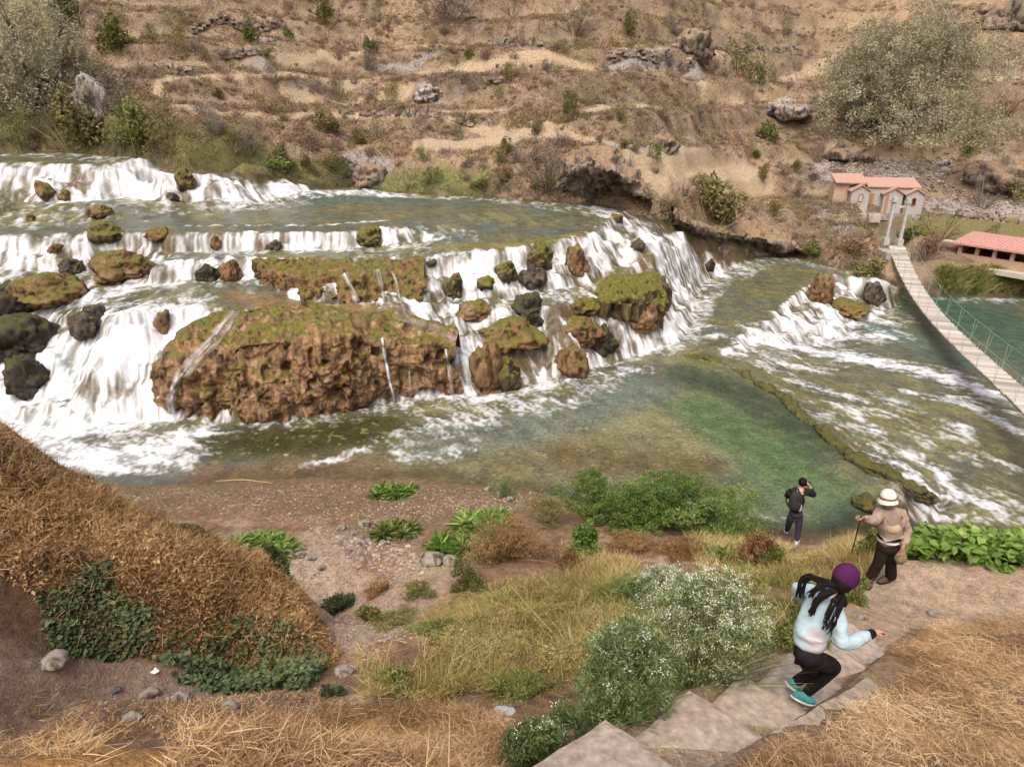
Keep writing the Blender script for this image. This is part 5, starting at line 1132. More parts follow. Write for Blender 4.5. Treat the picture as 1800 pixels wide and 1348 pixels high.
flower_bush(1085, 1290, 190, 190, 'feather', 'grey-green feathery bush with few flowers left of the big flowering one', 700, 13, 13000, (.05, .012), fl_zone=.6)
flower_bush(950, 1347, 150, 110, 'feather', 'dark feathery bush at the bottom beside the lowest visible step', 250, 14, 9000, (.05, .012), fl_zone=.7)
flower_bush(1090, 1180, 130, 100, 'feather', 'feathery bush with scattered buds between the yellow weeds and the big flowering one', 500, 15, 6000, (.045, .012), fl_zone=.5)
# dark creepers at the foot of the mound: broad leaves standing on short stalks
def creeper(poly, n, label, kind, L_, W_, hgt, seed, cat='creeper', name='creeper'):
    pts = scatter(w_poly(poly), n, seed); rg = np.random.default_rng(seed); c = np.array([pts[:, 0].mean(), pts[:, 1].mean(), pts[:, 2].mean()])
    hh = hgt * (.4 + .9 * cl01(.5 + fbm2(pts[:, 0], pts[:, 1], 2.2, 3, seed))) * rg.uniform(.2, 1, n); pts = pts - c; pts[:, 2] += hh
    d = rnd_dirs(rg, n, -.1); d[:, 2] *= .35; d /= np.linalg.norm(d, axis=1)[:, None]
    L2 = L_ * rg.uniform(.6, 1.25, n)[:, None]; W2 = W_ * rg.uniform(.7, 1.2, n)[:, None]; up_ = rnd_dirs(rg, n, 2.2); s = np.cross(d, up_); s /= np.linalg.norm(s, axis=1)[:, None]; nn = np.cross(s, d)
    V = np.stack([pts, pts + d * L2 * .2 + s * W2 * .42 + nn * W2 * .12, pts + d * L2 * .62 + s * W2 * .45 + nn * W2 * .1, pts + d * L2 - nn * L2 * .12, pts + d * L2 * .62 - s * W2 * .45 + nn * W2 * .1, pts + d * L2 * .2 - s * W2 * .42 + nn * W2 * .12], 1)
    f = np.array([[0, 1, 2, 3], [0, 3, 4, 5]]); Fq_ = (f[None] + (np.arange(n) * 6)[:, None, None]).reshape(-1, 4)
    o = np_mesh(name, V.reshape(-1, 3), Fq_, FM[kind], {'t': np.repeat(cl01(rg.uniform(0, .8, n) * .6 + hh / hgt * .35), 6)}, False); o.location = c; tag(o, label, cat); return o
creeper([(70, 1060), (160, 1040), (270, 1080), (270, 1150), (170, 1160), (90, 1150)], 1500, 'dark green leafy creeper at the left foot of the straw mound', 'ivy', .075, .06, .16, 3)
creeper([(270, 1150), (370, 1100), (470, 1090), (560, 1140), (580, 1170), (540, 1215), (400, 1222), (300, 1190)], 2500, 'dark green leafy creeper at the right foot of the straw mound', 'ivy', .075, .06, .18, 4)
creeper([(150, 1000), (200, 990), (200, 1050), (140, 1060)], 300, 'small tongue of dark creeper climbing the mound', 'ivy', .08, .065, .12, 5)
creeper([(1590, 968), (1640, 955), (1720, 955), (1830, 960), (1830, 1003), (1700, 1000), (1600, 988)], 5200, 'bed of broad bright green leaves between the path and the river', 'bright', .16, .13, .42, 6, 'plants', 'leaf_bed')
print('near plants', round(time.time() - T0, 1))
# ---- straw, dry vines and grass (uncountable)
def straw(name, polys, label, kind='straw', L_=.11, W_=.0045, seed=0, lift=.05, flat=1.75, droop=.12, cat='straw', patch=0.0):
    rg = np.random.default_rng(seed); P_ = np.concatenate([scatter(w_poly(pl_), n, seed + i) for i, (pl_, n) in enumerate(polys)])
    P_ = P_[rg.permutation(len(P_))]
    if patch: k = fbm2(P_[:, 0], P_[:, 1], 1.2, 3, seed) + rg.uniform(-.4, .4, len(P_)) > patch - 1; P_ = P_[k]
    n = len(P_); hum = fbm2(P_[:, 0], P_[:, 1], 1.6, 3, seed + 4); P_[:, 2] += rg.uniform(0, lift, n) * (1 + hum)
    az = rg.uniform(0, 6.28, n) ; t_ = cl01(rg.uniform(.1, .9, n) + hum * .5)
    V, Fq_, t_ = blade_geo(P_, L_, W_, rg, lean=flat, az=az, droop=droop, t_=cl01(t_ + .5 * fbm2(P_[:, 0], P_[:, 1], .7, 3, seed + 9)), seg=3)
    if n > 20000 and kind == 'straw': k = rg.permutation(n)[:n // 45]; V, Fq_, t_ = merge((V, Fq_, t_), blade_geo(P_[k] + np.array([0, 0, .03]), .19, .0045, rg, lean=1.6, droop=.1, t_=rg.uniform(.6, 1, len(k)), seg=4), blade_geo(P_[k[::2]] + np.array([0, 0, .03]), .2, .005, rg, lean=1.2, droop=.5, t_=rg.uniform(.2, .7, len(k[::2])), seg=4))
    tag(np_mesh(name, V, Fq_, FM[kind], {'t': t_}, False), label, cat, kind='stuff')
MOUND = [(-420, 700), (-150, 718), (-40, 742), (60, 792), (150, 842), (300, 930), (400, 965), (480, 998), (530, 1040), (570, 1100), (597, 1150), (590, 1170), (480, 1190), (350, 1170), (200, 1150), (60, 1050), (-40, 1010), (-420, 1020)]
MW = w_poly(MOUND)
rg = np.random.default_rng(77); Pm = scatter(MW, 92000, 3); hum = fbm2(Pm[:, 0], Pm[:, 1], 1.8, 4, 9); Pm[:, 2] += cl01(hum + .5) * rg.uniform(0, .12, len(Pm))
n = len(Pm); dd = rnd_dirs(rg, n, .2); dd[:, 1] -= .3
V, Fq_, t_ = leaf_geo(Pm, .068, .034, rg, .2, t_=cl01(rg.uniform(0, .85, n) + hum * .55))
g2_ = blade_geo(Pm[:26000] + np.array([0, 0, .03]), .22, .006, rg, lean=1.3, droop=.3, seg=3)
V, Fq_, t_ = merge((V, Fq_, t_), g2_)
tag(np_mesh('dry_vines', V, Fq_, FM['mound'], {'t': t_}, False), 'matted dry brown vines and straw covering the left mound', 'dry vines', kind='stuff')
straw('straw', [([(260, 1500), (300, 1360), (330, 1320), (450, 1280), (640, 1240), (800, 1248), (890, 1270), (900, 1348), (880, 1440), (860, 1560)], 85000)], 'loose orange straw heaped at the bottom of the view', seed=1, lift=.14, patch=.95)
straw('straw', [([(1560, 1150), (1640, 1100), (1840, 1085), (2500, 1080), (2500, 1480), (1840, 1480), (1380, 1400), (1420, 1330), (1480, 1260), (1620, 1180)], 150000), ([(1300, 1360), (1400, 1310), (1500, 1380), (1300, 1400)], 3500)], 'loose orange straw covering the slope right of the steps', seed=2, lift=.12, patch=.72)
straw('dry_grass', [([(0, 742), (60, 790), (150, 842), (300, 928), (400, 963), (480, 996), (530, 1038), (597, 1150), (575, 1110), (520, 1060), (470, 1012), (390, 985), (290, 955), (140, 870), (40, 800), (0, 770)], 5000)], 'wispy dry stems standing along the crest of the left mound', 'mound', L_=.22, W_=.006, seed=16, flat=.8, lift=.03)
straw('dry_grass', [([(-40, 1180), (60, 1200), (160, 1280), (200, 1400), (-400, 1400), (-400, 1150)], 14000)], 'dry brown grass at the bottom left corner', 'mound', L_=.16, seed=6, flat=1.6, patch=.9)
straw('dry_grass', [([(800, 1100), (900, 1040), (1050, 1000), (1120, 1060), (1120, 1150), (1000, 1210), (850, 1230), (740, 1210)], 13000), ([(620, 1150), (740, 1130), (780, 1230), (640, 1230)], 3500)], 'yellow dry grass and weeds in the middle of the slope', 'yellow', L_=.22, W_=.009, seed=7, flat=1.15, lift=.10, patch=1.0)
straw('grass', [([(740, 1080), (900, 1020), (1100, 1000), (1180, 1090), (1060, 1200), (850, 1220)], 5000), ([(1250, 1010), (1400, 1000), (1480, 1080), (1380, 1150), (1330, 1080)], 4500)], 'green blades growing through the yellow grass', 'reed', L_=.20, W_=.012, seed=8, flat=1.0, patch=.9, lift=.02, cat='grass')
straw('dry_grass', [([(1420, 985), (1500, 940), (1540, 1000), (1500, 1050), (1420, 1060), (1340, 1020)], 5000), ([(1200, 940), (1390, 965), (1380, 1000), (1230, 1010)], 3500), ([(980, 960), (1120, 990), (1160, 1040), (1000, 1030)], 3500)], 'yellow dry grass between the path and the pool', 'yellow', L_=.24, W_=.009, seed=9, flat=.85)
straw('litter', [([(220, 860), (620, 850), (960, 872), (900, 960), (760, 1080), (640, 1140), (560, 1060), (400, 930)], 9000), ([(80, 1180), (560, 1215), (640, 1240), (420, 1290), (120, 1300)], 4000)], 'dead stalks and leaf litter on the beach and bare earth', 'mound', L_=.10, W_=.008, seed=12, flat=1.5, lift=.01, cat='litter')
straw('path_litter', [([(1000, 1340), (1212, 1215), (1400, 1130), (1500, 1060), (1800, 1010), (1800, 1080), (1600, 1100), (1351, 1290), (1250, 1348)], 1500)], 'stray straws on the steps and path', 'straw', L_=.12, W_=.004, seed=13, flat=1.55, lift=.004, droop=.02, cat='litter')
# long pale stalks lying on the weeds
for pts, lab in [([(1000, 1158), (1020, 1130), (1060, 1080), (970, 1040), (905, 1000)][1:], 'x')][:0]: pass
def stalk(pxs, up_, label, r_=.008):
    pts = [Vector(hit(a, b_, G)) + Vector((0, 0, u)) for (a, b_), u in zip(pxs, up_)]; m_ = MB(); p = np.array(pts); tt = np.linspace(0, len(p) - 1, 12); p = np.stack([np.interp(tt, range(len(p)), p[:, i]) for i in range(3)], 1); p[1:-1] = (p[:-2] + p[1:-1] * 2 + p[2:]) / 4
    m_.tube(p, np.linspace(r_, r_ * .5, 12), 5, .9); o = m_.build('stalk', FM['yellow'], None, True); tag(o, label, 'stalk')
stalk([(1320, 1165), (1370, 1110), (1400, 1060)], [.1, .3, .35], 'long yellow stalk leaning beside the steps', .012); stalk([(895, 1050), (930, 1090), (970, 1130)], [.3, .25, .2], 'long dry stalk lying across the yellow grass, upper one'); stalk([(800, 1180), (850, 1150), (890, 1125)], [.2, .22, .2], 'long dry stalk lying across the yellow grass, lower one')
stalk([(1640, 1140), (1690, 1128), (1740, 1135)], [.05, .1, .05], 'curved pale root on the straw slope, upper one', .016); stalk([(1720, 1245), (1760, 1246), (1800, 1262)], [.05, .1, .05], 'thick pale stem in the straw at the right edge', .016); stalk([(1390, 1345), (1450, 1335), (1530, 1322)], [.03, .04, .03], 'straight pale cane lying in the straw at the bottom', .010)
stalk([(380, 848), (430, 845), (480, 852)], [.03, .04, .03], 'pale driftwood stick lying in the shallows behind the mound', .03); stalk([(475, 968), (500, 966), (530, 972)], [.1, .1, .08], 'thin pale twig under the bright green plant', .01)
print('plants', round(time.time() - T0, 1))

# ------------------------------------------------------------------ thin falls over the outcrops
from mathutils.bvhtree import BVHTree
def bvh_of(objs):
    V, Fc, o_ = [], [], 0
    for o in objs:
        mw = o.matrix_basis; vs = [mw @ v.co for v in o.data.vertices]; V += vs; Fc += [[i + o_ for i in p.vertices] for p in o.data.polygons]; o_ += len(vs)
    return BVHTree.FromPolygons(V, Fc)
BV = bvh_of([big, mid, shelf])
def ribbon(pxs, width, foam_v, seed):
    q = np.array(pxs, float); d = np.r_[0, np.cumsum(np.linalg.norm(np.diff(q, axis=0), axis=1))]; n = max(10, int(d[-1] / 2.2)); tt = np.linspace(0, d[-1], n)
    x = np.interp(tt, d, q[:, 0]); y = np.interp(tt, d, q[:, 1]); pts = []
    for a, b_ in zip(x, y):
        v = PD(a, b_, 1) - Vector((0, 0, HC)); v.normalize(); h = BV.ray_cast(Vector((0, 0, HC)), v)
        if h[0] is not None: pts.append(np.array(h[0]) - np.array(v) * .05)
    if len(pts) < 5: return None
    p = np.array(pts)
    for _ in range(3): p[1:-1] = (p[:-2] + 2 * p[1:-1] + p[2:]) / 4
    n = len(p); tg = np.gradient(p, axis=0); tg /= np.linalg.norm(tg, axis=1)[:, None] + 1e-9; vw = p - np.array([0, 0, HC]); s = np.cross(tg, vw); s /= np.linalg.norm(s, axis=1)[:, None]; nn = np.cross(s, tg); nn *= -np.sign((nn * vw).sum(1))[:, None]
    K = 7; rows = []; fo = []
    wv = width * (.8 + .5 * vn2(np.linspace(0, n / 6, n), np.zeros(n) + seed, seed))
    for k in range(K):
        u = k / (K - 1) * 2 - 1; rows.append(p + s * (wv * u / 2)[:, None] + nn * (.05 * (1 - u * u) + .02 * (vn2(np.full(n, k * 1.7 + seed), np.linspace(0, n / 5, n), 3) - .5))[:, None])
        fo.append(foam_v * (1 - abs(u) ** 2 * .9) * (.3 + 1.05 * vn2(np.full(n, k * 1.3 + seed * 3), np.linspace(0, n / 7, n), 5)))
    V = np.stack(rows, 1); ii_ = np.arange(n * K).reshape(n, K); f = np.stack([ii_[:-1, :-1].ravel(), ii_[:-1, 1:].ravel(), ii_[1:, 1:].ravel(), ii_[1:, :-1].ravel()], 1)
    return V.reshape(-1, 3), f, np.stack(fo, 1).ravel()
rb = [ribbon(a, w_, f_, i) for i, (a, w_, f_) in enumerate([
    ([(412, 548), (392, 572), (368, 600), (338, 632), (312, 662), (298, 700), (296, 738)], .30, .8), ([(420, 548), (400, 580), (380, 606), (350, 634), (325, 664)], .25, .55), ([(300, 690), (304, 740)], .3, .8),
    ([(672, 596), (679, 640), (686, 675), (693, 704)], .15, .85), ([(715, 610), (720, 650), (722, 702)], .12, .5), ([(745, 628), (750, 665), (753, 700)], .08, .5), ([(783, 612), (790, 650), (795, 696)], .16, .7), ([(640, 650), (650, 700)], .06, .4), ([(660, 640), (668, 706)], .06, .35),
    ([(606, 482), (614, 500), (628, 532)], .26, .75), ([(664, 474), (670, 500), (674, 530)], .26, .55), ([(690, 478), (698, 500), (704, 530)], .14, .6), 
    ([(470, 560), (560, 560), (640, 562)], .3, .22), ([(690, 560), (760, 575), (800, 600)], .4, .35)])]
rb = [r for r in rb if r]
V, Fq_, fo = merge(*rb); wmat = river.data.materials[0]
tag(np_mesh('water_trickles', V, Fq_, wmat, {'foam': fo, 'alpha': cl01(fo * 1.35 - .15), 'strand': cl01(fo + .1)}, True, cols={'body': np.tile([.22, .16, .09], (len(V), 1))}), kind='structure')

# ------------------------------------------------------------------ steps down to the path
M_STEP = plain('earth covered concrete', (.37, .30, .235), .95, .1, 11, .34, .8, .025)
sc_o = empty('staircase', P(1213, 1280, 4.9)); tag(sc_o, 'worn earth-covered concrete steps running down to the path', 'steps')
bpy.context.view_layer.update()
INV = sc_o.matrix_world.inverted()
def child_hexa(name, quad, zs_, thick, mat_, parent, inv):
    top = [Vector(P(a, b_, z_)) for (a, b_), z_ in zip(quad, zs_)]
    bm = bmesh.new(); n = 14
    # subdivided top with wear, straight sides
    g = [[None] * (n + 1) for _ in range(n + 1)]
    for i in range(n + 1):
        for j in range(n + 1):
            u, v = i / n, j / n; p = top[0].lerp(top[1], u).lerp(top[3].lerp(top[2], u), v)
            e_ = min(u, 1 - u, v, 1 - v) * n; w_ = float(fbm2(np.array([p.x]), np.array([p.y]), 3, 3, 5)[0])
            p = p + Vector((float(fbm2(np.array([p.x]), np.array([p.y]), 4, 2, 6)[0]) * .018, float(fbm2(np.array([p.y]), np.array([p.x]), 4, 2, 7)[0]) * .018, w_ * .018 - (.018 if e_ < .5 else 0)))
            g[i][j] = bm.verts.new(inv @ p)
    for i in range(n):
        for j in range(n): bm.faces.new((g[i][j], g[i + 1][j], g[i + 1][j + 1], g[i][j + 1]))
    ring = [g[i][0] for i in range(n + 1)] + [g[n][j] for j in range(1, n + 1)] + [g[i][n] for i in range(n - 1, -1, -1)] + [g[0][j] for j in range(n - 1, 0, -1)]
    low = [bm.verts.new(v.co - Vector((0, 0, thick))) for v in ring]
    for i in range(len(ring)): k = (i + 1) % len(ring); bm.faces.new((ring[i], low[i], low[k], ring[k]))
    bmesh.ops.recalc_face_normals(bm, faces=bm.faces)
    me = bpy.data.meshes.new(name); bm.to_mesh(me); bm.free(); me.materials.append(mat_)
    o = bpy.data.objects.new(name, me); return link(o, parent)
STEPS = [
    ([(850, 1400), (1064, 1261), (1186, 1342), (1290, 1470)], (5.52, 5.36, 5.36, 5.5)),
    ([(1090, 1320), (1213, 1210), (1352, 1296), (1240, 1385)], (5.14, 4.98, 4.98, 5.1)),
    ([(1225, 1262), (1302, 1183), (1424, 1250), (1345, 1325)], (4.84, 4.68, 4.68, 4.8)),
    ([(1312, 1215), (1390, 1145), (1490, 1210), (1420, 1275)], (4.55, 4.36, 4.36, 4.5)),
    ([(1398, 1172), (1440, 1108), (1540, 1180), (1485, 1235)], (4.24, 4.02, 4.02, 4.2)),
    ([(1442, 1130), (1478, 1078), (1572, 1150), (1535, 1200)], (3.90, 3.66, 3.66, 3.88))]
for q, zz in STEPS: child_hexa('step', q, zz, .45, M_STEP, sc_o, INV)
# low kerb along the right of the steps
child_hexa('kerb', [(1235, 1362), (1348, 1286), (1372, 1300), (1262, 1385)], (5.27, 5.1, 5.1, 5.27), .5, M_STEP, sc_o, INV)
child_hexa('kerb', [(1351, 1286), (1440, 1236), (1475, 1262), (1376, 1302)], (5.1, 4.78, 4.78, 5.1), .5, M_STEP, sc_o, INV)
child_hexa('kerb', [(1442, 1235), (1524, 1187), (1562, 1208), (1478, 1262)], (4.78, 4.42, 4.42, 4.78), .5, M_STEP, sc_o, INV)

# ------------------------------------------------------------------ footbridge
M_PLANK = tmat('weathered planks', [(0, (.28, .24, .20)), (.5, (.44, .39, .33)), (1, (.60, .54, .46))], .85)
M_CABLE = plain('green cable', (.26, .38, .33), .5, .4); M_POST = plain('whitewashed post', (.42, .41, .38), .8, .2, 5, .2)
Abr, Bbr = Vector(PY(1576, 432, 43.0)), Vector(P(1785, 688, .45))
pn = Vector((-(Bbr.y - Abr.y), Bbr.x - Abr.x, 0)).normalized()
cpx = [(1576, 432), (1589, 466), (1606, 505), (1635, 542), (1662, 573), (1691, 604), (1722, 635), (1753, 661), (1785, 688)]
cl = []
for a, b_ in cpx:
    v = PD(a, b_, 1) - Vector((0, 0, HC)); t_ = (Abr - Vector((0, 0, HC))).dot(pn) / v.dot(pn); cl.append(Vector((0, 0, HC)) + v * t_)
cl = np.array(cl); along = (cl[:, :2] - np.array(Abr[:2])) @ np.array((Bbr - Abr).to_2d().normalized())
cf = np.polyfit(along, cl[:, 2], 3); Lb = along[-1]; dirb = (Bbr - Abr).to_2d().normalized()
def bp(s_): return np.array([Abr.x + dirb.x * s_, Abr.y + dirb.y * s_, np.polyval(cf, min(s_, Lb + 1)) + max(0, s_ - Lb - 1) * .05])
br = empty('footbridge', tuple(Abr)); tag(br, 'narrow hanging footbridge with grey plank deck over the river', 'bridge')
Of = np.array(Abr); sd2 = np.array([-dirb.y, dirb.x, 0]); Wd = .88; Lt = Lb + 7
mb = MB(); rg = random.Random(3); s_ = 0
while s_ < Lt:
    p0, p1 = bp(s_), bp(s_ + .19); t1 = (p1 - p0) / np.linalg.norm(p1 - p0); up_ = np.cross(sd2, t1); up_ = up_ * np.sign(up_[2]); c = (p0 + p1) / 2 - Of; hw = Wd / 2 * rg.uniform(.94, 1.08)
    q = []
    for dz in (-.02, .02):
        for a, b_ in ((-1, -1), (1, -1), (1, 1), (-1, 1)): q.append(c + sd2 * hw * a + t1 * .086 * b_ + up_ * (dz + rg.uniform(-.004, .004)))
    mb.hexa(q, rg.random()); s_ += .2
mb.build('deck', M_PLANK, br)
ss = np.linspace(-.5, Lt, 60)
for sg in (-1, 1):
    mb = MB(); mb.tube([bp(a) - Of + sd2 * sg * Wd * .46 - np.array([0, 0, .06]) for a in ss], .03, 5); mb.build('carrying_cable', plain('steel cable', (.2, .19, .17)), br, True)
    mb = MB(); hs_ = lambda a: .95 + .75 * max(0, 1 - a / 5) ** 2
    rail = lambda a: bp(a) - Of + sd2 * sg * (Wd * .5 + .04) + np.array([0, 0, hs_(max(a, 0))])
    mb.tube([rail(a) for a in ss], .006, 5); mb.build('handrail_cable', M_CABLE, br, True)
    a = 1.5
    while a < Lt:
        mb = MB(); lo = bp(a) - Of + sd2 * sg * Wd * .47; mb.tube([rail(a - .22), lo], .008, 4); mb.tube([rail(a + .22), lo], .008, 4); mb.build('hanger', M_CABLE, br); a += 2.05
for (a, b_) in ((1557, 424), (1581, 426)):
    p = np.array(PY(a, b_, 43.0)) - Of; mb = MB(); mb.box(p + np.array([0, 0, 1.15]), (.17, .17, 2.4)); mb.box(p + np.array([0, 0, 2.46]), (.32, .32, .10)); mb.box(p + np.array([0, 0, 2.6]), (.22, .22, .16)); mb.box(p + np.array([0, 0, .0]), (.34, .34, .4)); mb.build('post', M_POST, br)
mb = MB(); p1, p2 = np.array(PY(1557, 424, 43.0)) - Of, np.array(PY(1581, 426, 43.0)) - Of; mb.box((p1 + p2) / 2 + np.array([0, 0, 2.15]), (p2[0] - p1[0] - .27, .12, .12)); mb.build('crossbar', M_POST, br)
p = np.array(PY(1572, 440, 42.2)) - Of; mb = MB(); mb.box(p + np.array([0, .2, -.55]), (1.5, 1.6, 1.0)); mb.build('abutment', plain('old concrete', (.36, .33, .29), nscale=4), br)

# ------------------------------------------------------------------ huts and shelter
M_TILE = plain('clay roof tiles', (.42, .255, .19), .85, .2, 14, .25, .4, .02); M_WALLG = plain('grey rendered wall', (.40, .37, .345), .95, .1, 6, .15, .3, .02)
M_ORANGE = plain('varnished orange wood', (.42, .19, .085), .7, .3, 10, .25); M_GLASS = plain('dark glass', (.03, .028, .025), .2, .5); M_TAN = plain('tan plaster', (.47, .33, .22), .9, .1, 5, .15)
M_WHITE = plain('whitewash', (.46, .41, .35), .9, .1, 5, .15); M_RED = plain('red painted roof', (.46, .245, .205), .8, .2, 7, .2, .3, .02); M_STONE = plain('rough stone wall', (.30, .27, .24), .95, .1, 5, .5, .9, .08)
hut0 = np.array(hit(1548, 376, G)); KH = 50.0 / hut0[1] / .80; hz_ = hut0[2]
hut = empty('hut', tuple(hut0), R(-9)); hut.scale = (1 / KH,) * 3; tag(hut, 'row of small grey huts with orange tiled gables above the bridge', 'hut')
def px_m(px): return (px - 1548) / 24.3
mb = MB(); mb.box((px_m(1545), 1.3, .9), (px_m(1612) - px_m(1478), 2.0, 2.1)); mb.build('wall', M_WALLG, hut)
gx0 = [1478, 1546, 1586]; gx1 = [1516, 1582, 1622]
def gable(xa, xb, y0, hw, hr, name_mat=M_WALLG):
    w_ = xb - xa; c = (xa + xb) / 2; m_ = MB(); V = [(xa, y0, -.15), (xb, y0, -.15), (xb, y0, hw), (c, y0, hr), (xa, y0, hw), (xa, .28, -.15), (xb, .28, -.15), (xb, .28, hw), (c, .28, hr), (xa, .28, hw)]
    m_.add(V, [np.array([[0, 1, 2, 3, 4]]), np.array([[0, 5, 6, 1], [1, 6, 7, 2], [0, 4, 9, 5]])]); m_.build('bay', name_mat, hut)
    m_ = MB(); e_ = .16; f_ = (hr - hw) / (w_ / 2); 
    for s_ in (-1, 1):
        xo = c + s_ * (w_ / 2 + e_); zo = hw - f_ * e_
        q = [(c, y0 - .14, hr + .02), (xo, y0 - .14, zo + .02), (xo, 1.1, zo + .02), (c, 1.1, hr + .02)]; t2 = [(a, b_, z_ + .09) for a, b_, z_ in q]; m_.hexa(q + t2 if s_ < 0 else [q[k] for k in (1, 0, 3, 2)] + [t2[k] for k in (1, 0, 3, 2)])
    m_.build('gable_roof', M_TILE, hut)
gable(px_m(1478), px_m(1515), -.35, 1.75, 2.2); gable(px_m(1545), px_m(1583), -.35, 1.55, 2.0); gable(px_m(1590), px_m(1626), -.35, 1.5, 1.95)
for xa, xb, dz in ((px_m(1446), px_m(1512), .42), (px_m(1512), px_m(1622), .12)):
    mb = MB(); q = [(xa, .15, 1.9 + dz), (xb, .15, 1.9 + dz), (xb, 2.5, 2.45 + dz), (xa, 2.5, 2.45 + dz)]; mb.hexa(q + [(a, b_, z_ + .1) for a, b_, z_ in q]); rf_ = mb.build('roof', M_TILE, hut)
mb = MB(); mb.box((px_m(1462), 1.3, 1.1), (px_m(1478) - px_m(1448), 1.6, 2.3)); mb.build('end_wall', M_TAN, hut)
for xx in (1519, 1527, 1552, 1588):
    mb = MB(); yy = .26 if xx in (1519, 1527, 1588) else -.37; mb.box((px_m(xx), yy, .72), (.24, .06, 1.6)); d_ = mb.build('door', M_ORANGE, hut); mb = MB(); mb.box((px_m(xx) + .07, yy - .045, .7), (.03, .03, .12)); mb.build('handle', M_POST, d_)
for xx, zz in ((1567, 1.0), (1606, .95), (1498, 1.2)):
    f_ = MB(); x0_ = px_m(xx); w_ = .17; pts = [(x0_ - w_, -.4, zz - .32), (x0_ + w_, -.4, zz - .32)] + [(x0_ + w_ * math.cos(a), -.4, zz + .15 + w_ * math.sin(a)) for a in np.linspace(0, math.pi, 7)]
    f_.tube(pts + [pts[0]], .035, 4, cap=False); fr_o = f_.build('window', M_ORANGE, hut); g_ = MB(); g_.add([(a, -.375, b_) for a, _, b_ in pts], [np.array([list(range(len(pts)))])]); g_.build('pane', M_GLASS if xx != 1498 else M_WHITE, fr_o)
mb = MB(); mb.box((px_m(1555), .0, -.42), (px_m(1625) - px_m(1486), 1.0, .6)); mb.build('plinth', M_STONE, hut)
mb = MB(); mb.box((px_m(1500), -.7, -.5), (1.0, .5, .75)); mb.box((px_m(1530), -.7, -.52), (1.0, .5, .7)); mb.build('steps_cheek', M_WHITE, hut)
# low stone wall continuing to the right along the gravel path
def stone_wall(pts, h, w_, label, seed=1, m_=M_STONE, name='stone_wall', gap=.30):
    pts = np.array(pts); d = np.r_[0, np.cumsum(np.linalg.norm(np.diff(pts[:, :2], axis=0), axis=1))]; rg = random.Random(seed); mb = MB(); s_ = 0
    while s_ < d[-1]:
        if rg.random() < .12: s_ += gap * 2
        x = np.interp(s_, d, pts[:, 0]); y = np.interp(s_, d, pts[:, 1]); k = min(len(pts) - 2, np.searchsorted(d, s_, 'right') - 1); az = math.atan2(pts[k + 1, 1] - pts[k, 1], pts[k + 1, 0] - pts[k, 0]); z = hz(x, y); zz = -.1
        while zz < h: hh = rg.uniform(.10, .22); mb.box((x + rg.uniform(-.08, .08), y + rg.uniform(-.12, .12), z + zz + hh / 2), (rg.uniform(.14, .40), w_ * rg.uniform(.6, 1.1), hh), az + rg.uniform(-.35, .35), rg.random()); zz += hh * (1.0 if rg.random() < .8 else 2.5)
        s_ += gap
    o = mb.build(name, m_); tag(o, label, 'wall'); return o
M_DRYST = tmat('dry stone tones', [(0, (.16, .125, .095)), (.5, (.28, .23, .18)), (1, (.42, .35, .28))], .95)
stone_wall([hit(1628, 372, G), hit(1700, 384, G), hit(1830, 398, G)], .5, .4, 'low stone wall between the gravel path and the lawn', 2, M_DRYST)
for i, (pts, h, lab) in enumerate([([(1067, 112), (1150, 110), (1240, 121)], .8, 'grey dry stone terrace wall left of the ochre green bush'), ([(862, 80), (900, 80), (960, 86)], .6, 'short dry stone terrace wall near the top centre'), ([(272, 130), (338, 132)], .7, 'short dry stone terrace wall on the upper left'),
    ([(390, 102), (430, 100), (462, 96)], .6, 'short dry stone terrace wall above the upper left one'), ([(1250, 84), (1330, 86), (1400, 88)], .5, 'dry stone terrace wall right of the large grey boulder'), ([(340, 58), (420, 52), (480, 50)], .7, 'dry stone terrace wall at the top left'), ([(600, 200), (700, 204), (830, 220)], .4, 'low broken terrace wall along the second terrace')]):
    stone_wall([hit(a, b_, G) for a, b_ in pts], h * .6, .5, lab, i + 5, M_DRYST, gap=.27)
sA, sB = np.array(P(1680, 459, .4)), np.array(P(1800, 479, .4)); ax = sB - sA; ln = np.linalg.norm(ax); az = math.atan2(ax[1], ax[0])
sh = empty('shelter', tuple(sA + np.array([0, 0, .1])), az); tag(sh, 'long open-fronted shelter with a pinkish red roof beside the pool', 'shelter')
LS = ln * 2.1; W2 = 2.2
mb = MB(); mb.box((LS / 2, .0, .12), (LS, .14, .62)); mb.build('parapet', M_TAN, sh)
mb = MB(); mb.box((LS / 2, W2, .4), (LS, .14, 1.6)); mb.box((.05, W2 / 2, .3), (.12, W2 - .2, 1.3)); mb.build('back_wall', M_TAN, sh)
k = 0
while k * .92 < LS: mb = MB(); mb.box((k * .92 + .1, -.003, .72), (.2, .16, .6)); mb.build('pillar', M_TAN, sh); k += 1
mb = MB(); q = [(-.35, -.42, .96), (LS, -.42, .96), (LS, W2 + .2, 1.3), (-.35, W2 + .2, 1.3)]; mb.hexa(q + [(a, b_, z_ + .09) for a, b_, z_ in q])
for j in range(int(LS / .22)): x0_ = -.3 + j * .22; mb.hexa([(x0_, -.43, 1.045), (x0_ + .07, -.43, 1.045), (x0_ + .07, W2 + .21, 1.38), (x0_, W2 + .21, 1.38), (x0_, -.43, 1.08), (x0_ + .07, -.43, 1.08), (x0_ + .07, W2 + .21, 1.42), (x0_, W2 + .21, 1.42)])
mb.build('roof', M_RED, sh)
mb = MB(); mb.box((-.62, -.1, 1.02), (.5, .5, .1)); mb.build('eave_board', M_WHITE, sh)
mb = MB(); mb.box((LS / 2 + .5, -.42, -.22), (LS - 1.2, .6, .28)); mb.build('terrace', M_WHITE, sh)
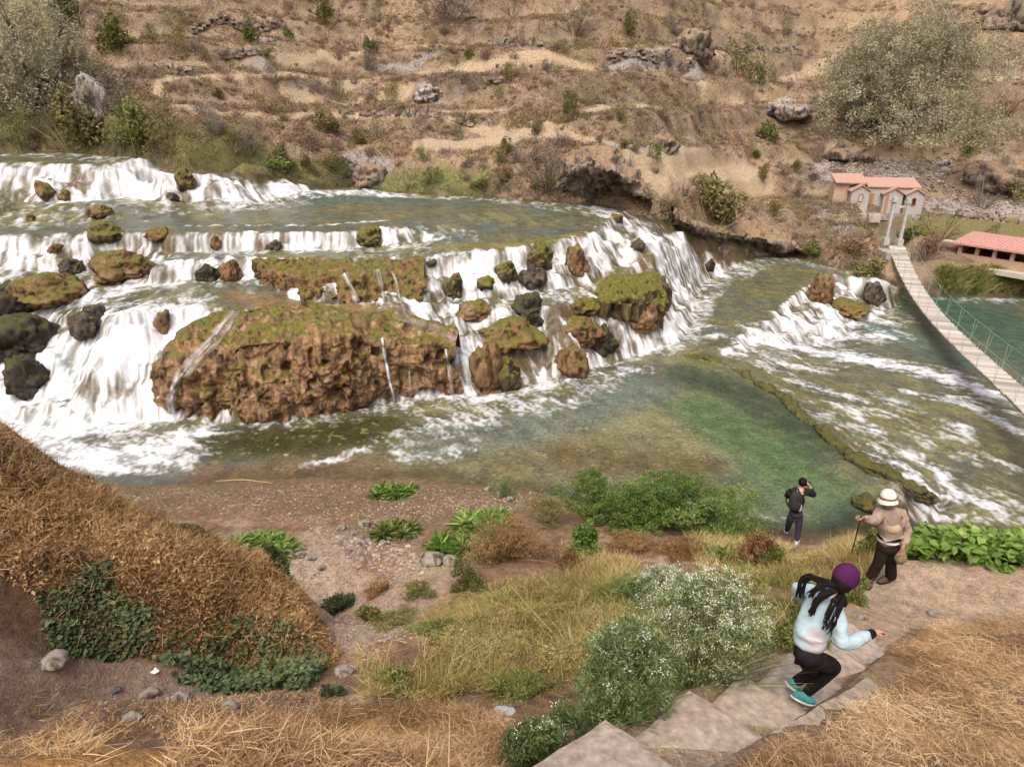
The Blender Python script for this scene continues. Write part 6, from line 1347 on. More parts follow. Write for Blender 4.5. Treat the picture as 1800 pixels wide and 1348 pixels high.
for j in range(5): mb = MB(); xx = 1.0 + j * 1.8; mb.box((xx, .9, .28), (1.1, .5, .06)); mb.box((xx - .4, .9, .0), (.08, .4, .5)); mb.box((xx + .4, .9, 0), (.08, .4, .5)); mb.build('table', M_ORANGE, sh)
print('structures', round(time.time() - T0, 1))

# ------------------------------------------------------------------ people
def skin(name, joints, bones, mat_, parent=None, root=None, sub_=2):
    """grow one continuous surface over a skeleton: joints {name: (point, radius or (rx, ry))}"""
    me = bpy.data.meshes.new(name); keys = list(joints); ix = {k: i for i, k in enumerate(keys)}
    me.from_pydata([tuple(joints[k][0]) for k in keys], [(ix[a], ix[b_]) for a, b_ in bones], [])
    o = bpy.data.objects.new(name, me); sc.collection.objects.link(o)
    md = o.modifiers.new('s', 'SKIN'); md.use_smooth_shade = True
    if not me.skin_vertices: me.skin_vertices.new() if hasattr(me.skin_vertices, 'new') else None
    for i, k in enumerate(keys):
        r = joints[k][1]; sv = me.skin_vertices[0].data[i]; sv.radius = r if isinstance(r, tuple) else (r, r); sv.use_root = (k == (root or keys[0]))
    sb = o.modifiers.new('d', 'SUBSURF'); sb.levels = sub_; sb.render_levels = sub_
    dg = bpy.context.evaluated_depsgraph_get(); ev = o.evaluated_get(dg); m2 = bpy.data.meshes.new_from_object(ev)
    bpy.data.objects.remove(o); bpy.data.meshes.remove(me)
    m2.name = name; m2.materials.clear(); m2.materials.append(mat_); m2.polygons.foreach_set('use_smooth', [True] * len(m2.polygons))
    q = bpy.data.objects.new(name, m2); return link(q, parent)
def chain(J, B, prefix, pts, rads, start=None):
    prev = start
    for i, (p, r) in enumerate(zip(pts, rads)):
        k = f'{prefix}{i}'; J[k] = (Vector(p), r)
        if prev: B.append((prev, k))
        prev = k
    return prev
def hand_joints(J, B, wrist_key, d, palm, s=1.0, curl=.8, tag_='h'):
    """palm, five unequal bent fingers; d along the forearm, palm = palm normal"""
    d = Vector(d).normalized(); palm = Vector(palm); palm = (palm - d * palm.dot(d)).normalized(); side = d.cross(palm).normalized()
    w = J[wrist_key][0]; J[tag_ + 'p'] = (w + d * .045 * s, (.026 * s, .020 * s)); B.append((wrist_key, tag_ + 'p'))
    J[tag_ + 'q'] = (w + d * .078 * s, (.028 * s, .016 * s)); B.append((tag_ + 'p', tag_ + 'q'))
    for i, (off, ln) in enumerate(((-.028, .066), (-.010, .078), (.010, .072), (.027, .056))):
        a = w + d * .088 * s + side * off * s; J[f'{tag_}f{i}a'] = (a, .0098 * s); B.append((tag_ + 'q', f'{tag_}f{i}a')); p = a; dd = d.copy(); prev = f'{tag_}f{i}a'
        for j, fr in enumerate((.45, .32, .23)):
            dd = (dd + palm * curl * (.45 + .1 * i)).normalized(); p = p + dd * ln * fr * s; k = f'{tag_}f{i}{j}'; J[k] = (p, (.009 - .0012 * j) * s); B.append((prev, k)); prev = k
    a = w + d * .035 * s - side * .030 * s; J[tag_ + 't0'] = (a, .011 * s); B.append((tag_ + 'p', tag_ + 't0')); b_ = a + (d * .6 - side * .6 + palm * .5 * curl).normalized() * .034 * s; J[tag_ + 't1'] = (b_, .010 * s); B.append((tag_ + 't0', tag_ + 't1'))
    J[tag_ + 't2'] = (b_ + (d * .7 + palm * .8 * curl).normalized() * .026 * s, .008 * s); B.append((tag_ + 't1', tag_ + 't2'))
def ell(name, c, size, mat_, parent, rot=None, noise=0, seed=0, sub_=3, freq=2.0, fn=None):
    V, Fc = ICO[sub_]; V = V.copy()
    if fn: V = fn(V)
    if noise: V = V * (1 + noise * fbm3(V[:, 0] * freq, V[:, 1] * freq, V[:, 2] * freq, 1, 3, seed))[:, None]
    V = V * np.array(size)
    if rot is not None: V = V @ np.array(rot.to_3x3()).T
    return np_mesh(name, V + np.array(c), Fc, mat_, smooth_=True, parent=parent)
def frame(f, up=(0, 0, 1)):
    f = Vector(f).normalized(); u = Vector(up); s = f.cross(u).normalized(); u = s.cross(f).normalized(); return Matrix((s, f, u)).transposed()   # x side, y forward, z up
M_SKIN = plain('skin', (.46, .27, .18), .6, .35, 20, .08, .1, .002); M_SKIN2 = plain('weathered skin', (.30, .155, .10), .6, .35, 20, .1, .1, .002); M_HAIR = plain('black hair', (.010, .007, .006), .7, .12, 60, .4, .6, .004)
M_JACK = plain('pale blue quilted jacket', (.40, .52, .56), .75, .3, 16, .10, .5, .012); M_PINK = plain('pale pink panel', (.50, .47, .50), .8, .2, 16, .08, .4, .01); M_BLK = plain('black cloth', (.012, .009, .010), .85, .2, 20, .4, .4, .008); M_CUFF = plain('black knit cuff', (.010, .009, .009), .95, .1, 60, .3, .6, .004)
M_TEAL = plain('teal mesh shoe', (.06, .25, .24), .7, .3, 50, .4, .3, .003); M_SOLE = plain('pale sole', (.55, .60, .57), .7, .3); M_TANJ = plain('tan jacket', (.32, .245, .185), .85, .2, 12, .14, .6, .014); M_TANP = plain('tan pocket cloth', (.44, .32, .22), .85, .2, 12, .12, .5, .01)
M_BRN = plain('brown leather', (.07, .04, .025), .6, .4); M_TROU = plain('dark brown trousers', (.020, .013, .011), .9, .15, 14, .35, .5, .012); M_HAT = plain('cream cloth hat', (.66, .60, .50), .9, .15, 20, .08, .3, .005); M_BAND = plain('plum hat band', (.13, .07, .06), .8, .2); M_DGR = plain('dark grey jacket', (.017, .017, .017), .85, .2, 14, .3, .5, .01)
M_JEAN = plain('dark violet blue jeans', (.050, .042, .062), .9, .15, 16, .3, .5, .01); M_PACK = plain('dark brown grey backpack', (.035, .027, .030), .85, .2, 18, .3, .4, .008); M_WHT = plain('white cloth', (.62, .58, .55), .85, .2)
m, t, b = mat('purple ribbed knit', .95, .1); tc = nd(t, 'ShaderNodeTexCoord'); wv = nd(t, 'ShaderNodeTexWave', wave_type='BANDS', bands_direction='Z', i_Scale=55, i_Distortion=1.2); t.links.new(tc.outputs['Object'], wv.inputs[0]); wv2 = nd(t, 'ShaderNodeTexWave', wave_type='BANDS', bands_direction='X', i_Scale=42, i_Distortion=1.5); t.links.new(tc.outputs['Object'], wv2.inputs[0])
ad = nd(t, 'ShaderNodeMath', operation='MULTIPLY'); t.links.new(wv.outputs['Fac'], ad.inputs[0]); t.links.new(wv2.outputs['Fac'], ad.inputs[1]); r = ramp(t, [(.0, (.060, .012, .052)), (.6, (.135, .032, .120))]); t.links.new(ad.outputs[0], r.inputs[0]); t.links.new(r.outputs[0], b.inputs['Base Color']); bump(t, b, ad.outputs[0], .8, .006); M_KNIT = m
def wrinkle(o, amp=.010, f=8, seed=0):
    me = o.data; n = len(me.vertices); co = np.zeros(n * 3); me.vertices.foreach_get('co', co); co = co.reshape(-1, 3); nn = np.zeros(n * 3); me.vertex_normals.foreach_get('vector', nn); nn = nn.reshape(-1, 3)
    w_ = fbm3(co[:, 0], co[:, 1], co[:, 2] * 1.6, f, 3, seed); rd = 1 - np.abs(w_) * 3; co += nn * (rd * amp)[:, None]; me.vertices.foreach_set('co', co.ravel()); me.update(); return o
def inflate(J, keys, dr): return {k: (J[k][0], tuple(q + dr for q in J[k][1]) if isinstance(J[k][1], tuple) else J[k][1] + dr) for k in keys}
def waist(e, c, ax, size, m_):
    tr_ = [c_ for c_ in e.children if c_.name.startswith('trousers')][0]; return ell('seat', c, size, m_, tr_, frame(ax.cross(Vector((1, 0, 0))), ax), noise=.06)
def shoe(parent, heel, toe, mat_, sole_, s=1.0, up=(0, 0, 1)):
    heel, toe = Vector(heel), Vector(toe); L_ = (toe - heel).length; M_ = frame(toe - heel, up)
    def fn(V):
        V = V.copy(); y = V[:, 1]; V[:, 0] *= 1 - .18 * (y < 0) * np.abs(y) + .12 * np.clip(y, 0, 1); top = V[:, 2] > 0; V[:, 2] = np.where(top, V[:, 2] * (1.0 - .42 * np.clip(y + .2, 0, 1.2)), V[:, 2] * .45); return V
    c = (heel + toe) / 2 + M_ @ Vector((0, 0, .035 * s))
    sh_ = ell('shoe', c, (.046 * s, L_ * .56, .068 * s), mat_, parent, M_, fn=fn)
    def fs(V): V = V.copy(); V[:, 2] = np.clip(V[:, 2], -.5, .5); V[:, 0] *= 1 + .1 * V[:, 1]; return V
    ell('sole', (heel + toe) / 2 + M_ @ Vector((0, 0, .012 * s)), (.050 * s, L_ * .585, .026 * s), sole_, sh_, M_, fn=fs); return sh_
def head_mesh(parent, c, fwd, up, s, mat_):
    """skull with brow, nose, lips, chin and ears"""
    V, Fc = ICO[4]; V = V.copy(); x, y, z = V[:, 0], V[:, 1], V[:, 2]
    r = np.ones(len(V)); r += .20 * np.exp(-((x / .13) ** 2 + ((z + .12) / .20) ** 2)) * (y > 0); r -= .07 * np.exp(-(((np.abs(x) - .34) / .16) ** 2 + ((z - .12) / .12) ** 2)) * (y > 0)
    r += .05 * np.exp(-((x / .25) ** 2 + ((z + .48) / .07) ** 2)) * (y > 0); r += .06 * np.exp(-((x / .22) ** 2 + ((z + .85) / .14) ** 2)) * (y > 0); r += .16 * np.exp(-(((np.abs(x) - 1.0) / .12) ** 2 + (y / .14) ** 2 + ((z + .02) / .22) ** 2))
    V = V * r[:, None] * np.array([.074, .094, .112]) * s; V[:, 0] *= 1 - .22 * np.clip(-V[:, 2] / (.112 * s), 0, 1)
    M_ = frame(fwd, up); V = V @ np.array(M_).T; h = np_mesh('head', V + np.array(c), Fc, mat_, smooth_=True, parent=parent)
    for sx in (-1, 1): ell('eye', Vector(c) + M_ @ Vector((sx * .030 * s, .083 * s, .012 * s)), (.011 * s, .006 * s, .005 * s), M_HAIR, h, M_, sub_=2)
    ell('mouth', Vector(c) + M_ @ Vector((0, .093 * s, -.052 * s)), (.022 * s, .006 * s, .005 * s), plain('lips', (.24, .09, .07)), h, M_, sub_=2)
    return h, M_
def person(loc, label):
    e = empty('person', tuple(loc)); tag(e, label, 'person'); return e
def local(o, e):
    o.data.transform(Matrix.Translation(-Vector(e.location))); return o
def settle(e):
    """children were modelled in world space: move their meshes into the person's own space"""
    def rec(o):
        for c in o.children:
            c.data.transform(Matrix.Translation(-Vector(e.location))); rec(c)
    rec(e)

# --- the woman in the purple hat, stepping down the stairs
footR = Vector(P(1408, 1238, 4.50))
fr_z = 4.50
def D(px, py, d): return PD(px, py, d)
dF = (footR.y) / (CP + (674 - 1238) / F * SP); k = dF / 6.24     # all depths scale with where the foot stands
q = lambda px, py, d: D(px, py, d * k)
pel = q(1422, 1150, 5.78); sp1 = q(1424, 1118, 5.76); sp2 = q(1434, 1085, 5.74); che = q(1447, 1062, 5.74); nek = q(1466, 1046, 5.72); hed = q(1487, 1015, 5.68)
shR = q(1472, 1078, 5.62); shL = q(1432, 1040, 5.92); elR = q(1481, 1134, 5.55); wrR = q(1533, 1113, 5.72); elL = q(1397, 1034, 6.05); wrL = q(1420, 1062, 6.20)
hipR = q(1430, 1158, 5.72); hipL = q(1413, 1153, 5.85); knR = q(1469, 1171, 5.98); anR = q(1413, 1221, 6.22); knL = q(1432, 1180, 6.16); anL = q(1392, 1201, 6.30)
W = person(footR, 'person in a purple knit hat and pale blue jacket stepping down the stairs')
J, B = {}, []
J['pel'] = (pel, (.09, .08)); J['sp1'] = (sp1, (.09, .075)); J['sp2'] = (sp2, (.10, .08)); J['che'] = (che, (.09, .075)); J['nek'] = (nek, .045); B += [('pel', 'sp1'), ('sp1', 'sp2'), ('sp2', 'che'), ('che', 'nek')]
J['shR'] = (shR, .052); J['shL'] = (shL, .052); B += [('che', 'shR'), ('che', 'shL')]
chain(J, B, 'aR', [shR.lerp(elR, .5), elR, elR.lerp(wrR, .5), wrR], [.043, .036, .034, .024], 'shR'); chain(J, B, 'aL', [shL.lerp(elL, .5), elL, elL.lerp(wrL, .5), wrL], [.043, .036, .034, .024], 'shL')
chain(J, B, 'lR', [hipR.lerp(knR, .28), hipR.lerp(knR, .6), knR, knR.lerp(anR, .45), anR], [.072, .076, .054, .050, .034], 'pel'); chain(J, B, 'lL', [hipL.lerp(knL, .28), hipL.lerp(knL, .6), knL, knL.lerp(anL, .45), anL], [.072, .076, .054, .050, .034], 'pel')
J['hd'] = (nek.lerp(hed, .55), .052); B.append(('nek', 'hd'))
hand_joints(J, B, 'aR3', (wrR - elR), (0.2, -.3, -1), 1.0, 1.1, 'hr'); hand_joints(J, B, 'aL3', (wrL - elL), (0, 0, -1), 1.0, .8, 'hl')
skin('body', J, B, M_SKIN, W, 'pel')
head_mesh(W, hed, (.62, .55, -.45), (.35, .2, .9), 1.0, M_SKIN)
JJ = inflate(J, ['pel', 'sp1', 'sp2', 'che', 'shR', 'shL', 'aR0', 'aR1', 'aR2', 'aL0', 'aL1', 'aL2'], .022); JJ['aR3'] = (elR.lerp(wrR, .9), .040); JJ['aL3'] = (elL.lerp(wrL, .9), .040); JJ['pel'] = (pel.lerp(sp1, .15), (.13, .115)); JJ['sp1'] = (sp1, (.145, .125)); JJ['sp2'] = (sp2, (.155, .13)); JJ['che'] = (che, (.135, .115)); JJ['shR'] = (shR, .078); JJ['shL'] = (shL, .078); JJ['aR1'] = (elR, .060); JJ['aL1'] = (elL, .060)
JJ['col'] = (che.lerp(nek, .85), .072)
BB = [b_ for b_ in B if b_[0] in JJ and b_[1] in JJ] + [('che', 'col')]
wrinkle(skin('jacket', JJ, BB, M_JACK, W, 'sp2', 3), .011, 7, 3)
# pale pink lower back panel: faces of the jacket itself
jk = [c_ for c_ in W.children if c_.name.startswith('jacket')][0]; jk.data.materials.append(M_PINK); ax = (che - pel).normalized(); back = (Vector((0, 0, HC)) - sp1).normalized()
ctr = pel.lerp(sp2, .42) + (shR - shL).normalized() * .05 + back * .12; sde = ax.cross(back).normalized()
for f_ in jk.data.polygons:
    d_ = f_.center - ctr
    if (d_.dot(sde) / .085) ** 2 + (d_.dot(ax) / .125) ** 2 < 1 and d_.dot(back) > -.12: f_.material_index = 1
TR = inflate(J, ['pel', 'lR0', 'lR1', 'lR2', 'lR3', 'lR4', 'lL0', 'lL1', 'lL2', 'lL3', 'lL4'], .012); skin('trousers', TR, [b_ for b_ in B if b_[0] in TR and b_[1] in TR], M_BLK, W, 'pel'); waist(W, pel, (che - pel), (.135, .12, .10), M_BLK)
cv = (wrR - elR).normalized(); mb = MB(); mb.tube([wrR - cv * .055, wrR - cv * .02, wrR + cv * .012], [.043, .042, .036], 12); mb.build('cuff', M_CUFF, W, True); cv = (wrL - elL).normalized(); mb = MB(); mb.tube([wrL - cv * .05, wrL + cv * .01], [.042, .036], 12); mb.build('cuff', M_CUFF, W, True)
fdir = Vector((.93, .36, 0)); shoe(W, q(1391, 1224, 6.22), q(1430, 1238, 6.20), M_TEAL, M_SOLE, 1.0); shoe(W, q(1380, 1200, 6.28), q(1402, 1214, 6.3), M_TEAL, M_SOLE, .95)
Mh = frame((.62, .55, -.45), (.35, .2, .9))
def hatf(V): V = V.copy(); V[:, 2] = np.where(V[:, 2] < -.5, -.5 + (V[:, 2] + .5) * .25, V[:, 2]); return V
ell('knit_hat', hed + Mh @ Vector((0, -.015, .012)), (.108, .114, .120), M_KNIT, W, Mh, fn=hatf)
def lock(pts, r0, flat=.5):
    mb = MB(); p = np.array([tuple(a) for a in pts]); tt = np.linspace(0, len(p) - 1, 14); p = np.stack([np.interp(tt, range(len(p)), p[:, i]) for i in range(3)], 1); p[1:-1] = (p[:-2] + 2 * p[1:-1] + p[2:]) / 4
    rr_ = r0 * np.sin(np.linspace(.5, math.pi - .06, 14)) ** .7 + .002; return mb, p, rr_
hm_ = MB(); rgh = random.Random(4)
for pts, r0, n_ in [([(1470, 1030, 5.60), (1450, 1024, 5.66), (1422, 1010, 5.74), (1410, 1022, 5.78), (1405, 1048, 5.82)], .020, 16), ([(1472, 1040, 5.56), (1452, 1040, 5.58), (1434, 1056, 5.60), (1426, 1078, 5.62)], .022, 18), ([(1480, 1046, 5.54), (1466, 1056, 5.50), (1455, 1078, 5.50), (1450, 1102, 5.54)], .008, 12),
    ([(1484, 1050, 5.54), (1474, 1072, 5.46), (1466, 1092, 5.48), (1456, 1112, 5.52)], .008, 10), ([(1486, 1048, 5.56), (1482, 1062, 5.56), (1474, 1062, 5.5)], .03, 8), ([(1460, 1028, 5.62), (1440, 1030, 5.62), (1424, 1046, 5.66)], .020, 16)]:
    for j in range(n_):
        a = [q(x_ + rgh.uniform(-7, 7) * (i > 0), y_ + rgh.uniform(-6, 6) * (i > 0), d_ - .03) for i, (x_, y_, d_) in enumerate(pts)]; mb, p, r_ = lock(a, r0 * rgh.uniform(.25, .6)); hm_.tube(p, r_, 6)
hm_.build('hair', M_HAIR, W, True); ell('hair_cap', hed + Mh @ Vector((0, -.035, -.045)), (.088, .085, .10), M_HAIR, W, Mh, noise=.1)
ell('scarf', nek + Vector((.01, .0, .0)), (.075, .075, .05), M_HAIR, W, frame((hed - nek)), noise=.25, freq=3)
settle(W)

# --- the man in tan with pale hat and walking pole
fM = Vector(P(1545, 1024, 2.93)); Y0 = fM.y
def y_(px, py, dy=0): return Vector(PY(px, py, Y0 + dy))
Mn = person(fM, 'person in tan jacket, dark trousers and pale sun hat standing with a pole')
J, B = {}, []
pel, sp1, sp2, che, nek, hed = y_(1562, 958), y_(1563, 940), y_(1564, 920), y_(1565, 905), y_(1563, 892, -.02), y_(1561, 880, -.06)
shR, shL = y_(1584, 903, .02), y_(1547, 900, -.02); elR, wrR = y_(1596, 936, -.03), y_(1587, 962, -.18); elL, wrL = y_(1538, 916, -.12), y_(1518, 910, -.30)
hR, hL = y_(1568, 960), y_(1556, 960); kR, kL = y_(1566, 990, -.02), y_(1544, 990, -.04); aR, aL = y_(1566, 1017, .05), Vector(P(1528, 1018, 3.0))
J['pel'] = (pel, (.085, .08)); J['sp1'] = (sp1, (.13, .11)); J['sp2'] = (sp2, (.15, .12)); J['che'] = (che, (.14, .11)); J['nek'] = (nek, .055); J['hd'] = (nek.lerp(hed, .5), .052); B += [('pel', 'sp1'), ('sp1', 'sp2'), ('sp2', 'che'), ('che', 'nek'), ('nek', 'hd')]
J['shR'] = (shR, .062); J['shL'] = (shL, .062); B += [('che', 'shR'), ('che', 'shL')]
chain(J, B, 'aR', [shR.lerp(elR, .5), elR, elR.lerp(wrR, .5), wrR], [.05, .042, .038, .027], 'shR'); chain(J, B, 'aL', [shL.lerp(elL, .5), elL, elL.lerp(wrL, .5), wrL], [.05, .042, .038, .027], 'shL')
chain(J, B, 'lR', [hR.lerp(kR, .3), hR.lerp(kR, .62), kR, kR.lerp(aR, .45), aR], [.09, .08, .058, .055, .038], 'pel'); chain(J, B, 'lL', [hL.lerp(kL, .3), hL.lerp(kL, .62), kL, kL.lerp(aL, .45), aL], [.09, .08, .058, .055, .038], 'pel')
hand_joints(J, B, 'aR3', wrR - elR, (-1, 0, 0), 1.05, .6, 'hr'); hand_joints(J, B, 'aL3', wrL - elL, (0, .3, -1), 1.05, 1.5, 'hl')
skin('body', J, B, M_SKIN2, Mn, 'pel')
fw = (-.35, -.85, -.12); head_mesh(Mn, hed, fw, (-.1, -.1, 1), 1.05, M_SKIN2); Mh = frame(fw, (-.1, -.1, 1))
JJ = inflate(J, ['sp1', 'sp2', 'che', 'shR', 'shL', 'aR0', 'aR1', 'aR2', 'aL0', 'aL1', 'aL2'], .022); JJ['aR3'] = (elR.lerp(wrR, .92), .044); JJ['aL3'] = (elL.lerp(wrL, .92), .042); JJ['sp1'] = (sp1.lerp(sp2, .2), (.175, .15)); JJ['sp2'] = (sp2, (.185, .16)); JJ['col'] = (che.lerp(nek, .8), .075); JJ['che'] = (che, (.165, .14))
skin('jacket', JJ, [b_ for b_ in B if b_[0] in JJ and b_[1] in JJ] + [('che', 'col')], M_TANJ, Mn, 'sp2', 3).name; wrinkle([c_ for c_ in Mn.children if c_.name.startswith('jacket')][0], .013, 6, 5)
Mb = frame((-.3, -.9, .1)); ell('jacket_flap', sp2 + Vector((-.03, -.15, .02)), (.10, .045, .09), M_TANP, Mn, Mb, noise=.1); ell('jacket_hem', y_(1563, 948), (.165, .14, .045), M_WHT, Mn, None, noise=.06); ell('belt', y_(1563, 943), (.172, .146, .026), M_BLK, Mn, None)
TR = inflate(J, ['pel', 'lR0', 'lR1', 'lR2', 'lR3', 'lR4', 'lL0', 'lL1', 'lL2', 'lL3', 'lL4'], .02); TR['lR4'] = (aR, .085); TR['lL4'] = (aL, .08); TR['lR3'] = (TR['lR3'][0], .088); TR['lL3'] = (TR['lL3'][0], .082)
skin('trousers', TR, [b_ for b_ in B if b_[0] in TR and b_[1] in TR], M_TROU, Mn, 'pel'); waist(Mn, pel + Vector((0, 0, -.02)), (che - pel), (.165, .145, .12), M_TROU)
shoe(Mn, Vector((aL.x + .05, aL.y + .05, 2.94)), Vector((aL.x - .10, aL.y - .16, 2.93)), M_BRN, M_BLK, 1.15); shoe(Mn, Vector((aR.x + .02, aR.y + .03, 2.92)), Vector((aR.x - .22, aR.y - .06, 2.92)), M_BRN, M_BLK, 1.1)
def brim(V):
    V = V.copy(); return V
Mh = frame((-.35, -.95, .12), (-.05, .15, 1)); hc = hed + Mh @ Vector((0, -.01, .045)); crown = ell('hat', hc + Mh @ Vector((0, 0, .02)), (.108, .122, .112), M_HAT, Mn, Mh, fn=lambda V: np.c_[V[:, :2] * (1 - .0 * V[:, 2:3]), np.clip(V[:, 2], -.3, .86)])
a_ = np.linspace(0, 2 * math.pi, 40, endpoint=False); br_v = []
for rr_i, zz in ((1.0, .0), (1.18, -.018), (1.36, -.055), (1.37, -.064), (1.18, -.028), (1.0, -.012)):
    for a in a_: dz = -.02 * math.sin(2 * a + .6) * (rr_i - .9); br_v.append(hc + Mh @ Vector((.100 * rr_i * math.cos(a), .115 * rr_i * math.sin(a), zz + dz)))
f_ = [[r_ * 40 + k_, r_ * 40 + (k_ + 1) % 40, (r_ + 1) * 40 + (k_ + 1) % 40, (r_ + 1) * 40 + k_] for r_ in range(5) for k_ in range(40)]; np_mesh('brim', np.array([tuple(v) for v in br_v]), np.array(f_), M_HAT, parent=crown)
bd = MB(); bd.tube([hc + Mh @ Vector((.110 * math.cos(a), .1245 * math.sin(a), .012)) for a in np.linspace(0, 2 * math.pi, 30)], .012, 6, cap=False); bd.build('hat_band', M_BAND, crown, True)
settle(Mn)
hnd = J['hlq'][0]; pb_ = Vector(P(1497, 972, 2.5)); mb = MB(); pt = hnd + (hnd - pb_).normalized() * .12; mb.tube([pt - pb_ * 0 - hnd, Vector((0, 0, 0)), pb_ - hnd], [.013, .011, .008], 6)
po = mb.build('walking_pole', M_BRN, None, True); po.location = hnd; tag(po, 'thin dark walking pole held by the man in the pale hat', 'pole')
bag = ell('cloth_bag', (0, 0, 0), (.085, .07, .12), plain('olive cloth', (.20, .17, .09), .9, .1, 14, .25, .5, .01), None, None, noise=.3, freq=2); bag.location = y_(1584, 980, -.22); tag(bag, 'small olive cloth bag hanging from the hand of the man in tan', 'bag')
mb = MB(); hv = J['hrq'][0] - Vector(bag.location); mb.tube([(-.02, 0, .09), tuple(hv), (.03, 0, .09)], .006, 5); mb.build('strap', M_BRN, bag)

# --- the man in black at the water edge, camera raised, backpack on
fB = hit(1399, 957, G); Y0 = fB[1] + .0
Mk = person(fB, 'person in dark jacket and jeans photographing the pool with a raised camera')
J, B = {}, []
pel, sp1, sp2, che, nek, hed = y_(1399, 902), y_(1400, 888), y_(1402, 875), y_(1404, 866), y_(1408, 858, .02), y_(1411, 848, .05)
shL, shR = y_(1388, 866, .0), y_(1420, 864, .05); elR, wrR = y_(1431, 871, .22), y_(1424, 856, .26); elL, wrL = y_(1383, 874, .22), y_(1412, 856, .34)
hL, hR = y_(1393, 903), y_(1404, 903); fl_ = hit(1382, 938, G); kL, kR = y_(1387, 920, .16), y_(1404, 927, .0); aL, aR = Vector(fl_) + Vector((0, 0, .10)), Vector(fB) + Vector((0, 0, .10))
J['pel'] = (pel, (.085, .08)); J['sp1'] = (sp1, (.12, .10)); J['sp2'] = (sp2, (.15, .115)); J['che'] = (che, (.135, .105)); J['nek'] = (nek, .052); J['hd'] = (nek.lerp(hed, .5), .05); B += [('pel', 'sp1'), ('sp1', 'sp2'), ('sp2', 'che'), ('che', 'nek'), ('nek', 'hd')]
J['shR'] = (shR, .062); J['shL'] = (shL, .062); B += [('che', 'shR'), ('che', 'shL')]
chain(J, B, 'aR', [shR.lerp(elR, .5), elR, elR.lerp(wrR, .5), wrR], [.05, .042, .036, .027], 'shR'); chain(J, B, 'aL', [shL.lerp(elL, .5), elL, elL.lerp(wrL, .5), wrL], [.05, .042, .036, .027], 'shL')
chain(J, B, 'lR', [hR.lerp(kR, .3), hR.lerp(kR, .62), kR, kR.lerp(aR, .45), aR], [.088, .078, .056, .052, .036], 'pel'); chain(J, B, 'lL', [hL.lerp(kL, .3), hL.lerp(kL, .62), kL, kL.lerp(aL, .45), aL], [.088, .078, .056, .052, .036], 'pel')
hand_joints(J, B, 'aR3', (-.5, .1, .8), (-.6, .3, 0), 1.0, .9, 'hr'); hand_joints(J, B, 'aL3', (.4, .1, .8), (.6, .3, 0), 1.0, .9, 'hl')
skin('body', J, B, M_SKIN, Mk, 'pel'); head_mesh(Mk, hed, (.25, .95, -.1), (0, 0, 1), 1.0, M_SKIN)
ell('hair', hed + Vector((-.01, -.02, .025)), (.088, .100, .105), M_HAIR, Mk, None, noise=.12, freq=3)
JJ = inflate(J, ['sp1', 'sp2', 'che', 'shR', 'shL', 'aR0', 'aR1', 'aR2', 'aL0', 'aL1', 'aL2'], .02); JJ['aR3'] = (elR.lerp(wrR, .9), .038); JJ['aL3'] = (elL.lerp(wrL, .9), .038); JJ['pe'] = (pel.lerp(sp1, .1), (.15, .13)); JJ['col'] = (che.lerp(nek, .8), .068)
skin('jacket', JJ, [b_ for b_ in B if b_[0] in JJ and b_[1] in JJ] + [('che', 'col'), ('pe', 'sp1')], M_DGR, Mk, 'sp2', 3).name; wrinkle([c_ for c_ in Mk.children if c_.name.startswith('jacket')][0], .012, 6, 7)
TR = inflate(J, ['pel', 'lR0', 'lR1', 'lR2', 'lR3', 'lR4', 'lL0', 'lL1', 'lL2', 'lL3', 'lL4'], .018); TR['lR4'] = (TR['lR4'][0], .062); TR['lL4'] = (TR['lL4'][0], .062); skin('trousers', TR, [b_ for b_ in B if b_[0] in TR and b_[1] in TR], M_JEAN, Mk, 'pel'); waist(Mk, pel, (che - pel), (.150, .13, .12), M_JEAN)
shoe(Mk, Vector(fB) + Vector((-.03, -.05, .02)), Vector(fB) + Vector((.12, .18, .0)), M_WHT, M_SOLE, 1.1); shoe(Mk, Vector(fl_) + Vector((-.02, -.05, .02)), Vector(fl_) + Vector((.05, .2, .0)), M_WHT, M_SOLE, 1.1)
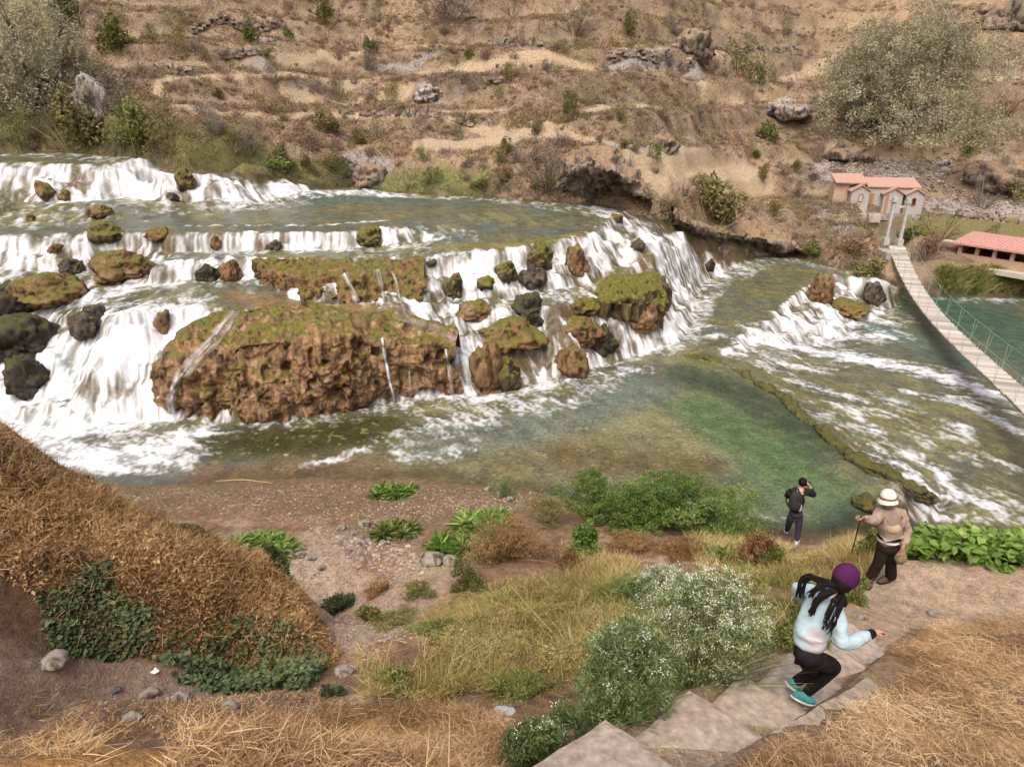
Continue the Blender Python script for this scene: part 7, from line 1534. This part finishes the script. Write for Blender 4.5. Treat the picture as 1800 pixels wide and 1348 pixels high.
settle(Mk)
bc = y_(1398, 881, -.17); bpk = ell('backpack', (0, 0, 0), (.135, .10, .25), M_PACK, None, None, noise=.08, fn=lambda V: np.sign(V) * np.abs(V) ** .75); bpk.location = bc; tag(bpk, 'dark brown backpack worn by the man in black', 'backpack')
ell('pocket', (0, -.085, -.07), (.10, .035, .11), M_PACK, bpk, None, noise=.05, fn=lambda V: np.sign(V) * np.abs(V) ** .7)
for sg in (-1, 1): mb = MB(); mb.tube([(sg * .07, .03, .2), (sg * .09, .16, .22), (sg * .11, .25, .1), (sg * .11, .2, -.12), (sg * .09, .06, -.18)], .016, 5); mb.build('strap', M_BLK, bpk, True)
ell('bottle', (.125, -.02, -.16), (.035, .035, .10), M_WHT, bpk, None)
cp = (wrR + wrL) / 2 + Vector((0, .04, .07)); mb = MB(); mb.box((0, 0, 0), (.13, .06, .085)); mb.tube([(0, .03, 0), (0, .10, 0)], .033, 12); cmr = mb.build('camera_body', M_BLK, None); cmr.name = 'handheld_camera'; cmr.location = cp; tag(cmr, 'small black camera held up by the man in black', 'camera')
# scraps lying on the earth
M_LIT = plain('faded plastic scrap', (.42, .46, .43), .5, .4, 12, .2)
for px, py, s_, lab, mm_ in [(272, 1182, .055, 'torn white scrap at the foot of the creepers', M_WHT), (314, 1226, .08, 'faded greenish plastic scrap on the bare earth', M_LIT), (202, 1216, .07, 'dark blue grey scrap on the bare earth', plain('dark scrap', (.06, .065, .08))), (758, 1245, .05, 'small white scrap above the straw heap', M_WHT), (885, 1255, .12, 'crumpled silver grey plastic under the feathery bush', plain('silver plastic', (.36, .38, .40), .35, .5))]:
    x, y, z = hit(px, py, G); V, Fc = ICO[3]; n_ = fbm3(V[:, 0], V[:, 1], V[:, 2], 1.6, 4, px); V = V * (1 + .9 * n_)[:, None] * np.array([s_, s_ * .7, s_ * .22]); o = np_mesh('litter', V, Fc, mm_, smooth_=False); o.location = (x, y, z + s_ * .1); tag(o, lab, 'litter')
print('done', round(time.time() - T0, 1))
